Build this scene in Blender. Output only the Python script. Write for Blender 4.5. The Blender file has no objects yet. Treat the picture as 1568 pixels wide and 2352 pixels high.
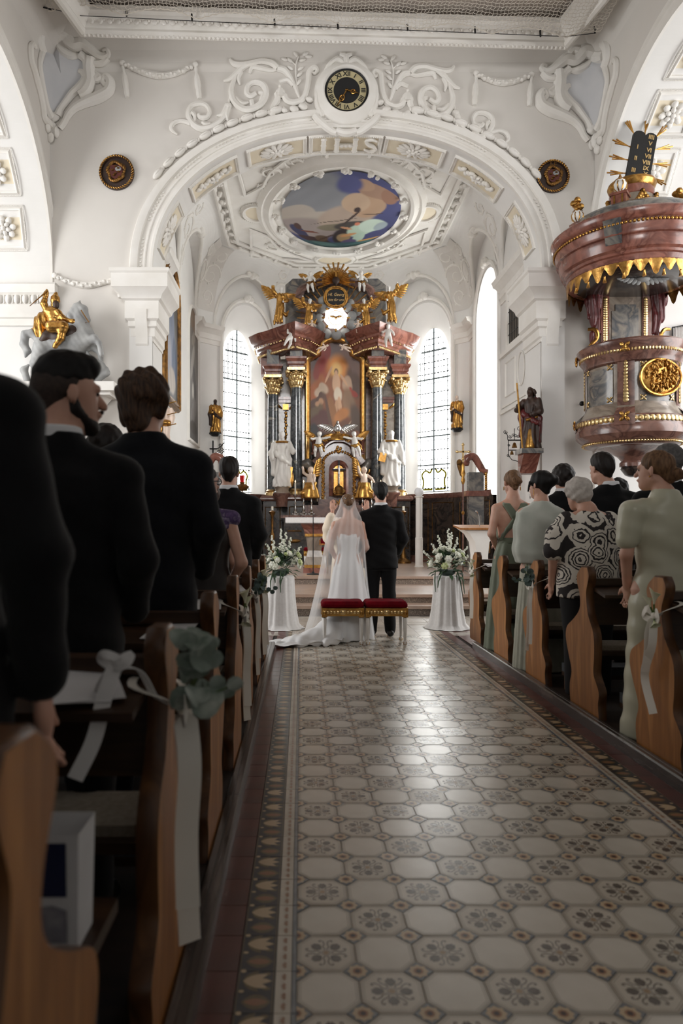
import bpy, bmesh, math, random
import numpy as np
from mathutils import Vector, Matrix
V = Vector
PI = math.pi
sc = bpy.context.scene
C = sc.collection
rnd = random.Random(7)

# ---------------------------------------------------------------- camera
F, VX, VY, H = 1600.0, 690.0, 1215.0, 1.25      # focal length, vanishing point (px), eye height
cam = bpy.data.cameras.new('camera'); camo = bpy.data.objects.new('camera', cam); C.objects.link(camo)
camo.location = (0, 0, H); camo.rotation_euler = (PI/2, 0, 0)
cam.sensor_fit = 'VERTICAL'; cam.sensor_height = 36.0; cam.lens = F*36/2352
cam.shift_x = (784-VX)/2352; cam.shift_y = (VY-1176)/2352
cam.clip_start = .05
cam.dof.use_dof = True; cam.dof.focus_distance = 8.3; cam.dof.aperture_fstop = 2.4
sc.camera = camo
# ---------------------------------------------------------------- world, daylight, aisle and altar fill
w = bpy.data.worlds.new('sky'); sc.world = w; w.use_nodes = True
w.node_tree.nodes['Background'].inputs[0].default_value = (.93, .965, 1, 1)
w.node_tree.nodes['Background'].inputs[1].default_value = 0.28
sc.view_settings.view_transform = 'Standard'; sc.view_settings.look = 'None'
sc.cycles.max_bounces = 7; sc.cycles.diffuse_bounces = 4; sc.cycles.glossy_bounces = 3; sc.cycles.caustics_reflective = False; sc.cycles.caustics_refractive = False
sc.view_settings.gamma = 1; sc.view_settings.exposure = 0.40; sc.view_settings.use_curve_mapping = False
def area_light(name, loc, target, sx, sy, power, col=(1, .985, .96)):
    l = bpy.data.lights.new(name, 'AREA'); l.shape = 'RECTANGLE'; l.size = sx; l.size_y = sy
    l.energy = power; l.color = col
    o = bpy.data.objects.new(name, l); C.objects.link(o); o.location = loc
    o.rotation_euler = (V(target)-V(loc)).to_track_quat('-Z', 'Y').to_euler()
    o.visible_camera = True
    return o
# daylight standing behind the glass of the three sanctuary windows
area_light('daylight_apse_left', (-2.45, 20.75, 4.6), (0.5, 17.8, 4.6), 2.8, 5.6, 470)
area_light('daylight_apse_right', (4.25, 20.75, 4.6), (1.3, 17.8, 4.6), 2.8, 5.6, 470)
area_light('daylight_chancel_right', (6.6, 17.2, 4.8), (1, 17.2, 4.3), 2.6, 6.0, 640)
# unseen area lights added on both sides, standing in for assumed aisle daylight
area_light('aisle_fill_left', (-9.4, 8.6, 4.6), (0, 8.6, 3.0), 5.0, 5.5, 520, (1, .99, .98))
area_light('aisle_fill_right', (9.9, 8.6, 4.6), (1, 9.6, 3.4), 5.0, 5.5, 440, (1, .99, .98))

# unseen fill lamp high behind the camera, added to brighten the altar front
area_light('rear_altar_fill', (.6, -5.7, 7.6), (.8, 18, 5.0), 4.0, 4.0, 85, (1, .99, .98)).data.spread = math.radians(48)

# ---------------------------------------------------------------- pixel helpers (a pixel is a direction; Y is the depth of what it touches)
def P(px, py, Y): return V(((px-VX)*Y/F, Y, H+(VY-py)*Y/F))
def G(px, py, z=0.0): return P(px, py, F*(H-z)/(py-VY))
def PX(px, Y): return (px-VX)*Y/F
def PZ(py, Y): return H+(VY-py)*Y/F

# ---------------------------------------------------------------- object helpers
WL = {}
def link(o, parent=None, wl=None):
    C.objects.link(o)
    if parent is not None:
        o.parent = parent; WL[o] = WL[parent]
    else:
        WL[o] = V(wl or (0, 0, 0)); o.location = WL[o]
    return o
def tag(o, label=None, cat=None, group=None, kind=None):
    for k, v in (('label', label), ('category', cat), ('group', group), ('kind', kind)):
        if v: o[k] = v
    return o
def thing(name, label, cat, loc=(0, 0, 0), group=None, kind=None):
    o = bpy.data.objects.new(name, None); o.empty_display_size = .1
    link(o, None, loc); return tag(o, label, cat, group, kind)
def struct(o): o['kind'] = 'structure'; return o

class MB:
    """collects vertices and faces in world space, then becomes one mesh object"""
    def __init__(s): s.v = []; s.f = []; s.m = []; s.cur = 0
    def mat(s, i): s.cur = i; return s
    def add(s, vs, fs):
        b = len(s.v); s.v += [tuple(p) for p in vs]
        for f in fs: s.f.append(tuple(b+i for i in f)); s.m.append(s.cur)
        return s
    def quad(s, a, b, c, d): return s.add([a, b, c, d], [(0, 1, 2, 3)])
    def box(s, c, h, rz=0.0, R=None):
        c = V(c); R = R or Matrix.Rotation(rz, 3, 'Z')
        vs = [c+R @ V((x*h[0], y*h[1], z*h[2])) for x in (-1, 1) for y in (-1, 1) for z in (-1, 1)]
        return s.add(vs, [(0, 1, 3, 2), (4, 6, 7, 5), (0, 4, 5, 1), (2, 3, 7, 6), (0, 2, 6, 4), (1, 5, 7, 3)])
    def b2(s, lo, hi): return s.box([(a+b)/2 for a, b in zip(lo, hi)], [abs(b-a)/2 for a, b in zip(lo, hi)])
    def lathe(s, prof, c=(0, 0, 0), n=20, a0=0.0, a1=2*PI, R=None, sx=1.0, sy=1.0, fl=None, cap=True):
        c = V(c); full = abs(a1-a0-2*PI) < 1e-6; k = n if full else n+1
        vs = []
        for r, z in prof:
            for i in range(k):
                a = a0+(a1-a0)*i/n; q = r*(1+(fl(a) if fl else 0))
                p = V((q*math.cos(a)*sx, q*math.sin(a)*sy, z)); vs.append(c+(R @ p if R else p))
        fs = []
        for j in range(len(prof)-1):
            for i in range(n):
                i2 = (i+1) % k
                fs.append((j*k+i, j*k+i2, (j+1)*k+i2, (j+1)*k+i))
        s.add(vs, fs)
        if full and cap:
            b = len(s.v)-len(vs)
            for j, rev in ((0, True), (len(prof)-1, False)):
                if prof[j][0] > 1e-4:
                    idx = [b+j*k+i for i in range(k)]
                    s.f.append(tuple(reversed(idx)) if rev else tuple(idx)); s.m.append(s.cur)
        return s
    def tube(s, pts, r, n=8, cap=True, flat=None, closed=False):
        pts = [V(p) for p in pts]; m = len(pts); R = [r]*m
        if hasattr(r, '__len__'):
            xs = np.linspace(0, len(r)-1, m); R = list(np.interp(xs, range(len(r)), r))
        up = None; vs = []
        for i in range(m):
            t = (pts[(i+1) % m]-pts[i-1]) if closed else (pts[min(i+1, m-1)]-pts[max(i-1, 0)])
            if t.length < 1e-9: t = V((0, 0, 1))
            t.normalize()
            if up is None:
                up = V((0, 0, 1)) if abs(t.z) < .9 else V((0, 1, 0))
            a = t.cross(up)
            if a.length < 1e-4: a = t.cross(V((1, .3, .2)))
            a.normalize(); up = a.cross(t).normalized()
            for j in range(n):
                th = 2*PI*j/n; d = a*math.cos(th)*R[i]+up*math.sin(th)*R[i]
                if flat: d -= flat[0]*(d.dot(flat[0]))*(1-flat[1])
                vs.append(pts[i]+d)
        fs = []
        for i in range(m if closed else m-1):
            i2 = (i+1) % m
            for j in range(n):
                j2 = (j+1) % n
                fs.append((i*n+j, i*n+j2, i2*n+j2, i2*n+j))
        if cap and not closed: fs += [tuple(range(n-1, -1, -1)), tuple((m-1)*n+j for j in range(n))]
        return s.add(vs, fs)
    def ell(s, c, r, n=10, m=7, R=None):
        pr = [(max(math.sin(PI*j/m), 1e-5), -math.cos(PI*j/m)) for j in range(m+1)]
        c = V(c); vs = []
        for q, z in pr:
            for i in range(n):
                p = V((q*math.cos(2*PI*i/n)*r[0], q*math.sin(2*PI*i/n)*r[1], z*r[2])); vs.append(c+(R @ p if R else p))
        return s.add(vs, [(j*n+i, j*n+(i+1) % n, (j+1)*n+(i+1) % n, (j+1)*n+i) for j in range(m) for i in range(n)])
    def prism(s, poly, ax):
        """poly: list of world points (planar), ax: extrusion vector"""
        ax = V(ax); n = len(poly); a = [V(p) for p in poly]; b = [p+ax for p in a]
        return s.add(a+b, [tuple(range(n-1, -1, -1)), tuple(range(n, 2*n))]+[(i, (i+1) % n, n+(i+1) % n, n+i) for i in range(n)])
    def sweep(s, path, prof, up=(0, 0, 1), cap=False, closed=False):
        """prof: (out, up) pairs swept along path; out is to the right of travel seen along -up unless side given"""
        up = V(up); path = [V(p) for p in path]; m = len(path); k = len(prof); vs = []
        for i in range(m):
            if closed: d0 = path[i]-path[i-1]; d1 = path[(i+1) % m]-path[i]
            else: d0 = path[i]-path[max(i-1, 0)]; d1 = path[min(i+1, m-1)]-path[i]
            if d0.length < 1e-9: d0 = d1
            if d1.length < 1e-9: d1 = d0
            n0 = d0.normalized().cross(up); n1 = d1.normalized().cross(up)
            if n0.length < 1e-6: n0 = n1
            n0.normalize(); n1.normalize(); nn = n0+n1
            nn = nn/max(nn.length_squared/2, .3) if nn.length > 1e-6 else n0
            vs += [path[i]+nn*o+up*u for o, u in prof]
        return s.add(vs, [(i*k+j, ((i+1) % m)*k+j, ((i+1) % m)*k+j+1, i*k+j+1) for i in range(m if closed else m-1) for j in range(k-1)]+([tuple(range(k)), tuple((m-1)*k+j for j in range(k))] if cap else []))
    def grid(s, fn, nu, nv, wrap=False):
        vs = [fn(i/(nu if wrap else nu-1), j/(nv-1)) for i in range(nu) for j in range(nv)]
        return s.add(vs, [(i*nv+j, ((i+1) % nu)*nv+j, ((i+1) % nu)*nv+j+1, i*nv+j+1) for i in range(nu if wrap else nu-1) for j in range(nv-1)])
    def mesh(s, name, mats, off=(0, 0, 0), ang=40):
        me = bpy.data.meshes.new(name); o = V(off)
        me.from_pydata([(x-o.x, y-o.y, z-o.z) for x, y, z in s.v], [], s.f)
        for mm in (mats if isinstance(mats, (list, tuple)) else [mats]): me.materials.append(mm)
        if any(s.m): me.polygons.foreach_set('material_index', s.m)
        if ang:
            me.polygons.foreach_set('use_smooth', [True]*len(s.f)); me.set_sharp_from_angle(angle=math.radians(ang))
        return me
    def build(s, name, mats, parent=None, ang=40, base=True):
        if parent is not None: off = WL[parent]
        elif base and s.v:
            a = np.array(s.v); lo = a.min(0); hi = a.max(0); off = V(((lo[0]+hi[0])/2, (lo[1]+hi[1])/2, lo[2]))
        else: off = V((0, 0, 0))
        o = bpy.data.objects.new(name, s.mesh(name, mats, off, ang))
        return link(o, parent, off)
def dup(o, parent=None, loc=None, rz=None, scale=None):
    c = o.copy(); C.objects.link(c); c.parent = parent
    if loc is not None: c.location = loc
    if rz is not None: c.rotation_euler = (0, 0, rz)
    if scale is not None: c.scale = scale
    for ch in o.children: dup(ch, c)
    WL[c] = V(loc) if loc is not None else V((0, 0, 0))
    return c
def cr(pts, k=6, closed=False):
    """Catmull-Rom through points"""
    P_ = [V(p) for p in pts]; n = len(P_); out = []
    for i in range(n if closed else n-1):
        p0 = P_[i-1] if (closed or i > 0) else P_[0]*2-P_[1]
        p1 = P_[i]; p2 = P_[(i+1) % n]; p3 = P_[(i+2) % n] if (closed or i+2 < n) else P_[-1]*2-P_[-2]
        for j in range(k):
            t = j/k
            out.append(.5*((2*p1)+(p2-p0)*t+(2*p0-5*p1+4*p2-p3)*t*t+(3*p1-p0-3*p2+p3)*t**3))
    if not closed: out.append(P_[-1])
    return out
def spiral(cx, cy, r0, r1, a0, turns, n=22):
    return [(cx+(r0+(r1-r0)*i/n)*math.cos(a0+2*PI*turns*i/n), cy+(r0+(r1-r0)*i/n)*math.sin(a0+2*PI*turns*i/n)) for i in range(n+1)]

# ---------------------------------------------------------------- signed-distance sculpting (smooth unions, surface nets)
class SDF:
    def __init__(s): s.p = []
    def _add(s, fn, lo, hi, k, op): s.p.append((fn, np.array(lo, float), np.array(hi, float), k, op)); return s
    def rc(s, a, b, ra, rb=None, k=.02, op='u'):
        a = np.array(a, float); b = np.array(b, float); rb = ra if rb is None else rb
        def fn(X, Y, Z):
            ba = b-a; l2 = max(ba@ba, 1e-9)
            t = np.clip(((X-a[0])*ba[0]+(Y-a[1])*ba[1]+(Z-a[2])*ba[2])/l2, 0, 1)
            return np.sqrt((X-a[0]-t*ba[0])**2+(Y-a[1]-t*ba[1])**2+(Z-a[2]-t*ba[2])**2)-(ra+(rb-ra)*t)
        m = max(ra, rb)
        return s._add(fn, np.minimum(a, b)-m, np.maximum(a, b)+m, k, op)
    def chain(s, pts, rs, k=.02):
        for i in range(len(pts)-1): s.rc(pts[i], pts[i+1], rs[i], rs[i+1], k)
        return s
    def ell(s, c, r, k=.02, R=None, op='u'):
        c = np.array(c, float); r = np.array(r, float); M_ = np.array(R) if R is not None else None
        def fn(X, Y, Z):
            x, y, z = X-c[0], Y-c[1], Z-c[2]
            if M_ is not None:
                x, y, z = (M_[0][0]*x+M_[1][0]*y+M_[2][0]*z, M_[0][1]*x+M_[1][1]*y+M_[2][1]*z, M_[0][2]*x+M_[1][2]*y+M_[2][2]*z)
            k0 = np.sqrt((x/r[0])**2+(y/r[1])**2+(z/r[2])**2); k1 = np.sqrt((x/r[0]**2)**2+(y/r[1]**2)**2+(z/r[2]**2)**2)
            return k0*(k0-1)/np.maximum(k1, 1e-6)
        m = r if M_ is None else np.array([r.max()]*3)
        return s._add(fn, c-m, c+m, k, op)
    def stack(s, secs, k=.02, op='u', n=0, amp=0.0, ph=0.0, pw=2.0):
        """secs: (x, y, z, rx, ry) horizontal ellipses; n/amp: vertical folds"""
        q = np.array(secs, float); q = q[np.argsort(q[:, 2])]
        def fn(X, Y, Z):
            zz = np.clip(Z, q[0, 2], q[-1, 2])
            cx, cy, rx, ry = (np.interp(zz.ravel(), q[:, 2], q[:, i]).reshape(zz.shape) for i in (0, 1, 3, 4))
            x = X-cx; y = Y-cy
            rho = ((np.abs(x)/rx)**pw+(np.abs(y)/ry)**pw)**(1/pw)
            if n:
                th = np.arctan2(y/ry, x/rx); rho = rho-amp*np.sin(n*th+ph+2*np.sin(th*2+ph))
            d = (rho-1)*np.minimum(rx, ry)
            dz = np.maximum(np.maximum(q[0, 2]-Z, Z-q[-1, 2]), -10)
            return np.where(dz > 0, np.sqrt(np.maximum(d, 0)**2+dz**2), np.maximum(d, dz))
        mx = max(q[:, 3].max(), q[:, 4].max())*1.15
        lo = [(q[:, 0]-q[:, 3]).min()*1-.02-abs(amp)*mx, (q[:, 1]-q[:, 4]).min()-.02-abs(amp)*mx, q[0, 2]]
        hi = [(q[:, 0]+q[:, 3]).max()+.02+abs(amp)*mx, (q[:, 1]+q[:, 4]).max()+.02+abs(amp)*mx, q[-1, 2]]
        return s._add(fn, lo, hi, k, op)
    def half(s, p, n, k=.005):
        """cut away the side the normal n points to"""
        p = np.array(p, float); n = np.array(n, float); n = n/np.linalg.norm(n)
        def fn(X, Y, Z): return -((X-p[0])*n[0]+(Y-p[1])*n[1]+(Z-p[2])*n[2])
        return s._add(fn, [-1e3]*3, [1e3]*3, k, 's')
    def solve(s, res, disp=None):
        us = [p for p in s.p if p[4] == 'u']
        lo = np.min([p[1] for p in us], 0)-3*res; hi = np.max([p[2] for p in us], 0)+3*res
        n = np.ceil((hi-lo)/res).astype(int)+1
        ax = [lo[i]+res*np.arange(n[i]) for i in range(3)]
        D = np.full(tuple(n), .2, dtype=np.float64)
        for fn, a, b, k, op in s.p:
            m = max(k, res)*1.5+3*res
            i0 = np.clip(np.floor((a-m-lo)/res).astype(int), 0, n-1); i1 = np.clip(np.ceil((b+m-lo)/res).astype(int)+1, 1, n)
            if np.any(i1 <= i0): continue
            sl = tuple(slice(i0[i], i1[i]) for i in range(3))
            X, Y, Z = np.meshgrid(*(ax[i][sl[i]] for i in range(3)), indexing='ij')
            d = fn(X, Y, Z); o = D[sl]
            if op == 'u':
                h = np.maximum(k-np.abs(o-d), 0)/max(k, 1e-6); D[sl] = np.minimum(o, d)-h*h*k*.25
            else:
                d = -d; h = np.maximum(k-np.abs(o-d), 0)/max(k, 1e-6); D[sl] = np.maximum(o, d)+h*h*k*.25
        if disp is not None:
            X, Y, Z = np.meshgrid(*ax, indexing='ij'); D = D+disp(X, Y, Z)
        return D, lo
    def data(s, res, disp=None):
        D, lo = s.solve(res, disp); I = D < 0
        nx, ny, nz = D.shape
        c = np.zeros((nx-1, ny-1, nz-1), int)
        offs = [(i, j, k) for i in (0, 1) for j in (0, 1) for k in (0, 1)]
        for i, j, k in offs: c += I[i:nx-1+i, j:ny-1+j, k:nz-1+k]
        act = (c > 0) & (c < 8); idx = np.full(act.shape, -1); A = np.argwhere(act); idx[act] = np.arange(len(A))
        vals = np.stack([D[A[:, 0]+o[0], A[:, 1]+o[1], A[:, 2]+o[2]] for o in offs], 1)
        S = np.zeros((len(A), 3)); N = np.zeros(len(A))
        for a in range(8):
            for b in range(a+1, 8):
                if sum(abs(offs[a][q]-offs[b][q]) for q in range(3)) != 1: continue
                va, vb = vals[:, a], vals[:, b]; mk = (va < 0) != (vb < 0)
                t = np.where(mk, va/np.where(mk, va-vb, 1), 0)[:, None]
                S += np.where(mk[:, None], np.array(offs[a])+t*(np.array(offs[b])-np.array(offs[a])), 0); N += mk
        vt = lo+res*(A+S/np.maximum(N, 1)[:, None])
        fs = []
        for axis in range(3):
            sl0 = [slice(1, -1)]*3; sl1 = [slice(1, -1)]*3; sl0[axis] = slice(0, -1); sl1[axis] = slice(1, None)
            a = I[tuple(sl0)]; b = I[tuple(sl1)]; E = np.argwhere(a != b); fl = a[a != b]
            e = E.copy(); 
            for q in range(3):
                if q != axis: e[:, q] += 1
            u, w_ = [(1, 2), (2, 0), (0, 1)][axis]
            def cell(du, dw):
                g = e.copy(); g[:, u] -= du; g[:, w_] -= dw; return idx[g[:, 0], g[:, 1], g[:, 2]]
            q4 = np.stack([cell(1, 1), cell(0, 1), cell(0, 0), cell(1, 0)], 1)
            q4[~fl] = q4[~fl][:, ::-1]; fs.append(q4)
        return vt, np.concatenate(fs)
    def build(s, name, mats, parent=None, res=.012, disp=None, xf=None):
        vt, fs = s.data(res, disp)
        if xf is not None: vt = np.array([tuple(xf @ V(p)) for p in vt])
        if parent is not None: off = WL[parent]
        else: off = V(((vt[:, 0].min()+vt[:, 0].max())/2, (vt[:, 1].min()+vt[:, 1].max())/2, vt[:, 2].min()))
        me = bpy.data.meshes.new(name); me.vertices.add(len(vt)); me.vertices.foreach_set('co', (vt-np.array(off)).ravel())
        me.loops.add(fs.size); me.loops.foreach_set('vertex_index', fs.ravel().astype(np.int32))
        me.polygons.add(len(fs)); me.polygons.foreach_set('loop_start', np.arange(0, fs.size, 4, dtype=np.int32))
        me.update(calc_edges=True)
        me.polygons.foreach_set('use_smooth', np.ones(len(fs), bool))
        me.materials.append(mats)
        return link(bpy.data.objects.new(name, me), parent, off)

# ---------------------------------------------------------------- materials
def lin(c): return tuple((x/255/12.92 if x/255 <= .04045 else ((x/255+.055)/1.055)**2.4) for x in c[:3])+(1,)
MT = {}
def M(name, c1, c2=None, scale=4.0, rough=.5, metal=0.0, bump=0.0, st=(1, 1, 1), detail=5, lo=.3, hi=.7, kind='noise', dist=0.0, coat=0.0, spec=.5, sheen=0.0, bscale=None, bdist=.01, alpha=1.0, trans=0.0):
    m = bpy.data.materials.new(name); m.use_nodes = True; nt = m.node_tree; b = nt.nodes['Principled BSDF']
    b.inputs['Base Color'].default_value = lin(c1); b.inputs['Roughness'].default_value = rough; b.inputs['Metallic'].default_value = metal
    b.inputs['Specular IOR Level'].default_value = spec; b.inputs['Coat Weight'].default_value = coat; b.inputs['Sheen Weight'].default_value = sheen
    b.inputs['Alpha'].default_value = alpha; b.inputs['Transmission Weight'].default_value = trans
    N = nt.nodes.new; L = nt.links.new
    if c2 is not None or bump:
        tc = N('ShaderNodeTexCoord'); mp = N('ShaderNodeMapping'); mp.inputs['Scale'].default_value = st; L(tc.outputs['Object'], mp.inputs[0])
        if kind == 'wave': t = N('ShaderNodeTexWave'); t.inputs['Distortion'].default_value = dist or 6; t.inputs['Detail'].default_value = 3; t.inputs['Detail Scale'].default_value = 1.2
        elif kind == 'vor': t = N('ShaderNodeTexVoronoi')
        else: t = N('ShaderNodeTexNoise'); t.inputs['Detail'].default_value = detail; t.inputs['Distortion'].default_value = dist
        t.inputs['Scale'].default_value = scale; L(mp.outputs[0], t.inputs['Vector'])
        out = t.outputs['Distance'] if kind == 'vor' else t.outputs[1] if kind == 'wave' else t.outputs[0]
        if c2 is not None:
            r = N('ShaderNodeValToRGB'); r.color_ramp.elements[0].position = lo; r.color_ramp.elements[1].position = hi
            cs = [c1]+(list(c2) if isinstance(c2, list) else [c2])
            r.color_ramp.elements[0].color = lin(cs[0]); r.color_ramp.elements[1].color = lin(cs[-1])
            for i, c in enumerate(cs[1:-1]): r.color_ramp.elements.new(lo+(hi-lo)*(i+1)/(len(cs)-1)).color = lin(c)
            L(out, r.inputs[0]); L(r.outputs[0], b.inputs['Base Color'])
        if bump:
            if bscale:
                t2 = N('ShaderNodeTexNoise'); t2.inputs['Scale'].default_value = bscale; t2.inputs['Detail'].default_value = 4; L(mp.outputs[0], t2.inputs['Vector']); out = t2.outputs[0]
            bp = N('ShaderNodeBump'); bp.inputs['Strength'].default_value = bump; bp.inputs['Distance'].default_value = bdist; L(out, bp.inputs['Height']); L(bp.outputs[0], b.inputs['Normal'])
    MT[name] = m; return m
M('plaster', (226, 224, 220), (234, 232, 229), 1.2, rough=.9, bump=.05, bscale=30)
M('plaster_grey', (214, 209, 203), (221, 217, 211), .8, rough=.9, bump=.04, bscale=25)
M('stucco', (236, 233, 228), (228, 224, 217), 3, rough=.8, bump=.06, bscale=40)
M('stucco_cream', (233, 222, 200), (226, 214, 190), 2, rough=.85)
M('stucco_blue', (200, 201, 204), (208, 208, 210), 2, rough=.85)
M('stucco_warm', (222, 213, 203), (231, 224, 214), 6, rough=.85, bump=.5, bscale=14, bdist=.03)
M('ceiling_warm', (186, 174, 162), (166, 155, 146), 1.5, rough=.9)
M('gold', (206, 160, 88), (148, 102, 48), 16, rough=.3, metal=.93, bump=.35, bscale=45, bdist=.006)
M('gold_pale', (228, 202, 150), (188, 152, 98), 16, rough=.28, metal=.93, bump=.3, bscale=60, bdist=.005)
M('gold_dark', (150, 108, 54), (84, 58, 30), 14, rough=.4, metal=.8, bump=.3, bscale=60, bdist=.004)
M('marble_red', (120, 71, 59), [(143, 92, 78), (102, 60, 50), (160, 112, 97)], 2.2, rough=.25, dist=1.5, detail=8, coat=.2)
M('marble_brown', (104, 72, 62), [(128, 92, 80), (88, 60, 53), (140, 104, 92)], 2.6, rough=.25, dist=1.8, detail=8, coat=.2)
M('marble_grey', (92, 92, 92), [(128, 122, 114), (72, 74, 78), (150, 138, 122)], 1.7, rough=.25, dist=2.2, detail=9, coat=.2)
M('marble_taupe', (128, 116, 104), [(150, 138, 124), (112, 98, 86), (166, 150, 134)], 1.6, rough=.3, dist=2.0, detail=8, coat=.2)
M('marble_column', (38, 44, 50), [(92, 96, 98), (48, 54, 60), (150, 146, 136)], 1.3, rough=.12, dist=2.6, detail=8, coat=.5, st=(1, 1, 1.8))
M('marble_dark', (38, 34, 32), [(66, 56, 50), (30, 28, 28), (84, 70, 58)], 2.4, rough=.25, dist=2, detail=8, coat=.2)
M('white_stone', (236, 234, 230), (222, 218, 212), 5, rough=.5, bump=.1, bscale=20)
M('flesh_stone', (226, 206, 190), (214, 190, 172), 5, rough=.5)
M('grey_stone', (172, 172, 170), (140, 141, 141), 5, rough=.6, bump=.2, bscale=18)
M('dark_wood_carving', (66, 44, 32), (40, 28, 24), 9, rough=.5, bump=.2, bscale=40)
M('oak', (182, 120, 62), [(152, 97, 46), (198, 137, 78)], 3.0, rough=.42, st=(5, 5, .55), detail=6, lo=.25, hi=.75, bump=.05, dist=.6)
M('oak_edge', (98, 62, 33), [(74, 46, 24), (112, 74, 42)], 3.0, rough=.4, st=(5, 5, .6), detail=6, bump=.05, dist=.6)
M('oak_dark', (64, 43, 27), [(50, 33, 21), (76, 52, 33)], 3.0, rough=.4, st=(.6, 6, 6), detail=6, bump=.05, dist=.6)
M('rail_wood', (86, 76, 70), [(64, 56, 52), (104, 94, 88)], 3.0, rough=.25, spec=.8, st=(6, .6, 6), detail=6, bump=.15)
M('iron', (26, 26, 28), (40, 38, 38), 20, rough=.5, metal=.6)
M('lead', (96, 106, 110), rough=.5)
M('black', (10, 10, 11), rough=.6)
M('paper', (226, 224, 224), (214, 212, 212), 8, rough=.8)
M('linen', (232, 230, 228), (222, 219, 216), 30, rough=.85)
M('wax', (240, 236, 222), rough=.5)
M('silver', (208, 206, 204), rough=.2, metal=1.0)
M('red_velvet', (116, 8, 24), (80, 4, 15), 14, rough=.95, spec=.1)
M('red_glass', (200, 12, 16), rough=.1)
# ================================================================= THE BUILDING
M('tile_cream', (216, 209, 196), (202, 194, 180), 6, rough=.27, spec=.95)
M('tile_cream_warm', (206, 197, 182), (192, 182, 166), 6, rough=.27, spec=.95)
M('tile_line', (132, 118, 100), rough=.27, spec=.95)
M('tile_petal', (92, 83, 75), (76, 68, 61), 30, rough=.27, spec=.95)
M('tile_tan', (160, 132, 100), rough=.27, spec=.95)
M('tile_blue', (112, 117, 124), (96, 101, 108), 20, rough=.27, spec=.95)
M('tile_navy', (50, 48, 52), (40, 38, 42), 20, rough=.35, spec=.55)
M('tile_olive', (112, 94, 62), (92, 76, 48), 30, rough=.35, spec=.55)
M('tile_lotus', (196, 172, 138), rough=.3, spec=.55)
M('tile_dot', (44, 26, 24), rough=.3)
M('tile_rust', (150, 104, 74), rough=.3)
M('tile_red', (98, 44, 34), (76, 33, 26), 5, rough=.33, spec=.55)
M('tile_pale', (186, 178, 166), (160, 150, 138), 7, rough=.27, spec=.95)
M('grout', (58, 50, 46), (44, 38, 36), 9, rough=.8)
M('granite', (150, 134, 120), [(96, 84, 76), (170, 154, 138)], 55, rough=.35, detail=6, lo=.35, hi=.65)
M('step_stone', (182, 156, 138), (160, 138, 124), 4, rough=.3)
M('pew_floor', (50, 36, 28), (38, 28, 22), 4, rough=.5, st=(.5, 6, 6))

# ---- floor: grout bed and every tile of the aisle runner
fl = MB(); fl.b2((-10, -5, -.25), (10.6, 10.12, -.010)); fl.b2((-10, 10.1, -.25), (-2.6, 13.2, -.010)); fl.b2((4.5, 10.1, -.25), (10.6, 13.2, -.010))
floor = struct(fl.build('floor', MT['grout'], base=False))
TS = .1722; TX0 = -.011; TY0 = 1.883-TS/2-TS*4
def ngon(s, cut, z, R=1.0):
    h = s/2*R; c = s*cut*R
    return [(-h+c, -h, z), (h-c, -h, z), (h, -h+c, z), (h, h-c, z), (h-c, h, z), (-h+c, h, z), (-h, h-c, z), (-h, -h+c, z)]
def slab(m, top, z=0.0, d=.011, bev=.0012):
    """a tile: poly outline with softened top edge"""
    cx = sum(p[0] for p in top)/len(top); cy = sum(p[1] for p in top)/len(top); n = len(top)
    def ins(p, e): L_ = math.hypot(p[0]-cx, p[1]-cy); return (p[0]-(p[0]-cx)/L_*e, p[1]-(p[1]-cy)/L_*e)
    a = [(*ins(p, bev), z) for p in top]; b = [(p[0], p[1], z-bev) for p in top]; c = [(p[0], p[1], z-d) for p in top]
    fs = [tuple(range(n))]
    for i in range(n): j = (i+1) % n; fs += [(n+i, n+j, j, i), (2*n+i, 2*n+j, n+j, n+i)]
    return m.add(a+b+c, fs)
def ring2(m, outer, inner, z):
    n = len(outer); m.add([(*p[:2], z) for p in outer]+[(*p[:2], z) for p in inner], [(i, (i+1) % n, n+(i+1) % n, n+i) for i in range(n)])
def blob2(m, pts, z): m.add([(x, y, z) for x, y in pts], [tuple(range(len(pts)))])
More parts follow.
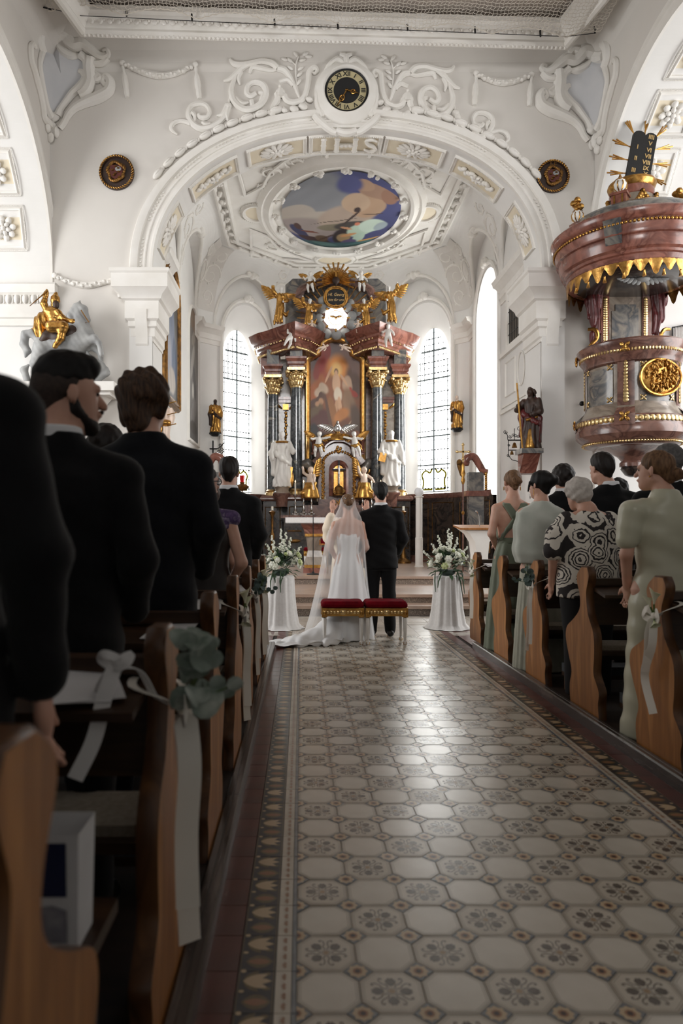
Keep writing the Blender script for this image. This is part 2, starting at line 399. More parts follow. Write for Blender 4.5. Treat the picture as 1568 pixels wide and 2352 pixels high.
def octa(flower, rot=0):
    m = MB(); s = TS-.0022; slab(m, ngon(s, .25, 0)); m.mat(1)
    for r0, r1 in ((.965, .935), (.885, .868)): ring2(m, ngon(s, .25, 0, r0), ngon(s, .25, 0, r1), .0003)
    if flower:
        for q in range(8):
            a = q*PI/4+rot; ca, sa = math.cos(a), math.sin(a)
            def tr(x, y): x *= 1.12; y *= 1.15; return (x*ca-y*sa, x*sa+y*ca)
            if q % 2 == 0:
                m.mat(2); blob2(m, [tr(.018+.036*t, .0135*math.sin(PI*min(t*1.0, 1))**.7*(1.0 if t < .75 else .8)+(0)) for t in (0, .15, .35, .6, .8, .93)]+[tr(.047, 0)]+[tr(.018+.036*t, -.0135*math.sin(PI*t)**.7*(1.0 if t < .75 else .8)) for t in (.93, .8, .6, .35, .15)], .0004)
            else:
                m.mat(2)
                for sg in (1, -1):
                    pts = [(.014, .002), (.024, .008), (.036, .004), (.048, .006), (.054, .014), (.049, .018), (.046, .013)]
                    for i in range(len(pts)-1):
                        (x0, y0), (x1, y1) = pts[i], pts[i+1]; l = math.hypot(x1-x0, y1-y0); nx, ny = -(y1-y0)/l*.0016, (x1-x0)/l*.0016
                        qd = [tr(x, y*sg) for x, y in ((x0+nx, y0+ny), (x1+nx, y1+ny), (x1-nx, y1-ny), (x0-nx, y0-ny))]
                        blob2(m, qd if sg > 0 else qd[::-1], .0004)
        m.mat(2); blob2(m, [(.0135*math.cos(i*PI/6), .0135*math.sin(i*PI/6)) for i in range(12)], .00045)
        m.mat(0); blob2(m, [(.0115*math.cos(i*PI/6), .0115*math.sin(i*PI/6)) for i in range(12)], .0005)
        m.mat(3); blob2(m, [(.009*math.cos(i*PI/6), .009*math.sin(i*PI/6)) for i in range(12)], .0006)
    return m
OM = [MT['tile_cream'], MT['tile_line'], MT['tile_petal'], MT['tile_tan']]
OMw = [MT['tile_cream_warm'], MT['tile_line'], MT['tile_petal'], MT['tile_tan']]
octm = [octa(False).mesh('octagon_tile', OM, ang=0), octa(True, PI/4).mesh('octagon_tile_flower', OMw, ang=0), octa(True, 0).mesh('octagon_tile_flower', OMw, ang=0)]
octmb = [octa(False), octa(True, PI/4), octa(True, 0)]
def dia(half=None):
    m = MB(); h = TS*.25*1.0-.0012
    pts = [(h, 0), (0, h), (-h, 0), (0, -h)]
    if half == 'l': pts = [(h, 0), (0, h), (0, -h)]
    if half == 'r': pts = [(0, h), (-h, 0), (0, -h)]
    slab(m, [(p[0], p[1]) for p in pts]); 
    def ok(x): return x if half is None else (max(x, .0006) if half == 'l' else min(x, -.0006))
    for r, mt, z, wob in ((.80, 1, .0003, .12), (.42, 3, .00042, .1), (.24, 2, .0005, 0)):
        m.mat(mt); blob2(m, [(ok(h*r*.78*(1+wob*math.cos(8*i*PI/12))*math.cos(i*PI/12)), h*r*.78*(1+wob*math.cos(8*i*PI/12))*math.sin(i*PI/12)) for i in range(24)], z)
    return m
DM = [MT['tile_blue'], MT['tile_lotus'], MT['tile_dot'], MT['tile_rust']]
diam = {k: dia(k).mesh('diamond_tile', DM, ang=0) for k in (None, 'l', 'r')}
def place(name, me, x, y, parent, tilt=.008, z=0.0):
    o = bpy.data.objects.new(name, me); C.objects.link(o); o.parent = parent
    o.location = (x, y, z); o.rotation_euler = (rnd.gauss(0, tilt), rnd.gauss(0, tilt), 0); return o
farm = MB(); fard = MB(); cnt = 0; NR = 41
def merge(dst, src, x, y):
    b = len(dst.v); dst.v += [(p[0]+x, p[1]+y, p[2]) for p in src.v]; dst.f += [tuple(b+i for i in f) for f in src.f]; dst.m += src.m
for r in range(NR):
    y = TY0+(r+.5)*TS
    if y < 1.5: continue
    for c in range(9):
        x = TX0+(c+.5)*TS; k = 0 if (r+c) % 2 == 0 else (1 if (c//1+r//2) % 2 == 0 else 2)
        if cnt < 300: place('octagon_tile', octm[k], x, y, floor)
        else: merge(farm, octmb[k], x, y)
        cnt += 1
cnt = 0
for r in range(NR):
    y = TY0+(r+1)*TS
    if y < 1.6: continue
    for c in range(10):
        x = TX0+c*TS; h = 'l' if c == 0 else 'r' if c == 9 else None
        if cnt < 290: place('diamond_tile', diam[h], x, y, floor)
        else: merge(fard, dia(h), x, y)
        cnt += 1
tag(farm.build('octagon_tile_far', OM, floor, ang=0), kind='stuff'); tag(fard.build('diamond_tile_far', DM, floor, ang=0), kind='stuff')
# border tiles: narrow palmette strip, broad lotus strip, plain red strip, on both sides
def border(sgn, wd):
    m = MB(); L_ = TS-.0015; slab(m, [(0, -L_/2), (wd, -L_/2), (wd, L_/2), (0, L_/2)] if True else None)
    return m
def fan(m, cx, cy, pts, z, mi, flip=1):
    m.mat(mi); blob2(m, [(cx+x, cy+y) for x, y in (pts if flip > 0 else pts[::-1])], z)
def lotus_tile():
    m = border(1, .1045); n = 12
    leaf = [(.006+.080*t, .030*math.sin(PI*t)**.8) for t in np.linspace(0, 1, 8)]
    for sy in (-.043, ):
        fan(m, .002, sy, leaf+[(x, -y) for x, y in leaf[::-1][1:-1]], .0003, 1, -1)
        fan(m, .012, sy, [(x*.8, y*.45) for x, y in leaf]+[(x*.8, -y*.45) for x, y in leaf[::-1][1:-1]], .0005, 3, -1)
    for k, (a, l, wd) in enumerate(((-.8, .062, .011), (-.4, .074, .012), (0, .080, .013), (.4, .074, .012), (.8, .062, .011))):
        ca, sa = math.cos(a), math.sin(a); q = [(l*t, wd*math.sin(PI*t)**.7) for t in np.linspace(0, 1, 6)]; q = q+[(x, -y) for x, y in q[::-1][1:-1]]
        fan(m, .088, .043, [(-(x*ca-y*sa), x*sa+y*ca) for x, y in q], .0003+.0001*(k % 2), 2 if k in (1, 2, 3) else 1, -1)
    for sy in (.012, .074): fan(m, .022, sy, [(.012*math.cos(i*PI/4), .008*math.sin(i*PI/4)) for i in range(8)], .0003, 1)
    for sy in (0, .0845, -.0845): fan(m, .09, sy, [(.008*math.cos(i*PI/4), .006*math.sin(i*PI/4)) for i in range(8)], .0003, 2)
    m.mat(1)
    for xx in (.003, .099): blob2(m, [(xx, -.085), (xx+.003, -.085), (xx+.003, .085), (xx, .085)], .0003)
    return m
def palm_tile():
    m = border(1, .044)
    for sy in (-.06, -.02, .02, .06):
        for a in (-.9, -.45, 0, .45, .9):
            fan(m, .010, sy, [(x*math.cos(a)-y*math.sin(a), x*math.sin(a)+y*math.cos(a)) for x, y in ((.004, 0), (.012, -.0025), (.021, 0), (.012, .0025))], .0003, 1)
    return m
bt = {'lotus': lotus_tile().mesh('border_tile_lotus', [MT['tile_navy'], MT['tile_olive'], MT['tile_lotus'], MT['tile_rust']], ang=0),
      'palm': palm_tile().mesh('border_tile_palmette', [MT['tile_cream_warm'], MT['tile_rust']], ang=0),
      'blue': border(1, .0125).mesh('border_tile_blue', [MT['tile_blue']], ang=0), 'red': border(1, .0945).mesh('red_tile', [MT['tile_red']], ang=0)}
for r in range(NR+2):
    y = TY0+(r+.5)*TS
    if y < 1.45: continue
    for side in (-1, 1):
        e = TX0 if side < 0 else TX0+9*TS; dx = 0
        for nm, wd in (('blue', .014), ('palm', .045), ('lotus', .106), ('red', .096)):
            o = place({'blue': 'border_tile_blue', 'palm': 'border_tile_palmette', 'lotus': 'border_tile_lotus', 'red': 'red_tile'}[nm], bt[nm], e+side*(dx+.0007), y, floor, .0012)
            if side < 0: o.scale = (-1, 1, 1)
            dx += wd
# pale flags before the steps and red tiles beside the runner
pf = MB(); slab(pf, [(-.149, -.149), (.149, -.149), (.149, .149), (-.149, .149)]); pfm = pf.mesh('pale_flagstone', MT['tile_pale'], ang=0)
y = TY0+NR*TS+.152
while y < 10.05:
    for i in range(19): place('pale_flagstone', pfm, -1.75+i*.30, y, floor)
    y += .30
rt = MB(); slab(rt, [(-.084, -.084), (.084, -.084), (.084, .084), (-.084, .084)]); rtm = rt.mesh('red_floor_tile', MT['tile_red'], ang=0)
for i in range(6):
    for j in range(7): place('red_floor_tile', rtm, 1.93+i*.17, 7.48+j*.17, floor); place('red_floor_tile', rtm, -.40-i*.17, 7.48+j*.17, floor)

# ---- steps to the sanctuary, sanctuary floor
st = thing('stair_to_sanctuary', None, None, (0.86, 10.1, 0), kind='structure')
for (y0, y1, z0, z1) in ((10.12, 10.56, -.2, .13), (10.54, 12.52, -.2, .26), (12.50, 13.6, -.2, .40)):
    m = MB(); m.b2((-2.6, y0+.03, z0), (4.5, y1+.4, z1-.045)); m.build('riser', MT['granite'], st)
    m = MB(); m.b2((-2.6, y0, z1-.045), (4.5, y1+.05, z1)); m.build('tread', MT['step_stone'], st)
m = MB(); m.b2((-3.2, 13.4, -.2), (5.0, 21.9, .399)); struct(m.build('floor_sanctuary', MT['step_stone'], base=False))
# ---- wooden platforms and kerb rails of the pews
for sd, x0, x1 in (('left', -5.0, -.331), ('right', 1.861, 5.6)):
    m = MB(); m.b2((x0, -1.5, -.05), (x1, 7.42, .05)); struct(m.build('floor_pews_'+sd, MT['pew_floor'], base=False))
    xa, xb = (-.331, -.266) if sd == 'left' else (1.797, 1.862)
    m = MB()
    yy = 1.0
    while yy < 7.3:
        y2 = min(yy+2.1, 7.36)
        m.sweep([(xa, yy, 0), (xa, y2-.004, 0)], [(0, -.01), (0, .062), (.008, .07), (.029, .07), (.031, .066), (.034, .066), (.036, .07), (.057, .07), (.065, .060), (.065, -.01), (0, -.01)])
        yy = y2
    struct(m.build('trim_%d' % (1 if sd == 'left' else 2), MT['rail_wood']))

# ---- arch wall
WY, WB, XC = 12.95, 13.85, .86
AH, AR, AN = 3.61, 2.66, 2.2
ZS = 6.03
def arch_pt(t, a=AH, r=AR):      # t in [-1,1] along the arch, left to right
    th = PI/2*(1-t); cx, sx = math.cos(th), math.sin(th)
    return XC+a*math.copysign(abs(cx)**(2/AN), cx), ZS+r*max(sx, 0)**(2/AN)
# even arc-length table
_tt = np.linspace(-1, 1, 801); _pp = np.array([arch_pt(t) for t in _tt]); _ss = np.concatenate([[0], np.cumsum(np.hypot(*np.diff(_pp, axis=0).T))]); _ss = _ss/_ss[-1]*2-1
def arch_s(s, a=AH, r=AR): return arch_pt(float(np.interp(s, _ss, _tt)), a, r)
def cove(z):   # depth of the front wall at height z
    return WY if z < 9.75 else WY-.5*(1-math.cos(PI/2*min((z-9.75)/.6, 1)))
SL, SR = -4.65, 5.46            # nave side walls
wm = MB(); zt = [9.3, 9.75, 9.9, 10.05, 10.17, 10.27, 10.33, 10.36]
prof = [(-9.6, 0.0), (XC-AH-.0001, 0.0)]+[arch_s(s) for s in np.linspace(-1, 1, 61)]+[(XC+AH+.0001, 0.0), (10.0, 0.0)]
cols = [[V((x, WY, z))]+[V((x, cove(q), max(q, z))) for q in zt] for x, z in prof]
for a, b in zip(cols, cols[1:]):
    for i in range(len(a)-1): wm.quad(a[i], b[i], b[i+1], a[i+1])
wall_front = struct(wm.build('wall_front', MT['plaster_grey'], base=False, ang=60))
# arch reveal: pilaster flanks and vaulted soffit
im = MB(); pr2 = [(XC-AH, 0.0)]+[arch_s(s) for s in np.linspace(-1, 1, 81)]+[(XC+AH, 0.0)]
for (x0, z0), (x1, z1) in zip(pr2, pr2[1:]): im.quad((x0, WY, z0), (x1, WY, z1), (x1, WB, z1), (x0, WB, z0))
wall_arch = struct(im.build('wall_arch_reveal', MT['plaster'], base=False, ang=60))
bm_ = MB()     # rear face of the arch wall
pb = [(-3.6, 0.0), (XC-AH-.0001, 0.0)]+[arch_s(s) for s in np.linspace(-1, 1, 41)]+[(XC+AH+.0001, 0.0), (5.6, 0.0)]
for (x0, z0), (x1, z1) in zip(pb, pb[1:]): bm_.quad((x0, WB, z0), (x1, WB, z1), (x1, WB, 9.4), (x0, WB, 9.4))
struct(bm_.build('wall_front_rear', MT['plaster'], base=False))
# moulded archivolt on the wall face
def archivolt(r0, r1, prof, mat, name):
    m = MB(); pts = []
    for s in np.linspace(-1, 1, 81):
        x0, z0 = arch_s(s); x1, z1 = arch_s(s, AH+.42, AR+.34)
        d = V((x1-x0, 0, z1-z0)); pts.append((V((x0, WY, z0)), d))
    k = len(prof); vs = []
    for p, d in pts: vs += [p+d*o+V((0, -u, 0)) for o, u in prof]
    m.add(vs, [(i*k+j, (i+1)*k+j, (i+1)*k+j+1, i*k+j+1) for i in range(len(pts)-1) for j in range(k-1)])
    return m.build(name, mat, wall_front, ang=35)
archivolt(0, 1, [(-.01, -.02), (-.01, .06), (.10, .06), (.12, .035), (.30, .03), (.33, .055), (.40, .055), (.43, .02), (.62, .02), (.65, .075), (.80, .095), (.95, .095), (1.0, .06), (1.0, -.01)], MT['stucco'], 'archivolt_moulding')
# small dentil beads along the archivolt
m = MB()
for i in range(150):
    s = -1+2*(i+.5)/150
    if i % 13 > 8: continue
    x0, z0 = arch_s(s, AH+.22, AR+.18); m.box((x0, WY-.03, z0), (.016, .012, .012))
tag(m.build('archivolt_beading', MT['stucco'], wall_front), kind='stuff')
# ---- side walls of the nave with their great arches
SAY, SAZ, SARR = 10.15, 5.95, 2.78
for sd, X, dr in (('left', SL, -1), ('right', SR, 1)):
    m = MB(); th = np.linspace(0, PI, 49)
    arc = [(SAY+SARR*math.cos(a), SAZ+SARR*math.sin(a)) for a in th]
    for (y0, z0), (y1, z1) in zip(arc, arc[1:]):
        t0 = [(cvx(z, X, dr), y0, max(z, z0)) for z in zt] if False else None
        for za, zb in zip([None]+zt[:-1], zt):
            def q(y, z, zz): return V((X-dr*(WY-cove(zz)), y, max(z, zz)) if zz else (X, y, z))
            m.quad(q(y0, z0, za), q(y1, z1, za), q(y1, z1, zb), q(y0, z0, zb))
    # solid stretch towards the camera beyond the arch pier
    for za, zb in zip([0]+zt[:-1], zt):
        m.quad((X-dr*(WY-cove(za)), SAY-SARR, za), (X-dr*(WY-cove(za)), 4.2, za), (X-dr*(WY-cove(zb)), 4.2, zb), (X-dr*(WY-cove(zb)), SAY-SARR, zb))
    m.quad((X, SAY+SARR, 0), (X, WY, 0), (X, WY, SAZ), (X, SAY+SARR, SAZ))
    wl = struct(m.build('wall_'+sd, MT['plaster_grey'], base=False, ang=60))
    m = MB(); T = 1.55
    arc2 = [(SAY+SARR, 0.0)]+arc+[(SAY-SARR, 0.0)]
    for (y0, z0), (y1, z1) in zip(arc2, arc2[1:]): m.quad((X, y0, z0), (X, y1, z1), (X+dr*T, y1, z1), (X+dr*T, y0, z0))
    m.quad((X+dr*T, 4.2, 0), (X+dr*T, SAY-SARR, 0), (X+dr*T, SAY-SARR, 9), (X+dr*T, 4.2, 9))
    m.build('arch_soffit', MT['plaster'], wl, ang=60)
    m = MB()    # moulding along the arris
    path = [(X, y, z) for y, z in [(SAY+SARR, 5.2)]+arc]
    pf_ = [(0, .0), (0, .05), (.07, .05), (.09, .03), (.22, .03), (.24, .055), (.30, .055), (.31, 0)]
    vs = []; 
    for i, (x, y, z) in enumerate(path):
        d = V((0, y-SAY, z-SAZ)).normalized() if i else V((0, 1, 0)); vs += [V((x, y, z))+d*o*1.0+V((-dr*u, 0, 0)) for o, u in pf_]
    k = len(pf_); m.add(vs, [(i*k+j, (i+1)*k+j, (i+1)*k+j+1, i*k+j+1) for i in range(len(path)-1) for j in range(k-1)])
    m.build('arch_moulding', MT['stucco'], wl, ang=35)
    # coffers with rosettes on the far half of the soffit
    for k in range(5):
        a = .30+k*.335
        O = V((X+dr*.78, SAY+SARR*math.cos(a), SAZ+SARR*math.sin(a))); n_ = V((0, -math.cos(a), -math.sin(a))); v_ = V((0, -math.sin(a), math.cos(a))); u_ = V((1, 0, 0))
        f = lambda a_, b_, c_: O+u_*a_+v_*b_+n_*c_
        s = .36; m = MB()
        rect = [f(-s, -s, .004), f(s, -s, .004), f(s, s, .004), f(-s, s, .004)]
        m.sweep(rect, [(-.055, 0), (-.055, .04), (-.03, .05), (0, .03), (.02, .0)], up=n_, closed=True)
        cf = m.build('coffer_frame', MT['stucco'], wl)
        m = MB(); m.quad(*[f(x*.33, y*.33, .008) for x, y in ((-1, -1), (1, -1), (1, 1), (-1, 1))]); m.build('coffer_panel', MT['stucco_cream'], cf)
        m = MB()
        for i in range(36):
            for e in range(4):
                q = -s+2*s*(i+.5)/36; p = ((q, -s), (s, q), (q, s), (-s, q))[e]; m.box(f(p[0]*1.06, p[1]*1.06, .05), (.008, .008, .008))
        tag(m.build('coffer_beading', MT['stucco'], cf), kind='stuff')
        m = MB(); R3 = Matrix((u_, v_, n_)).transposed()
        for ring_, rr, pr_, hh in ((8, .15, .085, .03), (6, .08, .06, .06)):
            for i in range(ring_):
                b = 2*PI*i/ring_+ring_; m.ell(f(rr*math.cos(b), rr*math.sin(b), hh), (pr_, pr_*.7, .045), 8, 6, R3 @ Matrix.Rotation(b, 3, 'Z') @ Matrix.Rotation(-.5, 3, 'Y'))
        m.ell(f(0, 0, .09), (.045, .045, .04), 8, 6, R3)
        m.build('rosette', MT['stucco'], cf)
    # beyond the arch: aisle end wall and vault
    m = MB(); xo = X+dr*T
    m.quad((xo, WY-.02, 0), (xo+dr*3.4, WY-.02, 0), (xo+dr*3.4, WY-.02, 9.2), (xo, WY-.02, 9.2))
    m.quad((xo, 3.5, 9.0), (xo+dr*3.4, 3.5, 9.0), (xo+dr*3.4, WY, 9.0), (xo, WY, 9.0))
    struct(m.build('wall_aisle_'+sd, MT['plaster'], base=False))
# ---- nave ceiling with carved cornice frame
m = MB(); m.b2((-5.2, -6, 10.36), (6.0, WY-.45, 10.5)); ceiling = struct(m.build('ceiling', MT['ceiling_warm'], base=False))
m = MB(); m.b2((-9.8, -6.1, 0), (-9.6, 4.2, 10.5)); m.b2((10.0, -6.1, 0), (10.2, 4.2, 10.5)); m.b2((-9.8, -6.2, 0), (10.2, -6.0, 10.5)); struct(m.build('wall_rear', MT['plaster'], base=False))
c0, c1 = P(190, 80, 12.2), P(1300, 110, 12.42)
m = MB(); cp = [V((c0.x-.5, c0.y-2.5, c0.z+.0)), c0, c1, V((c1.x+.5, c1.y-2.6, c1.z+.0))]
m.sweep(cp, [(-.10, .42), (-.10, .05), (-.06, .0), (.02, -.05), (.07, -.03), (.09, .03), (.07, .08), (.11, .12), (.17, .18), (.19, .24), (.24, .27), (.24, .36)])
cornice = m.build('cornice_frame', MT['stucco'], ceiling, ang=35)
m = MB(); L_ = (c1-c0).length; ex = (c1-c0).normalized()
for i in range(110):
    p = c0+ex*L_*(i+.5)/110; m.ell(p+V((0, -.045, -.03)), (.030, .035, .032), 7, 5)
    if i % 2 == 0:
        q = c0+ex*L_*(i+.5)/110+V((0, -.15, .14)); m.ell(q, (.045, .03, .05), 7, 5, Matrix.Rotation(.5*(-1)**(i//2), 3, 'Y')); m.ell(q+V((.06, 0, .02)), (.025, .03, .025), 6, 4)
tag(m.build('cornice_leaf_carving', MT['stucco'], cornice), kind='stuff')
# ================================================================= CHANCEL
CP = [V((-2.8, WB, 0)), V((-2.8, 19.0, 0)), V((-.6, 21.2, 0)), V((2.4, 21.2, 0)), V((4.6, 19.0, 0)), V((4.6, WB, 0))]
ZC, ZF = 6.9, 8.9
def inset(d):
    out = []
    for i, p in enumerate(CP):
        if i == 0: out.append(V((p.x+d, p.y, 0)))
        elif i == len(CP)-1: out.append(V((p.x-d, p.y, 0)))
        else:
            d0 = (p-CP[i-1]).normalized(); d1 = (CP[i+1]-p).normalized()
            n0 = V((d0.y, -d0.x, 0)); n1 = V((d1.y, -d1.x, 0)); nn = n0+n1; out.append(p+nn*(d/(nn.length_squared/2)))
    return out
CI = inset(.85)
def wall_holes(m, p0, p1, ztop, holes, n=16):
    """wall from p0 to p1; holes: (centre distance, half width, sill, spring, rise)"""
    d = (p1-p0); L_ = d.length; d = d/L_
    def pt(s, z): return p0+d*s+V((0, 0, z))
    s = 0.0
    for c, hw, sill, spr, rise in sorted(holes):
        m.quad(pt(s, 0), pt(c-hw, 0), pt(c-hw, ztop), pt(s, ztop)); m.quad(pt(c-hw, 0), pt(c+hw, 0), pt(c+hw, sill), pt(c-hw, sill))
        for i in range(n):
            a, b = -math.cos(PI*i/n), -math.cos(PI*(i+1)/n)
            za, zb = spr+rise*math.sqrt(max(1-a*a, 0)), spr+rise*math.sqrt(max(1-b*b, 0))
            m.quad(pt(c+a*hw, za), pt(c+b*hw, zb), pt(c+b*hw, ztop), pt(c+a*hw, ztop))
        s = c+hw
    m.quad(pt(s, 0), pt(L_, 0), pt(L_, ztop), pt(s, ztop))
def hole_outline(p0, p1, h, n=16, off=V((0, 0, 0)), sc_=1.0):
    c, hw, sill, spr, rise = h; d = (p1-p0).normalized()
    pts = [(-hw, sill), (-hw, spr)]+[(-hw*math.cos(PI*i/n), spr+rise*math.sin(PI*i/n)) for i in range(1, n)]+[(hw, spr), (hw, sill)]
    return [p0+d*(c+a*sc_)+V((0, 0, z))+off for a, z in pts]
def outn(p0, p1): d = (p1-p0).normalized(); return V((-d.y, d.x, 0))
names = ['left', 'apse_left', 'apse', 'apse_right', 'right']
WIN = {1: (1.25*1.4142+.02, .90, 2.15, 6.65, 1.1), 3: (3.11-1.05*1.4142, .90, 2.15, 6.65, 1.1), 4: (19.0-17.2, 1.05, 1.7, 6.55, 1.1)}
CW = {}
for i, nm in enumerate(names):
    m = MB(); wall_holes(m, CP[i], CP[i+1], 8.9, [WIN[i]] if i in WIN else [])
    CW[i] = struct(m.build('wall_chancel_'+nm, MT['plaster'], base=False))
# ---- coves with lunettes above the windows
def cove_pt(i, u, v):
    a = CP[i].lerp(CP[i+1], u); b = CI[i].lerp(CI[i+1], u); f = PI/2*v
    q = a.lerp(b, 1-math.cos(f)); return V((q.x, q.y, ZC+(ZF-ZC)*math.sin(f)))
LUN = {0: [(.655, .235, .60), (.22, .17, .42)], 1: [(.54, .36, .58)], 2: [(.5, .4, .55)], 3: [(.48, .36, .58)], 4: [(.345, .235, .60), (.78, .17, .42)]}
cm = MB(); sf = MB(); lm = MB()
for i in range(5):
    us = sorted(set([round(x, 4) for x in np.linspace(0, 1, 25)]+[round(c+h*math.sin(PI/2*q), 4) for c, h, v in LUN[i] for q in np.linspace(-1, 1, 25)]))
    def v0(u):
        for c, h, v in LUN[i]:
            if abs(u-c) <= h: return v*math.sqrt(max(1-((u-c)/h)**2, 0))
        return 0.0
    K = 9
    for ua, ub in zip(us, us[1:]):
        va, vb = v0(ua), v0(ub)
        for k in range(K):
            cm.quad(cove_pt(i, ua, va+(1-va)*k/K), cove_pt(i, ub, vb+(1-vb)*k/K), cove_pt(i, ub, vb+(1-vb)*(k+1)/K), cove_pt(i, ua, va+(1-va)*(k+1)/K))
        if va > 0 or vb > 0:
            pa, pb = cove_pt(i, ua, va), cove_pt(i, ub, vb); wa, wb = CP[i].lerp(CP[i+1], ua), CP[i].lerp(CP[i+1], ub)
            sf.quad(pa, pb, V((wb.x, wb.y, pb.z)), V((wa.x, wa.y, pa.z)))
    for c, h, v in LUN[i]:
        pts = [cove_pt(i, c+h*math.cos(PI*(1-q)), v*math.sin(PI*q)*.999) for q in np.linspace(0, 1, 25)]
        lm.tube(pts, .045, 8)
        top = cove_pt(i, c, v)
        for q in (-1, 0, 1): lm.ell(top+V((0, 0, .03))+(CP[i+1]-CP[i]).normalized()*q*.14, (.11, .11, .08+.05*(q == 0)), 8, 6)
ceil_c = struct(cm.build('ceiling_chancel_cove', MT['plaster'], base=False, ang=60))
sf.build('lunette_soffit', MT['plaster'], ceil_c, ang=60); tag(lm.build('lunette_moulding', MT['stucco'], ceil_c), kind='stuff')
m = MB(); poly = [p+V((0, 0, ZF)) for p in CI]; m.add(poly, [tuple(range(len(poly)))])
m.b2((-3.6, WB-.1, 9.4), (5.4, 21.9, 9.5))
ceil_f = struct(m.build('ceiling_chancel', MT['stucco'], base=False))
# ribs and leaf knots along the edge of the flat ceiling
def ring_path(d): return [p+V((0, 0, ZF)) for p in inset(d)]
m = MB()
for d in (.88, 1.12): m.sweep(ring_path(d), [(-.05, 0), (-.05, -.05), (0, -.09), (.05, -.05), (.05, 0)])
m.build('ceiling_rib', MT['stucco'], ceil_f, ang=50)
m = MB(); rp = ring_path(1.0)
for a, b in zip(rp, rp[1:]):
    n = max(2, int((b-a).length/.42))
    for k in range(n):
        p = a.lerp(b, (k+.5)/n)
        for q in range(3): m.ell(p+V((rnd.uniform(-.06, .06), rnd.uniform(-.08, .08), -.07)), (.05, .06, .04), 7, 5)
tag(m.build('ceiling_leaf_knot', MT['stucco'], ceil_f), kind='stuff')
# ---- cornice under the coves (broken by the openings)
crn = MB(); crn_p = [(0, -.42), (-.03, -.42), (-.03, -.30), (-.06, -.28), (-.06, -.14), (-.09, -.12), (-.13, -.06), (-.20, -.02), (-.22, .05), (-.24, .08), (0, .10)]
crn_d = [(-o, u) for o, u in crn_p]
def seg(i, s0, s1): d = (CP[i+1]-CP[i]).normalized(); return [CP[i]+d*s0+V((0, 0, ZC-.12)), CP[i]+d*s1+V((0, 0, ZC-.12))]
L1 = (CP[2]-CP[1]).length
for run in ([*seg(0, 0, 1.0)], [*seg(0, 4.5, 5.15)[:1], seg(0, 4.5, 5.15)[1], seg(1, 0, WIN[1][0]-1.02)[1]], [seg(1, WIN[1][0]+1.02, L1)[0], *seg(2, 0, 3.0), seg(3, 0, WIN[3][0]-1.02)[1]],
            [seg(3, WIN[3][0]+1.02, L1)[0], *seg(4, 0, WIN[4][0]-1.2)], [*seg(4, WIN[4][0]+1.25, 5.15)]):
    crn.sweep(run, crn_d, cap=True)
chc = crn.build('cornice', MT['stucco'], ceil_c, ang=35)
# ---- leaf stucco relief (scrolls) used on coves and ceiling panels
def scrollwork(m, f, pts, r=.03, n=6):
    m.tube([f(*p) for p in cr([V((*q, 0)) for q in pts], 5)] if len(pts[0]) == 2 else [f(*p) for p in pts], [r*.6, r, r*1.1, r*.7, r*.3], n)
def acanthus(m, f, cx, cy, R, a0, sgn, r=.03, leaves=6, c=0.0):
    sp = spiral(cx, cy, R, R*.15, a0, sgn*1.35, 26); m.tube([f(x, y, c) for x, y in sp], [r*.8, r*1.2, r, r*.7, r*.5], 6)
    for k in range(leaves):
        x, y = sp[2+k*3]; a = math.atan2(y-cy, x-cx)+sgn*.5; l = R*.34*(1-.08*k)
        m.tube([f(x, y, c), f(x+l*.6*math.cos(a), y+l*.6*math.sin(a), c+r*.5), f(x+l*math.cos(a+sgn*.5), y+l*math.sin(a+sgn*.5), c)], [r*.9, r*1.1, r*.2], 6)
rel = MB()
for i, u0, v0_, sg in ((1, .06, .45, 1), (1, .97, .5, -1), (3, .94, .45, -1), (3, .03, .5, 1), (0, .94, .42, -1), (4, .06, .42, 1), (0, .43, .45, 1), (4, .57, .45, -1), (0, .05, .55, 1), (4, .95, .55, -1)):
    L_ = (CP[i+1]-CP[i]).length
    f = lambda a, b, c, i=i, u0=u0, v0_=v0_, L_=L_: cove_pt(i, min(max(u0+a/L_, .003), .997), min(max(v0_+b/2.6, .02), .98))
    acanthus(rel, f, 0, .0, .36, 0 if sg > 0 else PI, sg, .035); acanthus(rel, f, sg*.1, .62, .22, PI/2, -sg, .028, 5); acanthus(rel, f, sg*.05, -.55, .2, -PI/2, sg, .026, 5)
tag(rel.build('cove_scroll_relief', MT['stucco'], ceil_c), kind='stuff')
# tinted panel behind the scrolls on the cove corners
pan = MB()
for i, ua, ub in ((1, .0, .17), (3, .83, 1.0), (0, .90, 1.0), (4, 0.0, .10)):
    for k in range(6):
        for q in range(3):
            u_, w_ = ua+(ub-ua)*q/3, ua+(ub-ua)*(q+1)/3; va, vb = .12+.76*k/6, .12+.76*(k+1)/6
            e = V((.0, -.012, -.012)); pan.quad(cove_pt(i, u_, va)+e, cove_pt(i, w_, va)+e, cove_pt(i, w_, vb)+e, cove_pt(i, u_, vb)+e)
pan.build('cove_panel', MT['plaster_grey'], ceil_c)
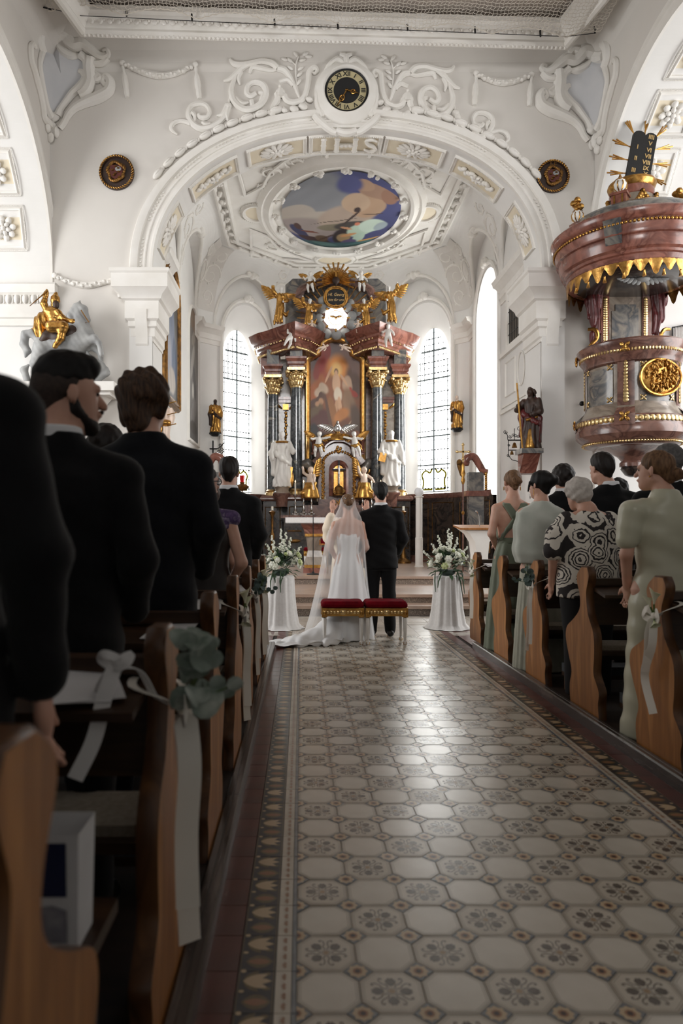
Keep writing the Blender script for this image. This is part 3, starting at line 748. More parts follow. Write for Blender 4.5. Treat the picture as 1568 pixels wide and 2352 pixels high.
# ---- oval ceiling painting and its frame
OC = V((.97, 16.85, ZF)); OA, OB = 1.40, 1.98
def oval(a, b, n=72, z=0.0): return [OC+V((a*math.cos(2*PI*k/n), b*math.sin(2*PI*k/n), z)) for k in range(n)]
def painting(name, parent, fn, nu, nv, blobs, bg, rough=.55, noise=.035, seed=3, wl=None, lab=None):
    """flat picture surface; fn(u, v) -> world point; colours come from soft painted patches (u, v, ru, rv, angle, colour, softness)"""
    U, Vv = np.meshgrid(np.linspace(0, 1, nu), np.linspace(0, 1, nv), indexing='ij')
    col = np.zeros((nu, nv, 3)); 
    b = np.array([lin(c)[:3] for c in bg]); t = Vv*(len(b)-1)
    for q in range(3): col[..., q] = np.interp(t.ravel(), range(len(b)), b[:, q]).reshape(t.shape)
    rg = np.random.RandomState(seed); K = 14
    nz = sum(np.sin(rg.uniform(4, 34)*U+rg.uniform(4, 34)*Vv+rg.uniform(0, 6.28)) for _ in range(K))/K
    for bl in blobs:
        u, v, ru, rv, an, c = bl[:6]; so = bl[6] if len(bl) > 6 else .35
        x = U-u+nz*.012; y = Vv-v+nz*.012; ca, sa = math.cos(an), math.sin(an); d = np.sqrt(((x*ca+y*sa)/ru)**2+((-x*sa+y*ca)/rv)**2)
        w_ = np.clip((1+so*.5-d)/max(so, .02), 0, 1); w_ = (w_*w_*(3-2*w_))[..., None]; col = col*(1-w_)+np.array(lin(c)[:3])*w_
    col = np.clip(col*(1+noise*6*nz[..., None]), 0, 1)
    m = MB(); m.grid(fn, nu, nv); o = m.build(name, MT_paint(rough), parent, ang=0) if parent is not None else m.build(name, MT_paint(rough), None, ang=0)
    at = o.data.color_attributes.new('paint', 'FLOAT_COLOR', 'POINT'); at.data.foreach_set('color', np.concatenate([col.reshape(-1, 3), np.ones((nu*nv, 1))], 1).ravel())
    return o
def MT_paint(rough):
    k = 'painted_canvas_%d' % int(rough*100)
    if k not in MT:
        mm = bpy.data.materials.new(k); mm.use_nodes = True; b = mm.node_tree.nodes['Principled BSDF']; a = mm.node_tree.nodes.new('ShaderNodeAttribute'); a.attribute_name = 'paint'
        mm.node_tree.links.new(a.outputs['Color'], b.inputs['Base Color']); b.inputs['Roughness'].default_value = rough; MT[k] = mm
    return MT[k]
m = MB()
m.sweep(oval(OA+.30, OB+.36), [(-.06, 0), (-.04, -.10), (.04, -.13), (.10, -.07), (.16, -.05), (.22, -.10), (.30, -.06), (.34, 0)], closed=True)
ov = m.build('oval_frame', MT['stucco'], ceil_f, ang=50)
m = MB()
for k in range(16):
    a = 2*PI*k/16; p = OC+V(((OA+.16)*math.cos(a), (OB+.2)*math.sin(a), -.09))
    for q in range(6): m.ell(p+V((rnd.uniform(-.09, .09), rnd.uniform(-.09, .09), rnd.uniform(-.05, .0))), (.055, .055, .04), 7, 5)
tag(m.build('oval_frame_leaf', MT['stucco'], ceil_f), kind='stuff')
# painting of a boat in a storm: u along x, v from the near edge (top of the picture as seen) to the far edge
SKY, STORM, CL, OCH = (62, 66, 112), (126, 128, 134), (176, 166, 156), (178, 148, 122)
bl = [(.2, .2, .3, .25, 0, STORM, .5), (.28, .34, .34, .2, .15, (134, 136, 142), .4), (.12, .5, .17, .14, 0, CL, .15), (.3, .6, .34, .13, -.1, CL, .2), (.2, .72, .3, .16, 0, (150, 138, 134), .4), (.55, .55, .25, .16, -.3, (170, 152, 138), .25),
      (.72, .38, .15, .17, .2, OCH, .12), (.62, .36, .12, .12, 0, (186, 160, 136), .15), (.80, .2, .2, .09, .25, (160, 128, 108), .12), (.68, .14, .1, .07, 0, (172, 140, 116), .12), (.9, .25, .07, .1, 0, (150, 112, 92), .2),
      (.55, .14, .12, .1, 0, (76, 80, 128), .5), (.5, .68, .20, .05, -.12, (122, 114, 96), .2), (.62, .66, .17, .06, -.1, (66, 60, 58), .25), (.54, .82, .09, .12, .3, (44, 34, 36), .3), (.72, .73, .14, .10, -.35, (176, 196, 178), .2), (.80, .68, .12, .10, .2, (188, 206, 192), .2), (.72, .86, .06, .09, 0, (170, 192, 176), .25), (.88, .70, .06, .07, 0, (150, 164, 170), .3),
      (.66, .64, .025, .025, 0, (196, 120, 92), .3), (.57, .70, .06, .015, .3, (190, 140, 106), .3), (.56, .84, .07, .06, 0, (156, 132, 98), .3), (.60, .80, .08, .02, -.3, (192, 142, 96), .3), (.63, .92, .09, .05, 0, (88, 76, 112), .3),
      (.12, .80, .06, .13, -.4, (52, 52, 84), .2), (.12, .70, .03, .05, 0, (74, 48, 42), .3), (.22, .77, .09, .014, .12, (110, 62, 46), .3), (.25, .90, .18, .05, .15, (58, 34, 34), .2), (.33, .86, .07, .05, 0, (94, 74, 54), .3), (.38, .84, .1, .012, -.5, (72, 50, 40), .3),
      (.60, .55, .115, .012, -.95, (56, 40, 38), .3), (.635, .445, .03, .035, 0, (58, 42, 42), .3), (.45, .60, .2, .004, -.22, (60, 50, 46), .5), (.78, .50, .09, .006, -.05, (60, 44, 40), .4),
      (.85, .92, .12, .02, 0, (196, 150, 84), .3), (.5, .97, .45, .055, 0, (58, 90, 96), .25), (.35, .95, .15, .03, .1, (84, 118, 116), .4), (.75, .97, .18, .035, -.1, (70, 108, 108), .4), (.6, 1.0, .4, .03, 0, (46, 72, 70), .4)]
def ovalfn(u, v):
    a, r = 2*PI*u, v; return OC
def disc(u, v):   # square to oval
    x, y = 2*u-1, 1-2*v
    k = 1.0; X_ = x*math.sqrt(max(1-y*y/2, 0)); Y_ = y*math.sqrt(max(1-x*x/2, 0)); return OC+V((X_*OA*1.02, -Y_*OB*1.02*1.0, -.03))
disc2 = lambda u, v: (lambda p: V((p.x, p.y, p.z)))(disc(u, v))
ceil_p = painting('ceiling_painting', None, disc2, 110, 110, bl, [SKY, (72, 76, 124), (60, 64, 108), (64, 66, 104)], .8, .02)
tag(ceil_p, 'large oval fresco of a storm-tossed boat on the chancel ceiling', 'painting')
# panels around the oval: side medallions and scrolls in low relief
m = MB(); m2 = MB(); m3 = MB()
for cx, cy, a, b in ((.97-2.05, 16.85, .30, .42), (.97+2.05, 16.85, .30, .42), (.97, 19.75, .52, .36), (.97, 14.2, .45, .20)):
    pts = [V((cx+a*math.cos(2*PI*k/32), cy+b*math.sin(2*PI*k/32), ZF)) for k in range(32)]
    m.sweep(pts, [(-.05, 0), (-.04, -.05), (.02, -.06), (.06, 0)], closed=True); m2.add([p+V((0, 0, -.008)) for p in pts], [tuple(range(32))])
    for k in range(44): m.ell(V((cx+(a+.09)*math.cos(2*PI*k/44), cy+(b+.09)*math.sin(2*PI*k/44), ZF-.02)), (.02, .02, .02), 5, 4)
for sx in (-1, 1):
    for sy, cy in ((-1, 14.95), (1, 18.75)):
        f = lambda a, b, c: V((.97+sx*(1.62+a), cy+b, ZF-.015+c))
        acanthus(m3, f, 0, 0, .30, PI/2, sy*sx, .03); acanthus(m3, f, -.55, sy*.42, .24, 0, -sy, .026); acanthus(m3, f, .12, -sy*.62, .2, 0, sy, .024)
        q = [f(.62, -sy*.98, 0), f(.72, sy*.75, 0), f(-.9, sy*1.02, 0), f(-.35, sy*.55, 0), f(.0, sy*.05, 0), f(.18, -sy*.55, 0)]
        m.sweep(q, [(-.04, 0), (-.03, -.04), (.02, -.04), (.04, 0)], closed=True)
m.build('ceiling_panel_moulding', MT['stucco'], ceil_f, ang=50); m2.build('ceiling_medallion', MT['stucco_cream'], ceil_f); tag(m3.build('ceiling_scroll_relief', MT['stucco'], ceil_f), kind='stuff')

# ---- windows
g = bpy.data.materials.new('window_glass'); g.use_nodes = True; nt = g.node_tree; nt.nodes.clear(); o_ = nt.nodes.new('ShaderNodeOutputMaterial'); t_ = nt.nodes.new('ShaderNodeBsdfTransparent'); gl = nt.nodes.new('ShaderNodeBsdfGlossy'); gl.inputs['Roughness'].default_value = .1; mx = nt.nodes.new('ShaderNodeMixShader'); mx.inputs[0].default_value = .06
t_.inputs[0].default_value = (.96, .98, .98, 1); nt.links.new(t_.outputs[0], mx.inputs[1]); nt.links.new(gl.outputs[0], mx.inputs[2]); nt.links.new(mx.outputs[0], o_.inputs[0]); MT['glass'] = g
def tint(name, c):
    mm = bpy.data.materials.new(name); mm.use_nodes = True; n = mm.node_tree; n.nodes.clear(); a = n.nodes.new('ShaderNodeOutputMaterial'); b = n.nodes.new('ShaderNodeBsdfTransparent'); b.inputs[0].default_value = lin(c); n.links.new(b.outputs[0], a.inputs[0]); MT[name] = mm
M('lead_dark', (40, 44, 46), rough=.6); tint('glass_yellow', (96, 92, 44)); tint('glass_grey', (60, 66, 70))
def leaded_window(idx, i, hw, sill, spr, rise, depth, stained=True):
    p0, p1 = CP[i], CP[i+1]; d = (p1-p0).normalized(); nO = outn(p0, p1); h = WIN[i]; O = p0+d*h[0]+nO*depth
    par = thing('window_%d' % idx, None, None, (O.x, O.y, sill), kind='structure')
    # reveal from the wall face to the window frame
    a = hole_outline(p0, p1, h, 20); b = hole_outline(p0, p1, (h[0], hw, sill, spr, rise), 20, nO*depth)
    m = MB(); m.add(a+b, [(k, k+1, len(a)+k+1, len(a)+k) for k in range(len(a)-1)]+[(0, len(a), 2*len(a)-1, len(a)-1)]); m.build('window_reveal', MT['plaster'], par, ang=60)
    m = MB(); fr_ = hole_outline(p0, p1, (h[0], h[1]+.10, h[2], h[3], h[4]+.12), 20, nO*-.005); m.sweep(fr_, [(-.05, 0), (-.05, .05), (.0, .07), (.05, .04), (.06, 0)], up=-nO)
    for q in (-.09, 0, .09): m.ell(p0+d*(h[0]+q)+V((0, 0, h[3]+h[4]+.16+.06*(q == 0)))-nO*.05, (.10, .10, .10), 8, 6)
    m.build('window_surround', MT['stucco'], par, ang=45)
    def f(x, z, e=0): return O+d*x+V((0, 0, z))+nO*e
    def top(x): return spr+rise*max(1-(abs(x)/hw)**1.6, 0)**.8
    zs = [sill+.0, sill+.78, sill+1.62, sill+2.46, sill+3.30, sill+4.12, spr+rise]
    for r in range(len(zs)-1):
        for s_ in (-1, 1):
            xs = np.linspace(0, hw*s_, 9); up_ = [(x, min(zs[r+1]-.012, top(x))) for x in xs]; lo_ = [(x, zs[r]+.012) for x in xs]
            ok = [k for k in range(9) if up_[k][1] > lo_[k][1]+.01]
            if len(ok) < 2: continue
            m = MB(); m.add([f(*lo_[k]) for k in ok]+[f(*up_[k]) for k in ok], [(k, k+1, len(ok)+k+1, len(ok)+k) for k in range(len(ok)-1)]); m.build('pane', MT['glass'], par, ang=0)
    m = MB(); m.tube([f(0, sill), f(0, spr+rise)], .028, 6)
    for z in zs[1:-1]: m.tube([f(-hw, z), f(hw, z)] if z < spr else [f(-hw*.8, z), f(hw*.8, z)], .026, 6)
    m.box(f(0, sill-.02), (hw, .03, .03), math.atan2(d.y, d.x)); m.build('window_bar', MT['lead'], par)
    m = MB(); z = sill+.1; k = 0
    while z < spr+rise-.1:
        hwz = hw if z < spr else hw*.98*max(1-((z-spr)/rise)**1.3, .05)**.7
        for q in range(10):
            x0, x1 = -hwz+2*hwz*q/10, -hwz+2*hwz*(q+.62)/10; m.tube([f(x0, z), f(x1, z)], .013 if k % 2 else .019, 4, cap=False)
        z += .17 if z > spr-.4 else .28; k += 1
    for x in (-hw*.86, hw*.86): m.tube([f(x, sill), f(x, spr+.1)], .014, 4)
    for x in (-hw*.6, -hw*.3, hw*.3, hw*.6): m.tube([f(x, spr-.5), f(x, top(x)-.05)], .013, 4)
    tag(m.build('window_lead', MT['lead_dark'], par), kind='stuff')
    if stained:
        m = MB()
        for s_ in (-1, 1):
            m.tube([f(*p) for p in cr([V((s_*hw*.72, sill+.05, 0)), V((s_*hw*.66, sill+.3, 0)), V((s_*hw*.75, sill+.5, 0)), V((s_*hw*.5, sill+.62, 0)), V((s_*hw*.25, sill+.55, 0)), V((s_*hw*.1, sill+.68, 0))], 5)] if False else [f(p.x, p.y) for p in cr([V((s_*hw*.72, sill+.05, 0)), V((s_*hw*.66, sill+.3, 0)), V((s_*hw*.75, sill+.5, 0)), V((s_*hw*.5, sill+.62, 0)), V((s_*hw*.25, sill+.55, 0)), V((s_*hw*.1, sill+.68, 0))], 5)], .028, 5)
            m.tube([f(s_*hw*.1, sill+.06), f(s_*hw*.7, sill+.06)], .03, 5)
        m.build('stained_glass', MT['glass_yellow'], par)
leaded_window(1, 1, .55, 2.35, 6.1, 1.02, .5)
leaded_window(2, 3, .55, 2.35, 6.1, 1.02, .5)
leaded_window(3, 4, .85, 2.0, 6.4, .95, .95, False)

# ---- front wall: pilaster capitals and corbels
def capital(x0, x1, nm, flank):
    """entablature block over a pilaster: x0..x1 on the wall face, returning along the reveal"""
    m = MB(); zz = PZ(632, WY)-.02
    pr = [(0, -1.22), (.02, -1.22), (.02, -1.16), (.05, -1.13), (.05, -.98), (.09, -.95), (.09, -.86), (.14, -.82), (.14, -.50), (.19, -.47), (.22, -.40), (.34, -.30), (.34, -.06), (.37, -.03), (.37, .03), (0, .06)]
    xa, xb = (x0, x1)
    path = [V((xa, WY, zz)), V((xb, WY, zz)), V((xb, WB, zz))] if flank > 0 else [V((xa, WB, zz)), V((xa, WY, zz)), V((xb, WY, zz))]
    if flank > 0: path = [V((xa, WY+.3, zz))]+path
    else: path = path+[V((xb, WY+.3, zz))]
    m.sweep(path, pr); m.sweep(path, [(0, .06), (-.4, .06)])
    return m.build('pilaster_capital', MT['stucco'], wall_front, ang=35)
capital(PX(283, WY)+.20, XC-AH, 'l', 1); capital(XC+AH, PX(1290, WY)-.12, 'r', -1)
for sx, xw in ((-1, XC-AH), (1, XC+AH)):   # scroll corbel and shaft line under the capital
    m = MB(); x0 = xw+sx*.08; zt_ = PZ(715, WY)
    m.add([], []); poly = [V((x0, WY, zt_)), V((x0, WY-.16, zt_)), V((x0, WY-.15, zt_-.18)), V((x0, WY-.09, zt_-.34)), V((x0, WY-.06, zt_-.5)), V((x0, WY-.07, zt_-.62)), V((x0, WY-.02, zt_-.70)), V((x0, WY, zt_-.70))]
    m.prism(poly, (sx*.22, 0, 0)); m.build('pilaster_corbel', MT['stucco'], wall_front, ang=35)
    m = MB(); m.b2((xw-.0, WY-.045, 0), (xw+sx*.42, WY+.02, zt_+.2)); m.build('pilaster_shaft', MT['plaster'], wall_front)
# ================================================================= STUCCO OF THE FRONT WALL
def W(px, py, e=0.0):
    """point on the nave front wall (or, past the corners, on the side walls) seen at a pixel, raised by e"""
    if px < 690+SL*F/WY:
        Y = SL*F/(px-VX); p = P(px, py, Y); return V((p.x+e, p.y, p.z))
    if px > 690+SR*F/WY:
        Y = SR*F/(px-VX); p = P(px, py, Y); return V((p.x-e, p.y, p.z))
    Y = WY
    for _ in range(6): Y = cove(PZ(py, Y-e))
    return P(px, py, Y-e)
UPX = WY/F    # metres per pixel on that wall
def stroke(m, pts, r, e=.02, k=5, n=8):
    q = cr([V((x, y, 0)) for x, y in pts], k); m.tube([W(p.x, p.y, e) for p in q], [x*UPX for x in r] if hasattr(r, '__len__') else r*UPX, n)
def knob(m, px, py, rx, ry=None, e=.03, a=0.0, d=.05):
    m.ell(W(px, py, e), (rx*UPX, d, (ry or rx)*UPX), 8, 6, Matrix.Rotation(a, 3, 'Y'))
idm = lambda x, y: (x, y)
mir = lambda x, y: (795+(795-x)*.925, y+7+max(0, (700-x))*.055)
# ---- cartouches in the corners
c6 = lambda L: [(40+x/6.03, 30+y/6.03) for x, y in L]
CART = [(c6([(235, 480), (200, 430), (160, 480), (165, 650), (210, 800), (250, 950), (290, 1100), (330, 1300), (350, 1450), (430, 1540)]), (3, 6, 7, 6, 7)),
        (c6([(330, 520), (290, 700), (310, 900), (340, 1100), (380, 1300), (430, 1420)]), (6, 5, 6, 7, 8)),
        (c6([(330, 530), (290, 400), (310, 250), (380, 170), (450, 185), (440, 230)]), (8, 9, 8, 6, 3)),
        (c6([(330, 370), (420, 390), (520, 330), (640, 300), (720, 380), (800, 440), (900, 420), (1000, 490), (1100, 570), (1180, 600), (1250, 570), (1235, 515), (1180, 520)]), (9, 12, 12, 11, 8, 6, 3)),
        (c6([(550, 440), (640, 540), (760, 595), (860, 580)]), (4, 8, 8, 4)), (c6([(860, 570), (940, 650), (950, 790), (920, 920), (860, 1030), (760, 1120), (680, 1220), (600, 1330), (560, 1430)]), (8, 7, 5, 8, 7, 6, 8)),
        (c6([(1210, 920), (1250, 960), (1215, 1000), (1180, 940), (1230, 890), (1285, 960), (1265, 1080), (1150, 1160), (1000, 1220), (880, 1270), (780, 1330), (700, 1420), (650, 1520), (590, 1600)]), (3, 4, 5, 8, 10, 11, 9, 7, 6, 5)),
        (c6([(1010, 590), (1000, 760), (1010, 950), (960, 1090), (860, 1150)]), (9, 11, 10, 12, 9)), (c6([(1250, 620), (1180, 690), (1080, 700), (1030, 650), (1080, 620)]), (6, 7, 6, 3)),
        (c6([(1040, 880), (1100, 930), (1150, 900), (1110, 860), (1050, 800)]), (6, 6, 4)), (c6([(850, 810), (900, 830), (930, 900)]), (5, 6, 5)),
        (c6([(600, 350), (640, 340), (680, 400), (650, 420)]), (4, 5, 3)), (c6([(640, 300), (740, 290), (800, 280), (860, 340), (930, 360)]), (6, 8, 6, 7, 3))]
LEAF = [(c6([(480, 1440)])[0], 18, 12), (c6([(450, 1600)])[0], 12, 18), (c6([(430, 1720)])[0], 9, 12), (c6([(535, 1650)])[0], 8, 13), (c6([(395, 1590)])[0], 7, 10)]
PANEL = c6([(430, 400), (560, 450), (760, 600), (920, 640), (940, 780), (850, 1010), (700, 1160), (560, 1400), (430, 1380), (340, 1000), (300, 700), (350, 520)])
mapc = lambda x, y: (1425-(x-60)*185/192, 93+(y-55)*259/270)
for f in (idm, mapc):
    m = MB()
    for pts, r in CART: stroke(m, [f(*p) for p in pts], [q*1.25 for q in r], .025)
    for (x, y), rx, ry in LEAF: knob(m, *f(x, y), rx, ry, .03, d=.07)
    ct = m.build('stucco_cartouche', MT['stucco'], wall_front)
    m = MB(); q = [W(*f(*p), .012) for p in PANEL]; c = sum(q, V((0, 0, 0)))/len(q); m.add([c]+q, [(0, i+1, (i+1) % len(q)+1) for i in range(len(q))]); m.build('cartouche_panel', MT['stucco_blue'], ct)
# ---- garlands with tassels
def garland(a, mid, b, ta, tb):
    m = MB(); pts = cr([V((*a, 0)), *[V((*p, 0)) for p in mid], V((*b, 0))], 8)
    m.tube([W(p.x, p.y, .03) for p in pts], [3.5*UPX, 5.5*UPX, 7*UPX, 8*UPX, 7*UPX, 5.5*UPX, 3.5*UPX], 8)
    for i in range(2, len(pts)-1, 2):
        knob(m, pts[i].x, pts[i].y+(2 if i % 4 else -2), 5, 4, .06, .3)
    for k, t in ((a, ta), (b, tb)):
        knob(m, *k, 7, 7, .04)
        if t: m.tube([W(k[0]+(t[0]-k[0])*q, k[1]+(t[1]-k[1])*q, .03) for q in np.linspace(0, 1, 9)], [3*UPX, 4*UPX, 3*UPX, 6*UPX, 7*UPX, 7.5*UPX, 6*UPX, 6.5*UPX, 5*UPX], 8)
    return m.build('stucco_garland', MT['stucco'], wall_front)
garland((281, 144), [(310, 159), (345, 171), (375, 174), (412, 166)], (448, 148), (292, 224), (458, 227))
garland((1094, 168), [(1120, 182), (1155, 190), (1190, 184)], (1221, 171), (1089, 242), (1215, 244))
garland((126, 633), [(160, 648), (200, 655), (240, 648)], (276, 637), None, (276, 684))
# ---- scrolls, branches, bell-capped brackets left and right of the clock
c5 = lambda L: [(380+x/4.356, 100+y/4.356) for x, y in L]
SCR = [([(720, 290), (680, 380), (655, 480), (690, 590), (780, 660), (880, 655), (970, 590), (1005, 500), (980, 420), (900, 385), (830, 420), (810, 490), (850, 530), (905, 500)], (4, 6, 8, 9, 9, 8, 7, 6, 7, 6)),
       ([(640, 150), (680, 200), (760, 215), (860, 195), (960, 175), (1060, 195), (1120, 250)], (3, 7, 8, 7, 7, 8, 8)), ([(1120, 250), (1190, 270), (1240, 330), (1280, 400), (1320, 500), (1340, 545)], (7, 8, 6, 5, 4, 3)),
       ([(840, 300), (870, 240), (950, 250), (1050, 270), (1110, 260)], (3, 6, 6, 5, 4)), ([(580, 375), (640, 360), (700, 310), (760, 250), (840, 205)], (3, 6, 7, 7, 6)), ([(745, 415), (730, 350), (760, 280)], (2, 5, 5)),
       ([(650, 470), (640, 560), (620, 640), (600, 720), (540, 790), (450, 840), (350, 850), (270, 800), (230, 720), (250, 640), (320, 605), (400, 615), (440, 680), (415, 735), (355, 740), (325, 710)], (2, 3, 6, 8, 8, 7, 7, 6, 5, 7, 5)),
       ([(250, 800), (160, 775), (80, 800), (60, 860), (120, 912)], (6, 5, 6, 5, 2)), ([(1140, 385), (1220, 365), (1280, 420)], (5, 6, 5)), ([(510, 720), (570, 710), (610, 640)], (2, 6, 7)), ([(630, 775), (610, 720), (635, 620)], (3, 7, 7)),
       ([(930, 490), (975, 500), (960, 560), (930, 620)], (5, 6, 6, 3)), ([(700, 540), (760, 600), (830, 590)], (4, 7, 3)), ([(860, 570), (870, 620), (890, 640)], (6, 7, 3)), ([(365, 790), (400, 810), (450, 800)], (5, 6, 3)), ([(260, 690), (290, 720), (290, 780)], (6, 6, 3)),
       ([(1330, 540), (1310, 400), (1302, 230), (1330, 130)], (2.5, 2, 1.8, 1.5)), ([(1300, 215), (1260, 180), (1200, 155)], (1.5, 1.5, 1)),
       ([(1110, 500), (1120, 560), (1075, 640), (1060, 700), (1100, 715)], (7, 8, 7, 7, 4)), ([(1185, 520), (1215, 575), (1290, 595), (1370, 560), (1410, 480), (1430, 380), (1440, 280), (1490, 245), (1520, 270), (1490, 300), (1465, 285)], (8, 8, 8, 8, 7, 7, 7, 7, 5, 4, 3)),
       ([(1150, 460), (1150, 540)], (8, 12))]
SL_ = [(1190, 158, .3), (1240, 165, .7), (1300, 105, 1.0), (1400, 103, -.5), (1430, 130, 0), (1370, 165, -.3), (1245, 245, .6), (1352, 250, -.6), (1340, 310, -.7), (1335, 385, -1)]
for side, f in (('l', idm), ('r', mir)):
    m = MB()
    for pts, r in SCR: stroke(m, [f(*p) for p in c5(pts)], [x*.95 for x in r], .02, 4, 7)
    for x, y, a in SL_:
        q = f(*c5([(x, y)])[0]); knob(m, *q, 8, 3.6, .025, a if side == 'l' else -a, .03)
    for x, y, r in ((1145, 430, 4), (1148, 495, 12), (1145, 655, 8), (625, 625, 9)): knob(m, *f(*c5([(x, y)])[0]), r, r, .03)
    m.build('stucco_scroll', MT['stucco'], wall_front)
    m = MB()     # bud garland resting on the archivolt
    for k in range(10):
        s = (-.665+k*.0485)*(1 if side == 'l' else -1); x, z = arch_s(s, AH+.52, AR+.43); x2, z2 = arch_s(s+.01, AH+.52, AR+.43); a = math.atan2(z2-z, x2-x)
        m.ell((x, WY-.05, z), (.135, .07, .062), 10, 6, Matrix.Rotation(-a, 3, 'Y')); m.ell((x, WY-.085, z+.01), (.10, .05, .03), 8, 5, Matrix.Rotation(-a, 3, 'Y'))
        x3, z3 = arch_s(s+.024*(1 if side == 'l' else -1), AH+.52, AR+.43); m.ell((x3, WY-.04, z3), (.03, .05, .045), 7, 5)
    m.build('stucco_bud_garland', MT['stucco'], wall_front)
# little garland buds of the clock bracket
m = MB()
for x, y, r in ((1190, 670, 7), (1285, 655, 10), (1375, 630, 10), (1440, 560, 8)):
    for f in (idm, mir): knob(m, *f(*c5([(x, y)])[0]), r*1.1, r*.75, .06, .3 if f is idm else -.3)
tag(m.build('stucco_bud', MT['stucco'], wall_front), kind='stuff')
# ---- coffers of the great arch
def arch_frame(s):
    x0, z0 = arch_s(s-.004); x1, z1 = arch_s(s+.004); x, z = arch_s(s); u = V((x1-x0, 0, z1-z0)).normalized(); n = V((u.z, 0, -u.x)); return V((x, (WY+WB)/2+.02, z)), u, n
def arch_map(s0):
    L_ = 0.5*float(sum(math.hypot(arch_s(s+.01)[0]-arch_s(s)[0], arch_s(s+.01)[1]-arch_s(s)[1]) for s in np.arange(-1, .995, .01)))
    def f(a, b, c=0.0):
        O, u, n = arch_frame(max(-.985, min(.985, s0+a/L_))); return O+V((0, -b, 0))+n*c
    return f
CC = [(-.80, .50, 'oval'), (-.53, .56, 'leaf'), (-.265, .60, 'oval'), (0, .72, 'ihs'), (.265, .60, 'oval'), (.53, .56, 'leaf'), (.80, .50, 'oval')]
for s0, hw, kind in CC:
    f = arch_map(s0); hb = .30; m = MB()
    per = [(-hw+2*hw*i/8, -hb) for i in range(8)]+[(hw, -hb+2*hb*i/4) for i in range(4)]+[(hw-2*hw*i/8, hb) for i in range(8)]+[(-hw, hb-2*hb*i/4) for i in range(4)]
    k = len(per)
    for (oa, ob, ca, cb) in ((1.0, .95, 0, .035), (.95, .90, .035, .035), (.90, .86, .035, .004)):
        a = [f(x*oa, y*oa, ca) for x, y in per]; b = [f(x*ob, y*ob, cb) for x, y in per]; m.add(a+b, [(i, (i+1) % k, k+(i+1) % k, k+i) for i in range(k)])
    for i in range(k):
        for q in range(5):
            x = per[i][0]+(per[(i+1) % k][0]-per[i][0])*q/5; y = per[i][1]+(per[(i+1) % k][1]-per[i][1])*q/5; m.box(f(x*.965, y*.94, .04), (.011, .011, .011))
    cf = m.build('coffer_frame', MT['stucco'], wall_arch)
    m = MB(); m.grid(lambda u, v: f((2*u-1)*hw*.9, (2*v-1)*hb*.88, .006), 9, 3); m.build('coffer_panel', MT['stucco_cream'], cf)
    m = MB(); O, u_, n_ = arch_frame(s0); R3 = Matrix((u_, V((0, -1, 0)), n_)).transposed()
    if kind == 'oval':
        m.ell(f(0, 0, .0), (.36, .225, .03), 20, 6, R3)
        for i in range(14):
            b = 2*PI*i/14; m.ell(f(.23*math.cos(b), .14*math.sin(b), .03), (.115, .045, .03), 8, 5, R3 @ Matrix.Rotation(math.atan2(.14*math.sin(b), .23*math.cos(b)), 3, 'Z'))
        for i in range(8):
            b = 2*PI*i/8+.2; m.ell(f(.09*math.cos(b), .055*math.sin(b), .05), (.06, .03, .03), 7, 5, R3 @ Matrix.Rotation(b, 3, 'Z'))
        m.ell(f(0, 0, .07), (.05, .04, .03), 8, 5, R3)
    elif kind == 'leaf':
        for i in range(13):
            a = -.36+.06*i; m.ell(f(a, .05*math.sin(i*2.1), .03), (.075, .05, .04), 7, 5, R3 @ Matrix.Rotation(i*.9, 3, 'Z'))
        for i in range(6):
            b = 2*PI*i/6; m.ell(f(.07*math.cos(b), .07*math.sin(b), .06), (.06, .035, .035), 7, 5, R3 @ Matrix.Rotation(b, 3, 'Z'))
    else:     # the monogram I H S
        for x in (-.42, -.16, .19):
            m.tube([f(x, -.2, .04), f(x, .2, .04)], [.045, .03, .03, .045], 8)
            for y in (-.2, 0, .2): m.ell(f(x, y, .05), (.06, .04, .03), 8, 5, R3)
        m.tube([f(-.16, 0, .04), f(.19, 0, .04)], [.03, .045, .03], 8)
        for x in (-.07, .015, .1): m.ell(f(x, 0, .06), (.045, .04, .03), 8, 5, R3)
        m.tube([f(*p[:2], .04) for p in cr([V((.60, .15, 0)), V((.50, .205, 0)), V((.39, .15, 0)), V((.44, .04, 0)), V((.55, -.03, 0)), V((.60, -.13, 0)), V((.50, -.2, 0)), V((.38, -.15, 0))], 5)], [.02, .035, .03, .045, .03, .035, .02], 8)
    m.build('coffer_relief', MT['stucco'], cf)
# ---- entablature of the left side pier and bracket for the rider
m = MB(); zt_ = PZ(655, 12.9)
m.sweep([V((SL-1.6, 12.92, zt_)), V((SL, 12.92, zt_)), V((SL, 13.2, zt_))], [(0, -.75), (.02, -.75), (.02, -.62), (.05, -.6), (.05, -.52), (.08, -.45), (.10, -.38), (.10, -.20), (.14, -.17), (.14, -.02), (.17, 0), (0, .02)])
e = m.build('pier_entablature', MT['stucco'], wall_front, ang=35)
m = MB()
for i in range(10): m.ell((SL-.1-i*.155, 12.80, zt_-.29), (.055, .05, .085), 10, 6); m.box((SL-.178-i*.155, 12.81, zt_-.29), (.008, .02, .08))
tag(m.build('egg_moulding', MT['stucco'], e), kind='stuff')
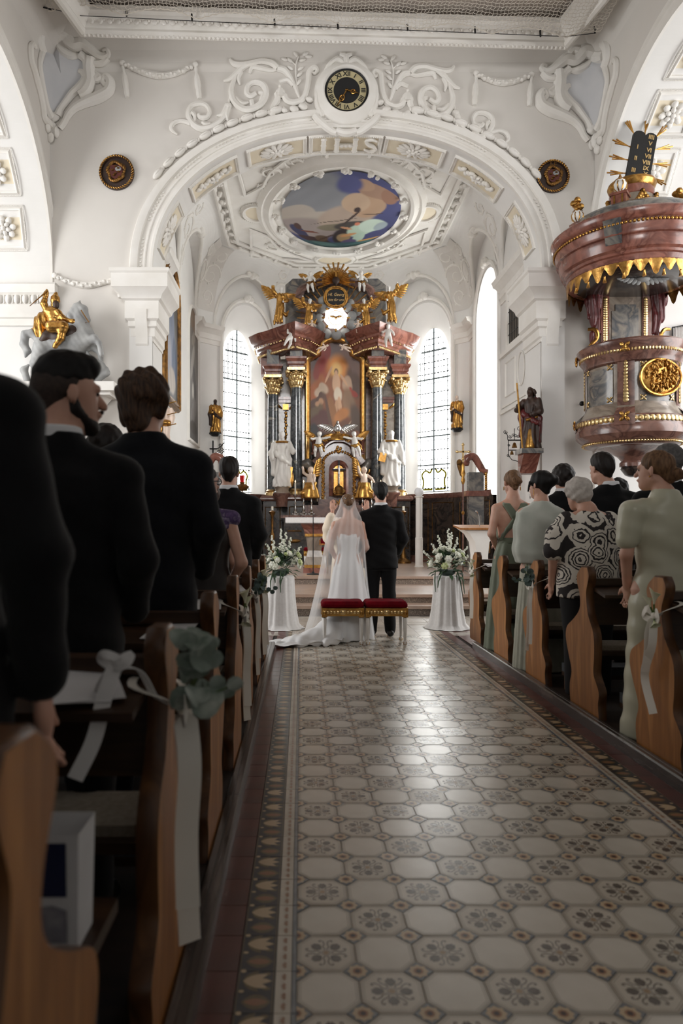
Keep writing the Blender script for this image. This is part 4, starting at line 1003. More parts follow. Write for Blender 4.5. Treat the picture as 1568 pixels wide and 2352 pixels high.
# ---- safety net slung under the nave ceiling
M('net_cord', (202, 194, 182), rough=.9)
n0, n1 = P(112, 14, 11.75), P(1378, 78, 11.95)
def netp(u, v):
    a = n0.lerp(n1, u); sag = .10*abs(math.sin(u*PI*7.5))**.8; back = 2.2*v
    return V((a.x, a.y-back+.22*(1-abs(math.sin(u*PI*7.5)))*(1-v)**3*0, a.z+.05+.20*min(v*4, 1)*0+.10*v+(1-abs(math.sin(u*PI*7.5)))*-.14*(1-v)**6+.05*math.sin(u*21)*v))
m = MB(); nu, nv = 150, 34
G_ = [[netp(i/nu, j/nv) for j in range(nv+1)] for i in range(nu+1)]
for i in range(nu+1): m.tube([G_[i][j]+V(((.012 if j % 2 else -.012), 0, 0)) for j in range(nv+1)], .0042, 3, cap=False)
for j in range(nv+1): m.tube([G_[i][j]+V((0, (.012 if i % 2 else -.012), 0)) for i in range(nu+1)], .0042 if j else .010, 3, cap=False)
net = thing('safety_net', 'pale cord safety net slung below the nave ceiling above the cornice', 'net', (.5, 11.7, 9.7))
m.build('netting', MT['net_cord'], net, ang=0)
m = MB(); m.tube([P(100, 16, 11.8), P(186, 36, 11.9), P(700, 60, 11.9), P(1300, 84, 12.0), P(1368, 76, 12.0)], .006, 5)
m.tube([P(72, -10, 11.9), P(84, 12, 11.9), P(118, 22, 11.9)], .015, 5)
for px, py in ((290, 30), (440, 38), (630, 50), (775, 58), (935, 62), (1090, 68), (1240, 76), (1365, 68)): m.tube([P(px, py-6, 11.95), P(px+1, py+8, 12.05)], .016, 6)
m.build('support_cable', MT['iron'], net)
# ================================================================= PEWS
M('seat_pad', (150, 140, 126), (128, 118, 104), 60, rough=.95)
M('kneeler_pad', (74, 76, 80), (60, 62, 66), 40, rough=.9)
NEAR = [(0, .05), (.015, .14), (0, .20), (.01, .235), (.05, .28), (.085, .33), (.075, .43), (.075, .54), (.10, .61), (.165, .69), (.19, .76), (.20, .82), (.195, .86), (.165, .925), (.16, .965), (.185, 1.005)]
FAR = [(.275, 1.005), (.335, .965), (.355, .93), (.345, .89), (.31, .83), (.295, .76), (.325, .70), (.42, .635), (.52, .58), (.55, .53), (.545, .47), (.50, .38), (.455, .30), (.45, .25), (.475, .19), (.48, .13), (.465, .05)]
def smooth2(L): return [(p.x, p.y) for p in cr([V((*q, 0)) for q in L], 3)]
OUT = smooth2(NEAR)+smooth2(FAR)
NN = len(smooth2(NEAR))
def end_panel(sgn):
    """profile in y-z, aisle face at x=0, thickness away from the aisle (sgn = direction away)"""
    m = MB(); t = .052*sgn; n = len(OUT); b = .006
    cy = .3; 
    def ring(x, e): return [(x, y+(cy-y)*e, z+(.5-z)*e) for y, z in OUT]
    v = ring(0, .016)+ring(b*sgn, 0)+ring(t-b*sgn, 0)+ring(t, .016)
    m.v = v
    def st_(a, bb): 
        for i in range(n): m.f.append((a*n+i, a*n+(i+1) % n, bb*n+(i+1) % n, bb*n+i)); m.m.append(1)
    st_(0, 1); st_(1, 2); st_(2, 3)
    m.f += [tuple(range(n)), tuple(range(4*n-1, 3*n-1, -1))]; m.m += [0, 0]
    return m
def make_pew(sgn, name):
    root = bpy.data.objects.new('pew', None); C.objects.link(root); WL[root] = V((0, 0, 0))
    L_ = 3.7*sgn
    end_panel(sgn).build('end_panel', [MT['oak'], MT['oak_edge']], root, ang=50)
    m = MB(); x0, x1 = sorted((.045*sgn, L_))
    m.b2((x0, .20, .885), (x1, .275, .925)); m.build('top_rail', MT['oak_dark'], root)
    m = MB(); m.b2((x0, .225, .62), (x1, .25, .888)); m.build('back_board', MT['oak_dark'], root)
    m = MB(); m.v = [(x0, .02, .815), (x1, .02, .815), (x1, .226, .855), (x0, .226, .855), (x0, .02, .835), (x1, .02, .835), (x1, .226, .875), (x0, .226, .875)]
    m.f = [(0, 3, 2, 1), (4, 5, 6, 7), (0, 1, 5, 4), (1, 2, 6, 5), (2, 3, 7, 6), (3, 0, 4, 7)]; m.m = [0]*6; m.build('book_shelf', MT['oak_dark'], root, ang=0)
    m = MB(); m.b2((x0, .235, .415), (x1, .52, .445)); m.b2((x0, .48, .34), (x1, .50, .415)); m.build('seat', MT['oak_dark'], root)
    xa, xb = sorted((.10*sgn, L_*.97))
    m = MB(); m.b2((xa, .27, .4455), (xb, .51, .475)); m.build('seat_cushion', MT['seat_pad'], root)
    m = MB(); m.b2((xa, -.24, .155), (xb, -.06, .185)); m.build('kneeler', MT['oak_dark'], root)
    m = MB(); m.b2((xa, -.24, .1855), (xb, -.06, .245)); m.build('kneeler_pad', MT['kneeler_pad'], root)
    for xx in (.13*sgn, L_*.5, L_*.93):
        m = MB(); m.b2((xx-.02, -.22, .052), (xx+.02, -.08, .156)); m.build('kneeler_leg', MT['oak_edge'], root)
    m = MB(); m.b2((L_-.05*sgn, .1, .052), (L_, .5, .9)); m.build('end_board', MT['oak_dark'], root)
    return root
pewL, pewR = make_pew(-1, 'l'), make_pew(1, 'r')
XL, XR = -.333, 1.864
ORD = ['first', 'second', 'third', 'fourth', 'fifth', 'sixth', 'seventh']
decoL = {1: 'with a large eucalyptus sprig', 3: 'with calla lilies and a long cream ribbon', 4: 'with a small dark eucalyptus sprig', 5: 'with a pale calla and white ribbon'}
YP = [.60+.95*i for i in range(8)]
pews = {}
ll = ['nearest wooden pew at the lower left corner, end panel cut by the frame', 'left pew whose curved end carries the large eucalyptus sprig', 'left pew with a plain end just ahead of the eucalyptus pew', 'left pew whose end carries two open calla lilies', 'left pew whose end carries a small dark eucalyptus sprig', 'left pew with a plain end nearest the front pew of the left block', 'frontmost pew of the left block beside the flower pedestal']
for i in range(7):
    o = pewL if i == 0 else dup(pewL, None, (XL, YP[i], 0))
    if i == 0: o.location = (XL, YP[i], 0)
    tag(o, ll[i], 'pew', 'pews left of the aisle'); pews['L', i] = o
rl = {3: 'nearest pew of the right block, its end tied with calla and ribbon', 4: 'second pew of the right block, with a plain violin-shaped end', 5: 'middle pew of the right block, end tied with eucalyptus and ribbon', 6: 'fourth pew of the right block, plain end before the green gown', 7: 'frontmost pew of the right block beside the flower pedestal'}
for i in range(3, 8):
    o = pewR if i == 3 else dup(pewR, None, (XR, YP[i]-.05, 0))
    if i == 3: o.location = (XR, YP[i]-.05, 0)
    tag(o, rl[i], 'pew', 'pews right of the aisle'); pews['R', i] = o
# ---- ribbons, bows and sprigs on the pew ends
M('ribbon', (236, 230, 217), (244, 239, 229), 3, rough=.38, sheen=.2)
M('ribbon_white', (228, 226, 224), rough=.4)
M('eucalyptus', (142, 152, 142), [(112, 126, 114), (168, 174, 164)], 14, rough=.6)
M('eucalyptus_dark', (84, 102, 96), [(62, 80, 76), (120, 138, 130)], 20, rough=.6)
M('stem_green', (88, 112, 52), (70, 92, 44), 12, rough=.5)
M('calla', (206, 210, 150), [(232, 230, 206), (150, 172, 84)], 9, rough=.45)
def strip(m, pts, wd, nrm=(0, -1, 0), th=.0012):
    """a flat ribbon along pts; its width lies across nrm"""
    pts = [V(p) for p in pts]; nrm = V(nrm); k = len(pts); vs = []
    for i, p in enumerate(pts):
        t = (pts[min(i+1, k-1)]-pts[max(i-1, 0)]).normalized(); s = t.cross(nrm)
        if s.length < 1e-3: s = V((1, 0, 0))
        s.normalize(); ww = wd[i] if hasattr(wd, '__len__') else wd
        n2 = s.cross(t); vs += [p-s*ww/2-n2*th, p+s*ww/2-n2*th, p+s*ww/2+n2*th, p-s*ww/2+n2*th]
    fs = [(i*4+j, i*4+(j+1) % 4, (i+1)*4+(j+1) % 4, (i+1)*4+j) for i in range(k-1) for j in range(4)]+[(3, 2, 1, 0), tuple(4*(k-1)+j for j in range(4))]
    return m.add(vs, fs)
def leafdisc(m, c, r, n, ax=None, cup=.25):
    n = V(n).normalized(); u = n.cross(V((0, 0, 1)) if abs(n.z) < .9 else V((1, 0, 0))).normalized(); v = n.cross(u)
    vs = [V(c)]; K = 10
    for ring_, rr in ((1, .6), (2, 1.0)):
        for i in range(K):
            a = 2*PI*i/K; q = rr*r*(1+.12*math.cos(a)); vs.append(V(c)+u*q*math.cos(a)+v*q*.86*math.sin(a)+n*cup*r*rr*rr*math.cos(2*a)*.6)
    fs = [(0, 1+i, 1+(i+1) % K) for i in range(K)]+[(1+i, 1+K+i, 1+K+(i+1) % K, 1+(i+1) % K) for i in range(K)]
    return m.add(vs, fs)
def calla_flower(m, base, tip, r, side):
    base, tip = V(base), V(tip); t = (tip-base).normalized(); s = t.cross(V(side)).normalized(); b = s.cross(t); K = 12; L_ = (tip-base).length; vs = []
    for j in range(7):
        f = j/6; rr = r*(.18+.82*f**1.6)
        for i in range(K):
            a = 2*PI*i/K; ext = (.35*L_*max(0, math.cos(a))**2+(-.12*L_)*max(0, -math.cos(a)))*f**3
            vs.append(base+t*(L_*.8*f+ext)+(s*math.sin(a)*rr+b*math.cos(a)*rr*(1+.25*f)))
    m.add(vs, [(j*K+i, j*K+(i+1) % K, (j+1)*K+(i+1) % K, (j+1)*K+i) for j in range(6) for i in range(K)])
def deco(key, kind, label, tails, sc_=1.0, cat='flower', seed=1, dark=False, inner=False):
    sd, i = key; sg = 1 if sd == 'L' else -1; xf = XL if sd == 'L' else XR; yb = YP[i]-(0 if sd == 'L' else .05)
    r = random.Random(seed); O = V((xf+sg*.022, yb+.20, .80)); rt_ = thing('pew_decoration', label, cat, tuple(O), 'ribbon and flower ties on the pew ends')
    # band round the neck of the pew end, bow, tails
    m = MB(); xi = xf-sg*.075
    strip(m, cr([O+V((0, -.01, 0)), V((xf+sg*.01, yb+.155, .83)), V((xi, yb+.14, .87)), V((xi, yb+.30, .87)), V((xf+sg*.01, yb+.34, .83)), O+V((0, .02, 0))], 5), .022, (0, 0, 1)); m.build('ribbon_band', MT['ribbon'], rt_, ang=30)
    m = MB()
    for q in (-1, 1):
        lp = cr([O+V((sg*.008, 0, 0)), O+V((sg*.03, q*.045, .03)), O+V((sg*.035, q*.075, -.005)), O+V((sg*.02, q*.04, -.02)), O+V((sg*.008, 0, -.005))], 5); strip(m, lp, .032, (sg, 0, .15))
    m.ell(O+V((sg*.015, 0, 0)), (.016, .02, .022), 8, 6); m.build('bow', MT['ribbon'], rt_, ang=40)
    for k, (dy, dz, wob) in enumerate(tails):
        m = MB(); pts = cr([O+V((sg*(.018+.004*k), 0, -.01)), O+V((sg*(.03+.006*k), dy*.3, dz*.3)), O+V((sg*(.022+.008*k), dy*.7+wob, dz*.65)), O+V((sg*(.03+.008*k), dy, dz))], 6)
        strip(m, pts, [.018]+[.058 if sc_ > 1.1 else .040]*(len(pts)-1) if sc_ >= 1 else .028, (sg*.6, -1, 0) if k == 0 else (sg*.3, -1, 0)); m.build('ribbon_tail', MT['ribbon'], rt_, ang=30)
    if kind == 'euc':
        m = MB(); lm_ = 0
        for k in range(4):
            a = r.uniform(-.5, .5); tip = O+V((sg*.05+sg*r.uniform(0, .03), r.uniform(-.04, .05), .13+.05*r.random())); m.tube([O+V((sg*.012, 0, -.02)), O.lerp(tip, .6)+V((sg*.02, 0, 0)), tip], .0022, 5)
        m.build('stem', MT['stem_green'], rt_)
        for k in range(26):
            h = r.uniform(.015, .15)*sc_; c = O+V((sg*r.uniform(.015, .075)*sc_, r.uniform(-.06, .06)*sc_, h)); m = MB()
            leafdisc(m, c, r.uniform(.020, .031)*sc_, (sg*r.uniform(-.2, 1), r.uniform(-1, -.2), r.uniform(-.3, .8))); m.build('leaf', MT['eucalyptus_dark'] if dark else MT['eucalyptus'], rt_, ang=60)
        m = MB(); m.tube([O+V((sg*.02, .0, .02)), O+V((sg*.10, .03, .035)), O+V((sg*.14, .04, .05))], .002, 5); m.build('stem', MT['stem_green'], rt_)
        for q in (.10, .125, .145):
            m = MB(); leafdisc(m, O+V((sg*q, .04, .04+r.uniform(-.012, .02))), .018*sc_, (sg*.3, -1, r.uniform(-.4, .4))); m.build('leaf', MT['eucalyptus_dark'] if dark else MT['eucalyptus'], rt_, ang=60)
    elif kind == 'calla':
        for k, (dx, dy, dz, rr) in enumerate(((.02, -.02, .14, .024), (.035, .03, .10, .02), (.03, -.045, -.05, .022))):
            tip = O+V((sg*dx, dy, dz)); b = O.lerp(tip, .45)+V((sg*.012, 0, 0)); m = MB(); m.tube([O+V((sg*.016, .01*k, -.12)), O+V((sg*.016, 0, 0)), b], .005, 6); m.build('stem', MT['stem_green'], rt_)
            m = MB(); calla_flower(m, b, tip, rr, (sg, 0, 0)); m.build('calla_bloom', MT['calla'], rt_, ang=60)
    return rt_
deco(('L', 1), 'euc', 'large blurred eucalyptus sprig with long cream ribbon on a left pew', [(.02, -.60, 0), (-.06, -.47, .01)], 1.25, seed=4)
deco(('L', 3), 'calla', 'two calla lilies with cream ribbon tied to a left pew end', [(.03, -.56, 0), (-.03, -.47, .02)], seed=2)
deco(('L', 4), 'euc', 'small dark eucalyptus bunch with white ribbon on a left pew end', [(.03, -.52, 0), (-.02, -.40, .01)], .95, seed=7, dark=True)
deco(('L', 5), 'calla', 'pale calla tied with white ribbon to the left pew end nearest the pedestal', [(.0, -.55, 0), (.04, -.48, .01)], seed=9)
deco(('R', 3), 'calla', 'green-white calla with knotted white ribbon on the nearest right pew end', [(-.02, -.50, .10), (.05, -.30, 0)], seed=5)
deco(('R', 5), 'euc', 'round eucalyptus bunch with white ribbon on a right pew end', [(.0, -.46, .01), (.06, -.52, 0)], .95, seed=12, dark=True)
deco(('R', 7), 'calla', 'white bow tied round the frontmost right pew end', [(.0, -.50, .01)], seed=15)
# inner knot of the big ribbon on the second left pew
m = MB(); K0 = P(262, 1535, 1.62)
strip(m, cr([K0, K0+V((.05, .03, -.01)), V((XL-.02, 1.70, .84)), V((XL+.02, 1.74, .805))], 6), .022, (0, 0, 1)); strip(m, cr([K0, K0+V((-.03, 0, .02)), K0+V((-.02, -.01, .035)), K0+V((.01, 0, .02)), K0, K0+V((.03, 0, .012)), K0+V((.035, .01, .03)), K0+V((.008, 0, .015)), K0], 4), .020, (0, -1, .5))
strip(m, cr([K0, P(240, 1600, 1.60), P(215, 1700, 1.58), P(172, 1790, 1.56)], 6), .036, (.3, -1, 0)); strip(m, cr([K0, P(228, 1590, 1.64), P(225, 1660, 1.62)], 5), .03, (.5, -1, 0))
tag(m.build('ribbon_knot', MT['ribbon_white'], ang=40), 'white ribbon knot with hanging ends inside the eucalyptus pew, by the hand', 'ribbon')
# ---- song sheets, booklets and a paper bag
def sheet(loc, wx, wy, rz, label, tilt=.19, n=1):
    m = MB()
    for k in range(n):
        R = Matrix.Rotation(rz+.25*k, 3, 'Z') @ Matrix.Rotation(tilt, 3, 'X'); m.box(V(loc)+V((.01*k, 0, .0035*k)), (wx/2, wy/2, .0012), R=R)
    return tag(m.build('song_sheet', MT['paper'], ang=0), label, 'booklet', 'song sheets on the pew shelves')
sheet((XL-.20, YP[1]+.13, .873), .17, .20, .15, 'open song sheet on the shelf of the eucalyptus pew', n=2)
sheet((XL-.16, YP[2]+.13, .866), .16, .19, -.2, 'white booklet on the shelf of the plain left pew')
sheet((XL-.15, YP[3]+.13, .866), .15, .19, .1, 'white booklet on the shelf behind the left calla lilies')
sheet((XL-.12, YP[4]+.13, .866), .14, .18, .1, 'white booklet on the shelf behind the dark eucalyptus bunch', n=2)
sheet((XR+.22, YP[3]+.08, .870), .21, .15, -.1, 'open song sheet on the nearest right pew', n=2)
sheet((XR+.18, YP[7]+.08, .870), .20, .15, .1, 'white sheet on the frontmost right pew shelf', n=2)
sheet((XR+.55, YP[4]+.08, .866), .22, .15, 0, 'white booklet on the pew below the floral blouse')
bag = thing('gift_bag', 'white paper gift bag with a dark blue picture, standing behind the nearest left pew', 'bag', tuple(P(105, 2150, 1.32)))
B0 = WL[bag]; bw, bd, bh = .075, .045, PZ(1890, 1.32)-B0.z
m = MB(); o_ = .0015
for a, b in (((-bw, -bd), (bw, -bd)), ((bw, -bd), (bw, bd)), ((bw, bd), (-bw, bd)), ((-bw, bd), (-bw, -bd))):
    m.quad(B0+V((*a, 0)), B0+V((*b, 0)), B0+V((b[0]*1.04, b[1]*1.15, bh)), B0+V((a[0]*1.04, a[1]*1.15, bh)))
m.quad(*[B0+V((x, y, .002)) for x, y in ((-bw, -bd), (bw, -bd), (bw, bd), (-bw, bd))]); m.build('bag_body', MT['paper'], bag, ang=0)
M('print_blue', (22, 28, 62), (30, 36, 74), 3, rough=.5); M('print_house', (170, 166, 170), (120, 118, 128), 30, rough=.5)
m = MB(); q = lambda x, z: B0+V((x*1.02, -bd*(1+.15*z/bh)-.002, z)); m.quad(q(-.07, .10), q(.055, .10), q(.055, bh*.93), q(-.07, bh*.93)); m.build('picture_sky', MT['print_blue'], bag, ang=0)
m = MB(); q2 = lambda x, z: q(x, z)+V((0, -.001, 0)); m.add([q2(-.07, .015), q2(.055, .015), q2(.055, .075), q2(.03, .085), q2(-.01, .08), q2(-.04, .11), q2(-.07, .10)], [tuple(range(7))]); m.build('picture_house', MT['print_house'], bag, ang=0)
# ledge added to hold the bag up
m = MB(); m.b2((B0.x-.2, B0.y-.10, B0.z-.03), (B0.x+.10, B0.y+.14, B0.z-.001)); bs = m.build('added_bag_ledge', MT['oak_dark']); tag(bs, 'added dark wooden ledge under the white gift bag', 'ledge')
# ================================================================= PEOPLE
M('skin', (214, 168, 146), (202, 152, 130), 12, rough=.5); MT['skin'].node_tree.nodes['Principled BSDF'].inputs['Subsurface Weight'].default_value = .05
M('skin_tan', (190, 138, 112), (176, 122, 98), 12, rough=.5)
M('suit_black', (17, 17, 19), (12, 12, 14), 60, rough=.85, sheen=.08, spec=.25)
M('suit_navy', (17, 19, 25), (12, 14, 19), 60, rough=.85, sheen=.08, spec=.25)
M('hair_black', (22, 18, 17), (12, 10, 10), 40, rough=.58, spec=.3, st=(3, 3, .6))
M('hair_brown', (92, 66, 48), (30, 21, 17), 16, rough=.58, spec=.3, st=(7, 7, .9))
M('hair_dark', (36, 27, 23), (20, 15, 13), 30, rough=.58, spec=.3, st=(3, 3, .6))
M('hair_blond', (134, 100, 70), (74, 52, 38), 26, rough=.58, spec=.3, st=(3, 3, .6))
M('hair_white', (208, 200, 192), (170, 160, 152), 30, rough=.6)
M('hair_grey', (96, 92, 90), (62, 58, 57), 60, rough=.6)
M('stubble', (66, 51, 44), (44, 34, 30), 80, rough=.7)
M('shirt', (236, 236, 238), rough=.7)
M('leather', (12, 11, 11), rough=.3)
M('dress_green', (116, 124, 102), (100, 108, 88), 5, rough=.6, sheen=.3)
M('shawl_sage', (196, 198, 188), (182, 186, 175), 9, rough=.8, sheen=.3)
M('dress_sage', (184, 184, 168), (168, 168, 152), 9, rough=.7)
M('satin_sage', (200, 197, 174), (186, 183, 158), 3, rough=.33, sheen=.2)
M('dress_taupe', (46, 40, 38), (36, 31, 30), 10, rough=.4)
M('lace_purple', (110, 86, 128), [(70, 52, 92), (170, 156, 176)], 34, rough=.8)
M('trousers_dark', (24, 23, 25), rough=.9)
M('robe', (240, 226, 206), (232, 216, 194), 6, rough=.85)
M('gown', (244, 244, 244), (238, 238, 239), 4, rough=.45, sheen=.15)
M('eye_dark', (28, 18, 14), rough=.2)
# rose-pattern blouse: concentric petals around scattered centres
def rose_mat():
    mm = bpy.data.materials.new('rose_print'); mm.use_nodes = True; n = mm.node_tree; b = n.nodes['Principled BSDF']; N = n.nodes.new; L = n.links.new
    tc = N('ShaderNodeTexCoord'); mp = N('ShaderNodeMapping'); mp.inputs['Scale'].default_value = (1, .55, 1); L(tc.outputs['Object'], mp.inputs[0])
    nz = N('ShaderNodeTexNoise'); nz.inputs['Scale'].default_value = 22; L(mp.outputs[0], nz.inputs['Vector'])
    mixv = N('ShaderNodeMix'); mixv.data_type = 'VECTOR'; mixv.inputs[0].default_value = .035; L(mp.outputs[0], mixv.inputs[4]); L(nz.outputs[1], mixv.inputs[5])
    vo = N('ShaderNodeTexVoronoi'); vo.inputs['Scale'].default_value = 7.4; vo.inputs['Randomness'].default_value = .55; L(mixv.outputs[1], vo.inputs['Vector'])
    r = N('ShaderNodeValToRGB'); r.color_ramp.interpolation = 'CONSTANT'; cs = [(0, 1), (.08, 0), (.13, 1), (.24, 0), (.30, 1), (.36, 0), (.42, 1), (.50, 0), (.55, 1), (.68, 0)]
    r.color_ramp.elements[0].position = 0; r.color_ramp.elements[1].position = .09
    for i, (p, v) in enumerate(cs):
        e = r.color_ramp.elements[i] if i < 2 else r.color_ramp.elements.new(p); e.position = p; e.color = lin((226, 218, 206) if v else (44, 38, 38))
    L(vo.outputs['Distance'], r.inputs[0]); L(r.outputs[0], b.inputs['Base Color']); b.inputs['Roughness'].default_value = .8; MT['rose'] = mm
rose_mat()
veilm = bpy.data.materials.new('veil_tulle'); veilm.use_nodes = True; nt = veilm.node_tree; nt.nodes.clear(); o_ = nt.nodes.new('ShaderNodeOutputMaterial'); t_ = nt.nodes.new('ShaderNodeBsdfTransparent'); d_ = nt.nodes.new('ShaderNodeBsdfDiffuse'); d2 = nt.nodes.new('ShaderNodeBsdfTranslucent'); a_ = nt.nodes.new('ShaderNodeAddShader'); mx = nt.nodes.new('ShaderNodeMixShader')
d_.inputs[0].default_value = (.62, .62, .62, 1); d2.inputs[0].default_value = (.38, .38, .38, 1); mx.inputs[0].default_value = .36
nt.links.new(d_.outputs[0], a_.inputs[0]); nt.links.new(d2.outputs[0], a_.inputs[1]); nt.links.new(t_.outputs[0], mx.inputs[1]); nt.links.new(a_.outputs[0], mx.inputs[2]); nt.links.new(mx.outputs[0], o_.inputs[0]); MT['veil'] = veilm

def strands(amp, k=60.0, sx=1.0):
    return lambda X, Y, Z: amp*(np.sin(X*k*sx+3*np.sin(Z*14))*np.sin(Y*k+2*np.sin(Z*17+X*9))+.6*np.sin(X*k*.5+Y*k*.4+Z*12))
def curls(amp, k=80.0): return lambda X, Y, Z: amp*np.sin(X*k)*np.sin(Y*k+1)*np.sin(Z*k+2)
class Person:
    def __init__(s, label, x, y, z, H_, yaw=0.0, hyaw=0.0, htilt=0.0, hoff=(0, 0, 0), wide=1.0, female=False, group=None):
        s.root = thing('person', label, 'person', (x, y, z), group); s.s = H_/1.8; s.H = H_; s.w = wide; s.f = female
        s.xf = Matrix.Translation((x, y, z)) @ Matrix.Rotation(yaw, 4, 'Z'); s.hc = V((0, .02, 1.8-.125))*1.0+V(hoff)
        s.hR = Matrix.Rotation(hyaw, 3, 'Z') @ Matrix.Rotation(htilt, 3, 'X'); s.arms = {}
        shw = (.185 if not female else .155)*wide; s.shw = shw
        for q in (-1, 1): s.arms[q] = [V((q*shw, -.01, 1.41)), V((q*(shw+.072), -.03, 1.14)), V((q*(shw+.02), .13, .96))]
        s.hand = {}
    def k(s, p): return tuple(V(p)*s.s)
    def hp(s, p): return tuple((s.hc+s.hR @ V(p))*s.s)
    def R(s): return s.hR
    def arm(s, q, e, w_): s.arms[q] = [s.arms[q][0], V(e), V(w_)]; return s
    def body(s, skin='skin', res=.014, hands=True, legs=True, thin=1.0):
        b = SDF(); K = s.s; f = s.f
        # head: skull, face, jaw, chin, nose, brow, lips, ears
        b.ell(s.hp((0, -.012, .03)), (.074*K, .092*K, .088*K), .02*K, s.R()); b.ell(s.hp((0, .035, -.03)), (.060*K, .062*K, .092*K), .03*K, s.R())
        b.rc(s.hp((0, .05, -.085)), s.hp((0, .075, -.098)), .034*K, .024*K, .03*K); b.rc(s.hp((-.045, .0, -.06)), s.hp((0, .06, -.1)), .024*K, .02*K, .02*K); b.rc(s.hp((.045, .0, -.06)), s.hp((0, .06, -.1)), .024*K, .02*K, .02*K)
        b.rc(s.hp((0, .092, .01)), s.hp((0, .118, -.03)), .009*K, .015*K, .012*K); b.rc(s.hp((-.04, .085, .02)), s.hp((.04, .085, .02)), .012*K, .012*K, .015*K); b.rc(s.hp((-.02, .098, -.062)), s.hp((.02, .098, -.062)), .010*K, .010*K, .008*K)
        for q in (-1, 1): b.ell(s.hp((q*.080, -.008, -.012)), (.009*K, .020*K, .032*K), .006*K, s.R() @ Matrix.Rotation(q*.35, 3, 'Z'))
        nk = .052 if f else .060
        b.rc(s.hp((0, -.02, -.06)), s.k((0, -.012, 1.49)), nk*K, (nk+.006)*K, .02*K); b.rc(s.k((0, -.012, 1.51)), s.k((0, -.01, 1.44)), .06*K, .09*K, .04*K)
        w_ = s.w; sh = s.shw
        b.stack([(0, 0, z*K, rx*K*w_*thin, ry*K*thin) for z, rx, ry in ([(.82, .16, .105), (.92, .175, .115), (1.08, .125, .09), (1.25, .145, .10), (1.36, .16, .10), (1.44, .14, .085), (1.48, .08, .06)] if f else [(.82, .155, .105), (.92, .16, .11), (1.10, .145, .10), (1.30, .175, .11), (1.40, .175, .10), (1.46, .14, .08), (1.49, .08, .06)])], .03*K)
        for q in (-1, 1):
            a = [s.k(p) for p in s.arms[q]]; r0 = .046 if f else .052
            b.rc(s.k((q*.06, -.01, 1.45)), a[0], .05*K, r0*K, .03*K); b.chain(a, [r0*K, .038*K, .026*K], .02*K)
            if hands: s.mkhand(b, q)
            if legs: b.chain([s.k((q*.085, 0, .86)), s.k((q*.095, .005, .48)), s.k((q*.10, -.015, .08))], [.085*K, .055*K, .038*K], .02*K); b.rc(s.k((q*.10, -.02, .045)), s.k((q*.115, .10, .035)), .035*K, .03*K, .02*K)
        b.build('body', MT[skin], s.root, res*K, xf=s.xf)
        for q in (-1, 1):
            m = MB(); m.ell(s.xf @ V(s.hp((q*.033, .080, .004))), (.012*K, .012*K, .010*K), 8, 6); m.build('eye', MT['eye_dark'], s.root)
        return s
    def mkhand(s, b, q):
        K = s.s; e, w_ = s.arms[q][1], s.arms[q][2]; d, ax = s.hand.get(q, ((w_-e).normalized(), V((0, 1, 0)) if abs((w_-e).normalized().y) < .8 else V((0, 0, 1)))); d = V(d).normalized()
        ac = V(ax)-d*V(ax).dot(d); ac.normalize(); n = d.cross(ac); c = w_+d*.05
        R_ = Matrix((ac, n, d)).transposed(); b.ell(s.k(w_+d*.052), (.042*K, .019*K, .056*K), .012*K, R_)
        for i, (o, l) in enumerate(((-.031, .058), (-.0105, .074), (.0105, .080), (.031, .070))):
            p0 = w_+d*.088+ac*o; p1 = p0+d*l*.5+n*.006*q; p2 = p1+d*l*.42+n*.022*q; b.chain([s.k(p0), s.k(p1), s.k(p2)], [.0095*K, .0085*K, .0072*K], .004*K)
        t0 = w_+d*.03+ac*.035; t1 = t0+d*.035+ac*.025+n*.008*q; t2 = t1+d*.032+ac*.004+n*.012*q; b.chain([s.k(t0), s.k(t1), s.k(t2)], [.014*K, .011*K, .009*K], .008*K)
    def hair(s, mat, kind='short', res=.009):
        K = s.s; h = SDF()
        if kind == 'short':
            h.ell(s.hp((0, -.022, .040)), (.086*K, .100*K, .092*K), .02*K, s.R()); h.ell(s.hp((0, .0, .075)), (.078*K, .092*K, .064*K), .02*K, s.R()); h.rc(s.hp((0, -.068, -.01)), s.hp((0, -.062, -.075)), .058*K, .040*K, .03*K)
            h.half(s.hp((0, .062, .045)), s.R() @ V((0, 1, -.55)), .01*K); h.half(s.hp((0, .01, -.005)), s.R() @ V((0, .75, -1)), .01*K); d = strands(.0028, 120)
        elif kind == 'fade':
            h.ell(s.hp((0, -.014, .044)), (.0785*K, .097*K, .088*K), .02*K, s.R()); h.ell(s.hp((0, .010, .085)), (.068*K, .084*K, .050*K), .03*K, s.R()); h.ell(s.hp((0, .062, .092)), (.056*K, .040*K, .032*K), .03*K, s.R()); h.half(s.hp((0, 0, .022)), s.R() @ V((0, .22, -1)), .03*K); d = curls(.003, 110)
        elif kind == 'wavy':
            h.ell(s.hp((0, -.025, .038)), (.098*K, .112*K, .098*K), .02*K, s.R()); h.rc(s.hp((0, -.07, .0)), s.hp((0, -.075, -.078)), .066*K, .055*K, .03*K); h.rc(s.hp((-.07, -.02, .02)), s.hp((-.072, -.035, -.062)), .034*K, .028*K, .03*K); h.rc(s.hp((.07, -.02, .02)), s.hp((.072, -.035, -.050)), .034*K, .026*K, .03*K)
            h.half(s.hp((0, .068, .05)), s.R() @ V((0, 1, -.45)), .01*K); d = strands(.011, 62)
        elif kind == 'bun':
            h.ell(s.hp((0, -.018, .036)), (.083*K, .100*K, .090*K), .02*K, s.R()); h.rc(s.hp((0, -.06, 0)), s.hp((0, -.065, -.06)), .056*K, .035*K, .03*K); h.half(s.hp((0, .060, .04)), s.R() @ V((0, 1, -.5)), .01*K); h.half(s.hp((0, .01, -.005)), s.R() @ V((0, .75, -1)), .01*K)
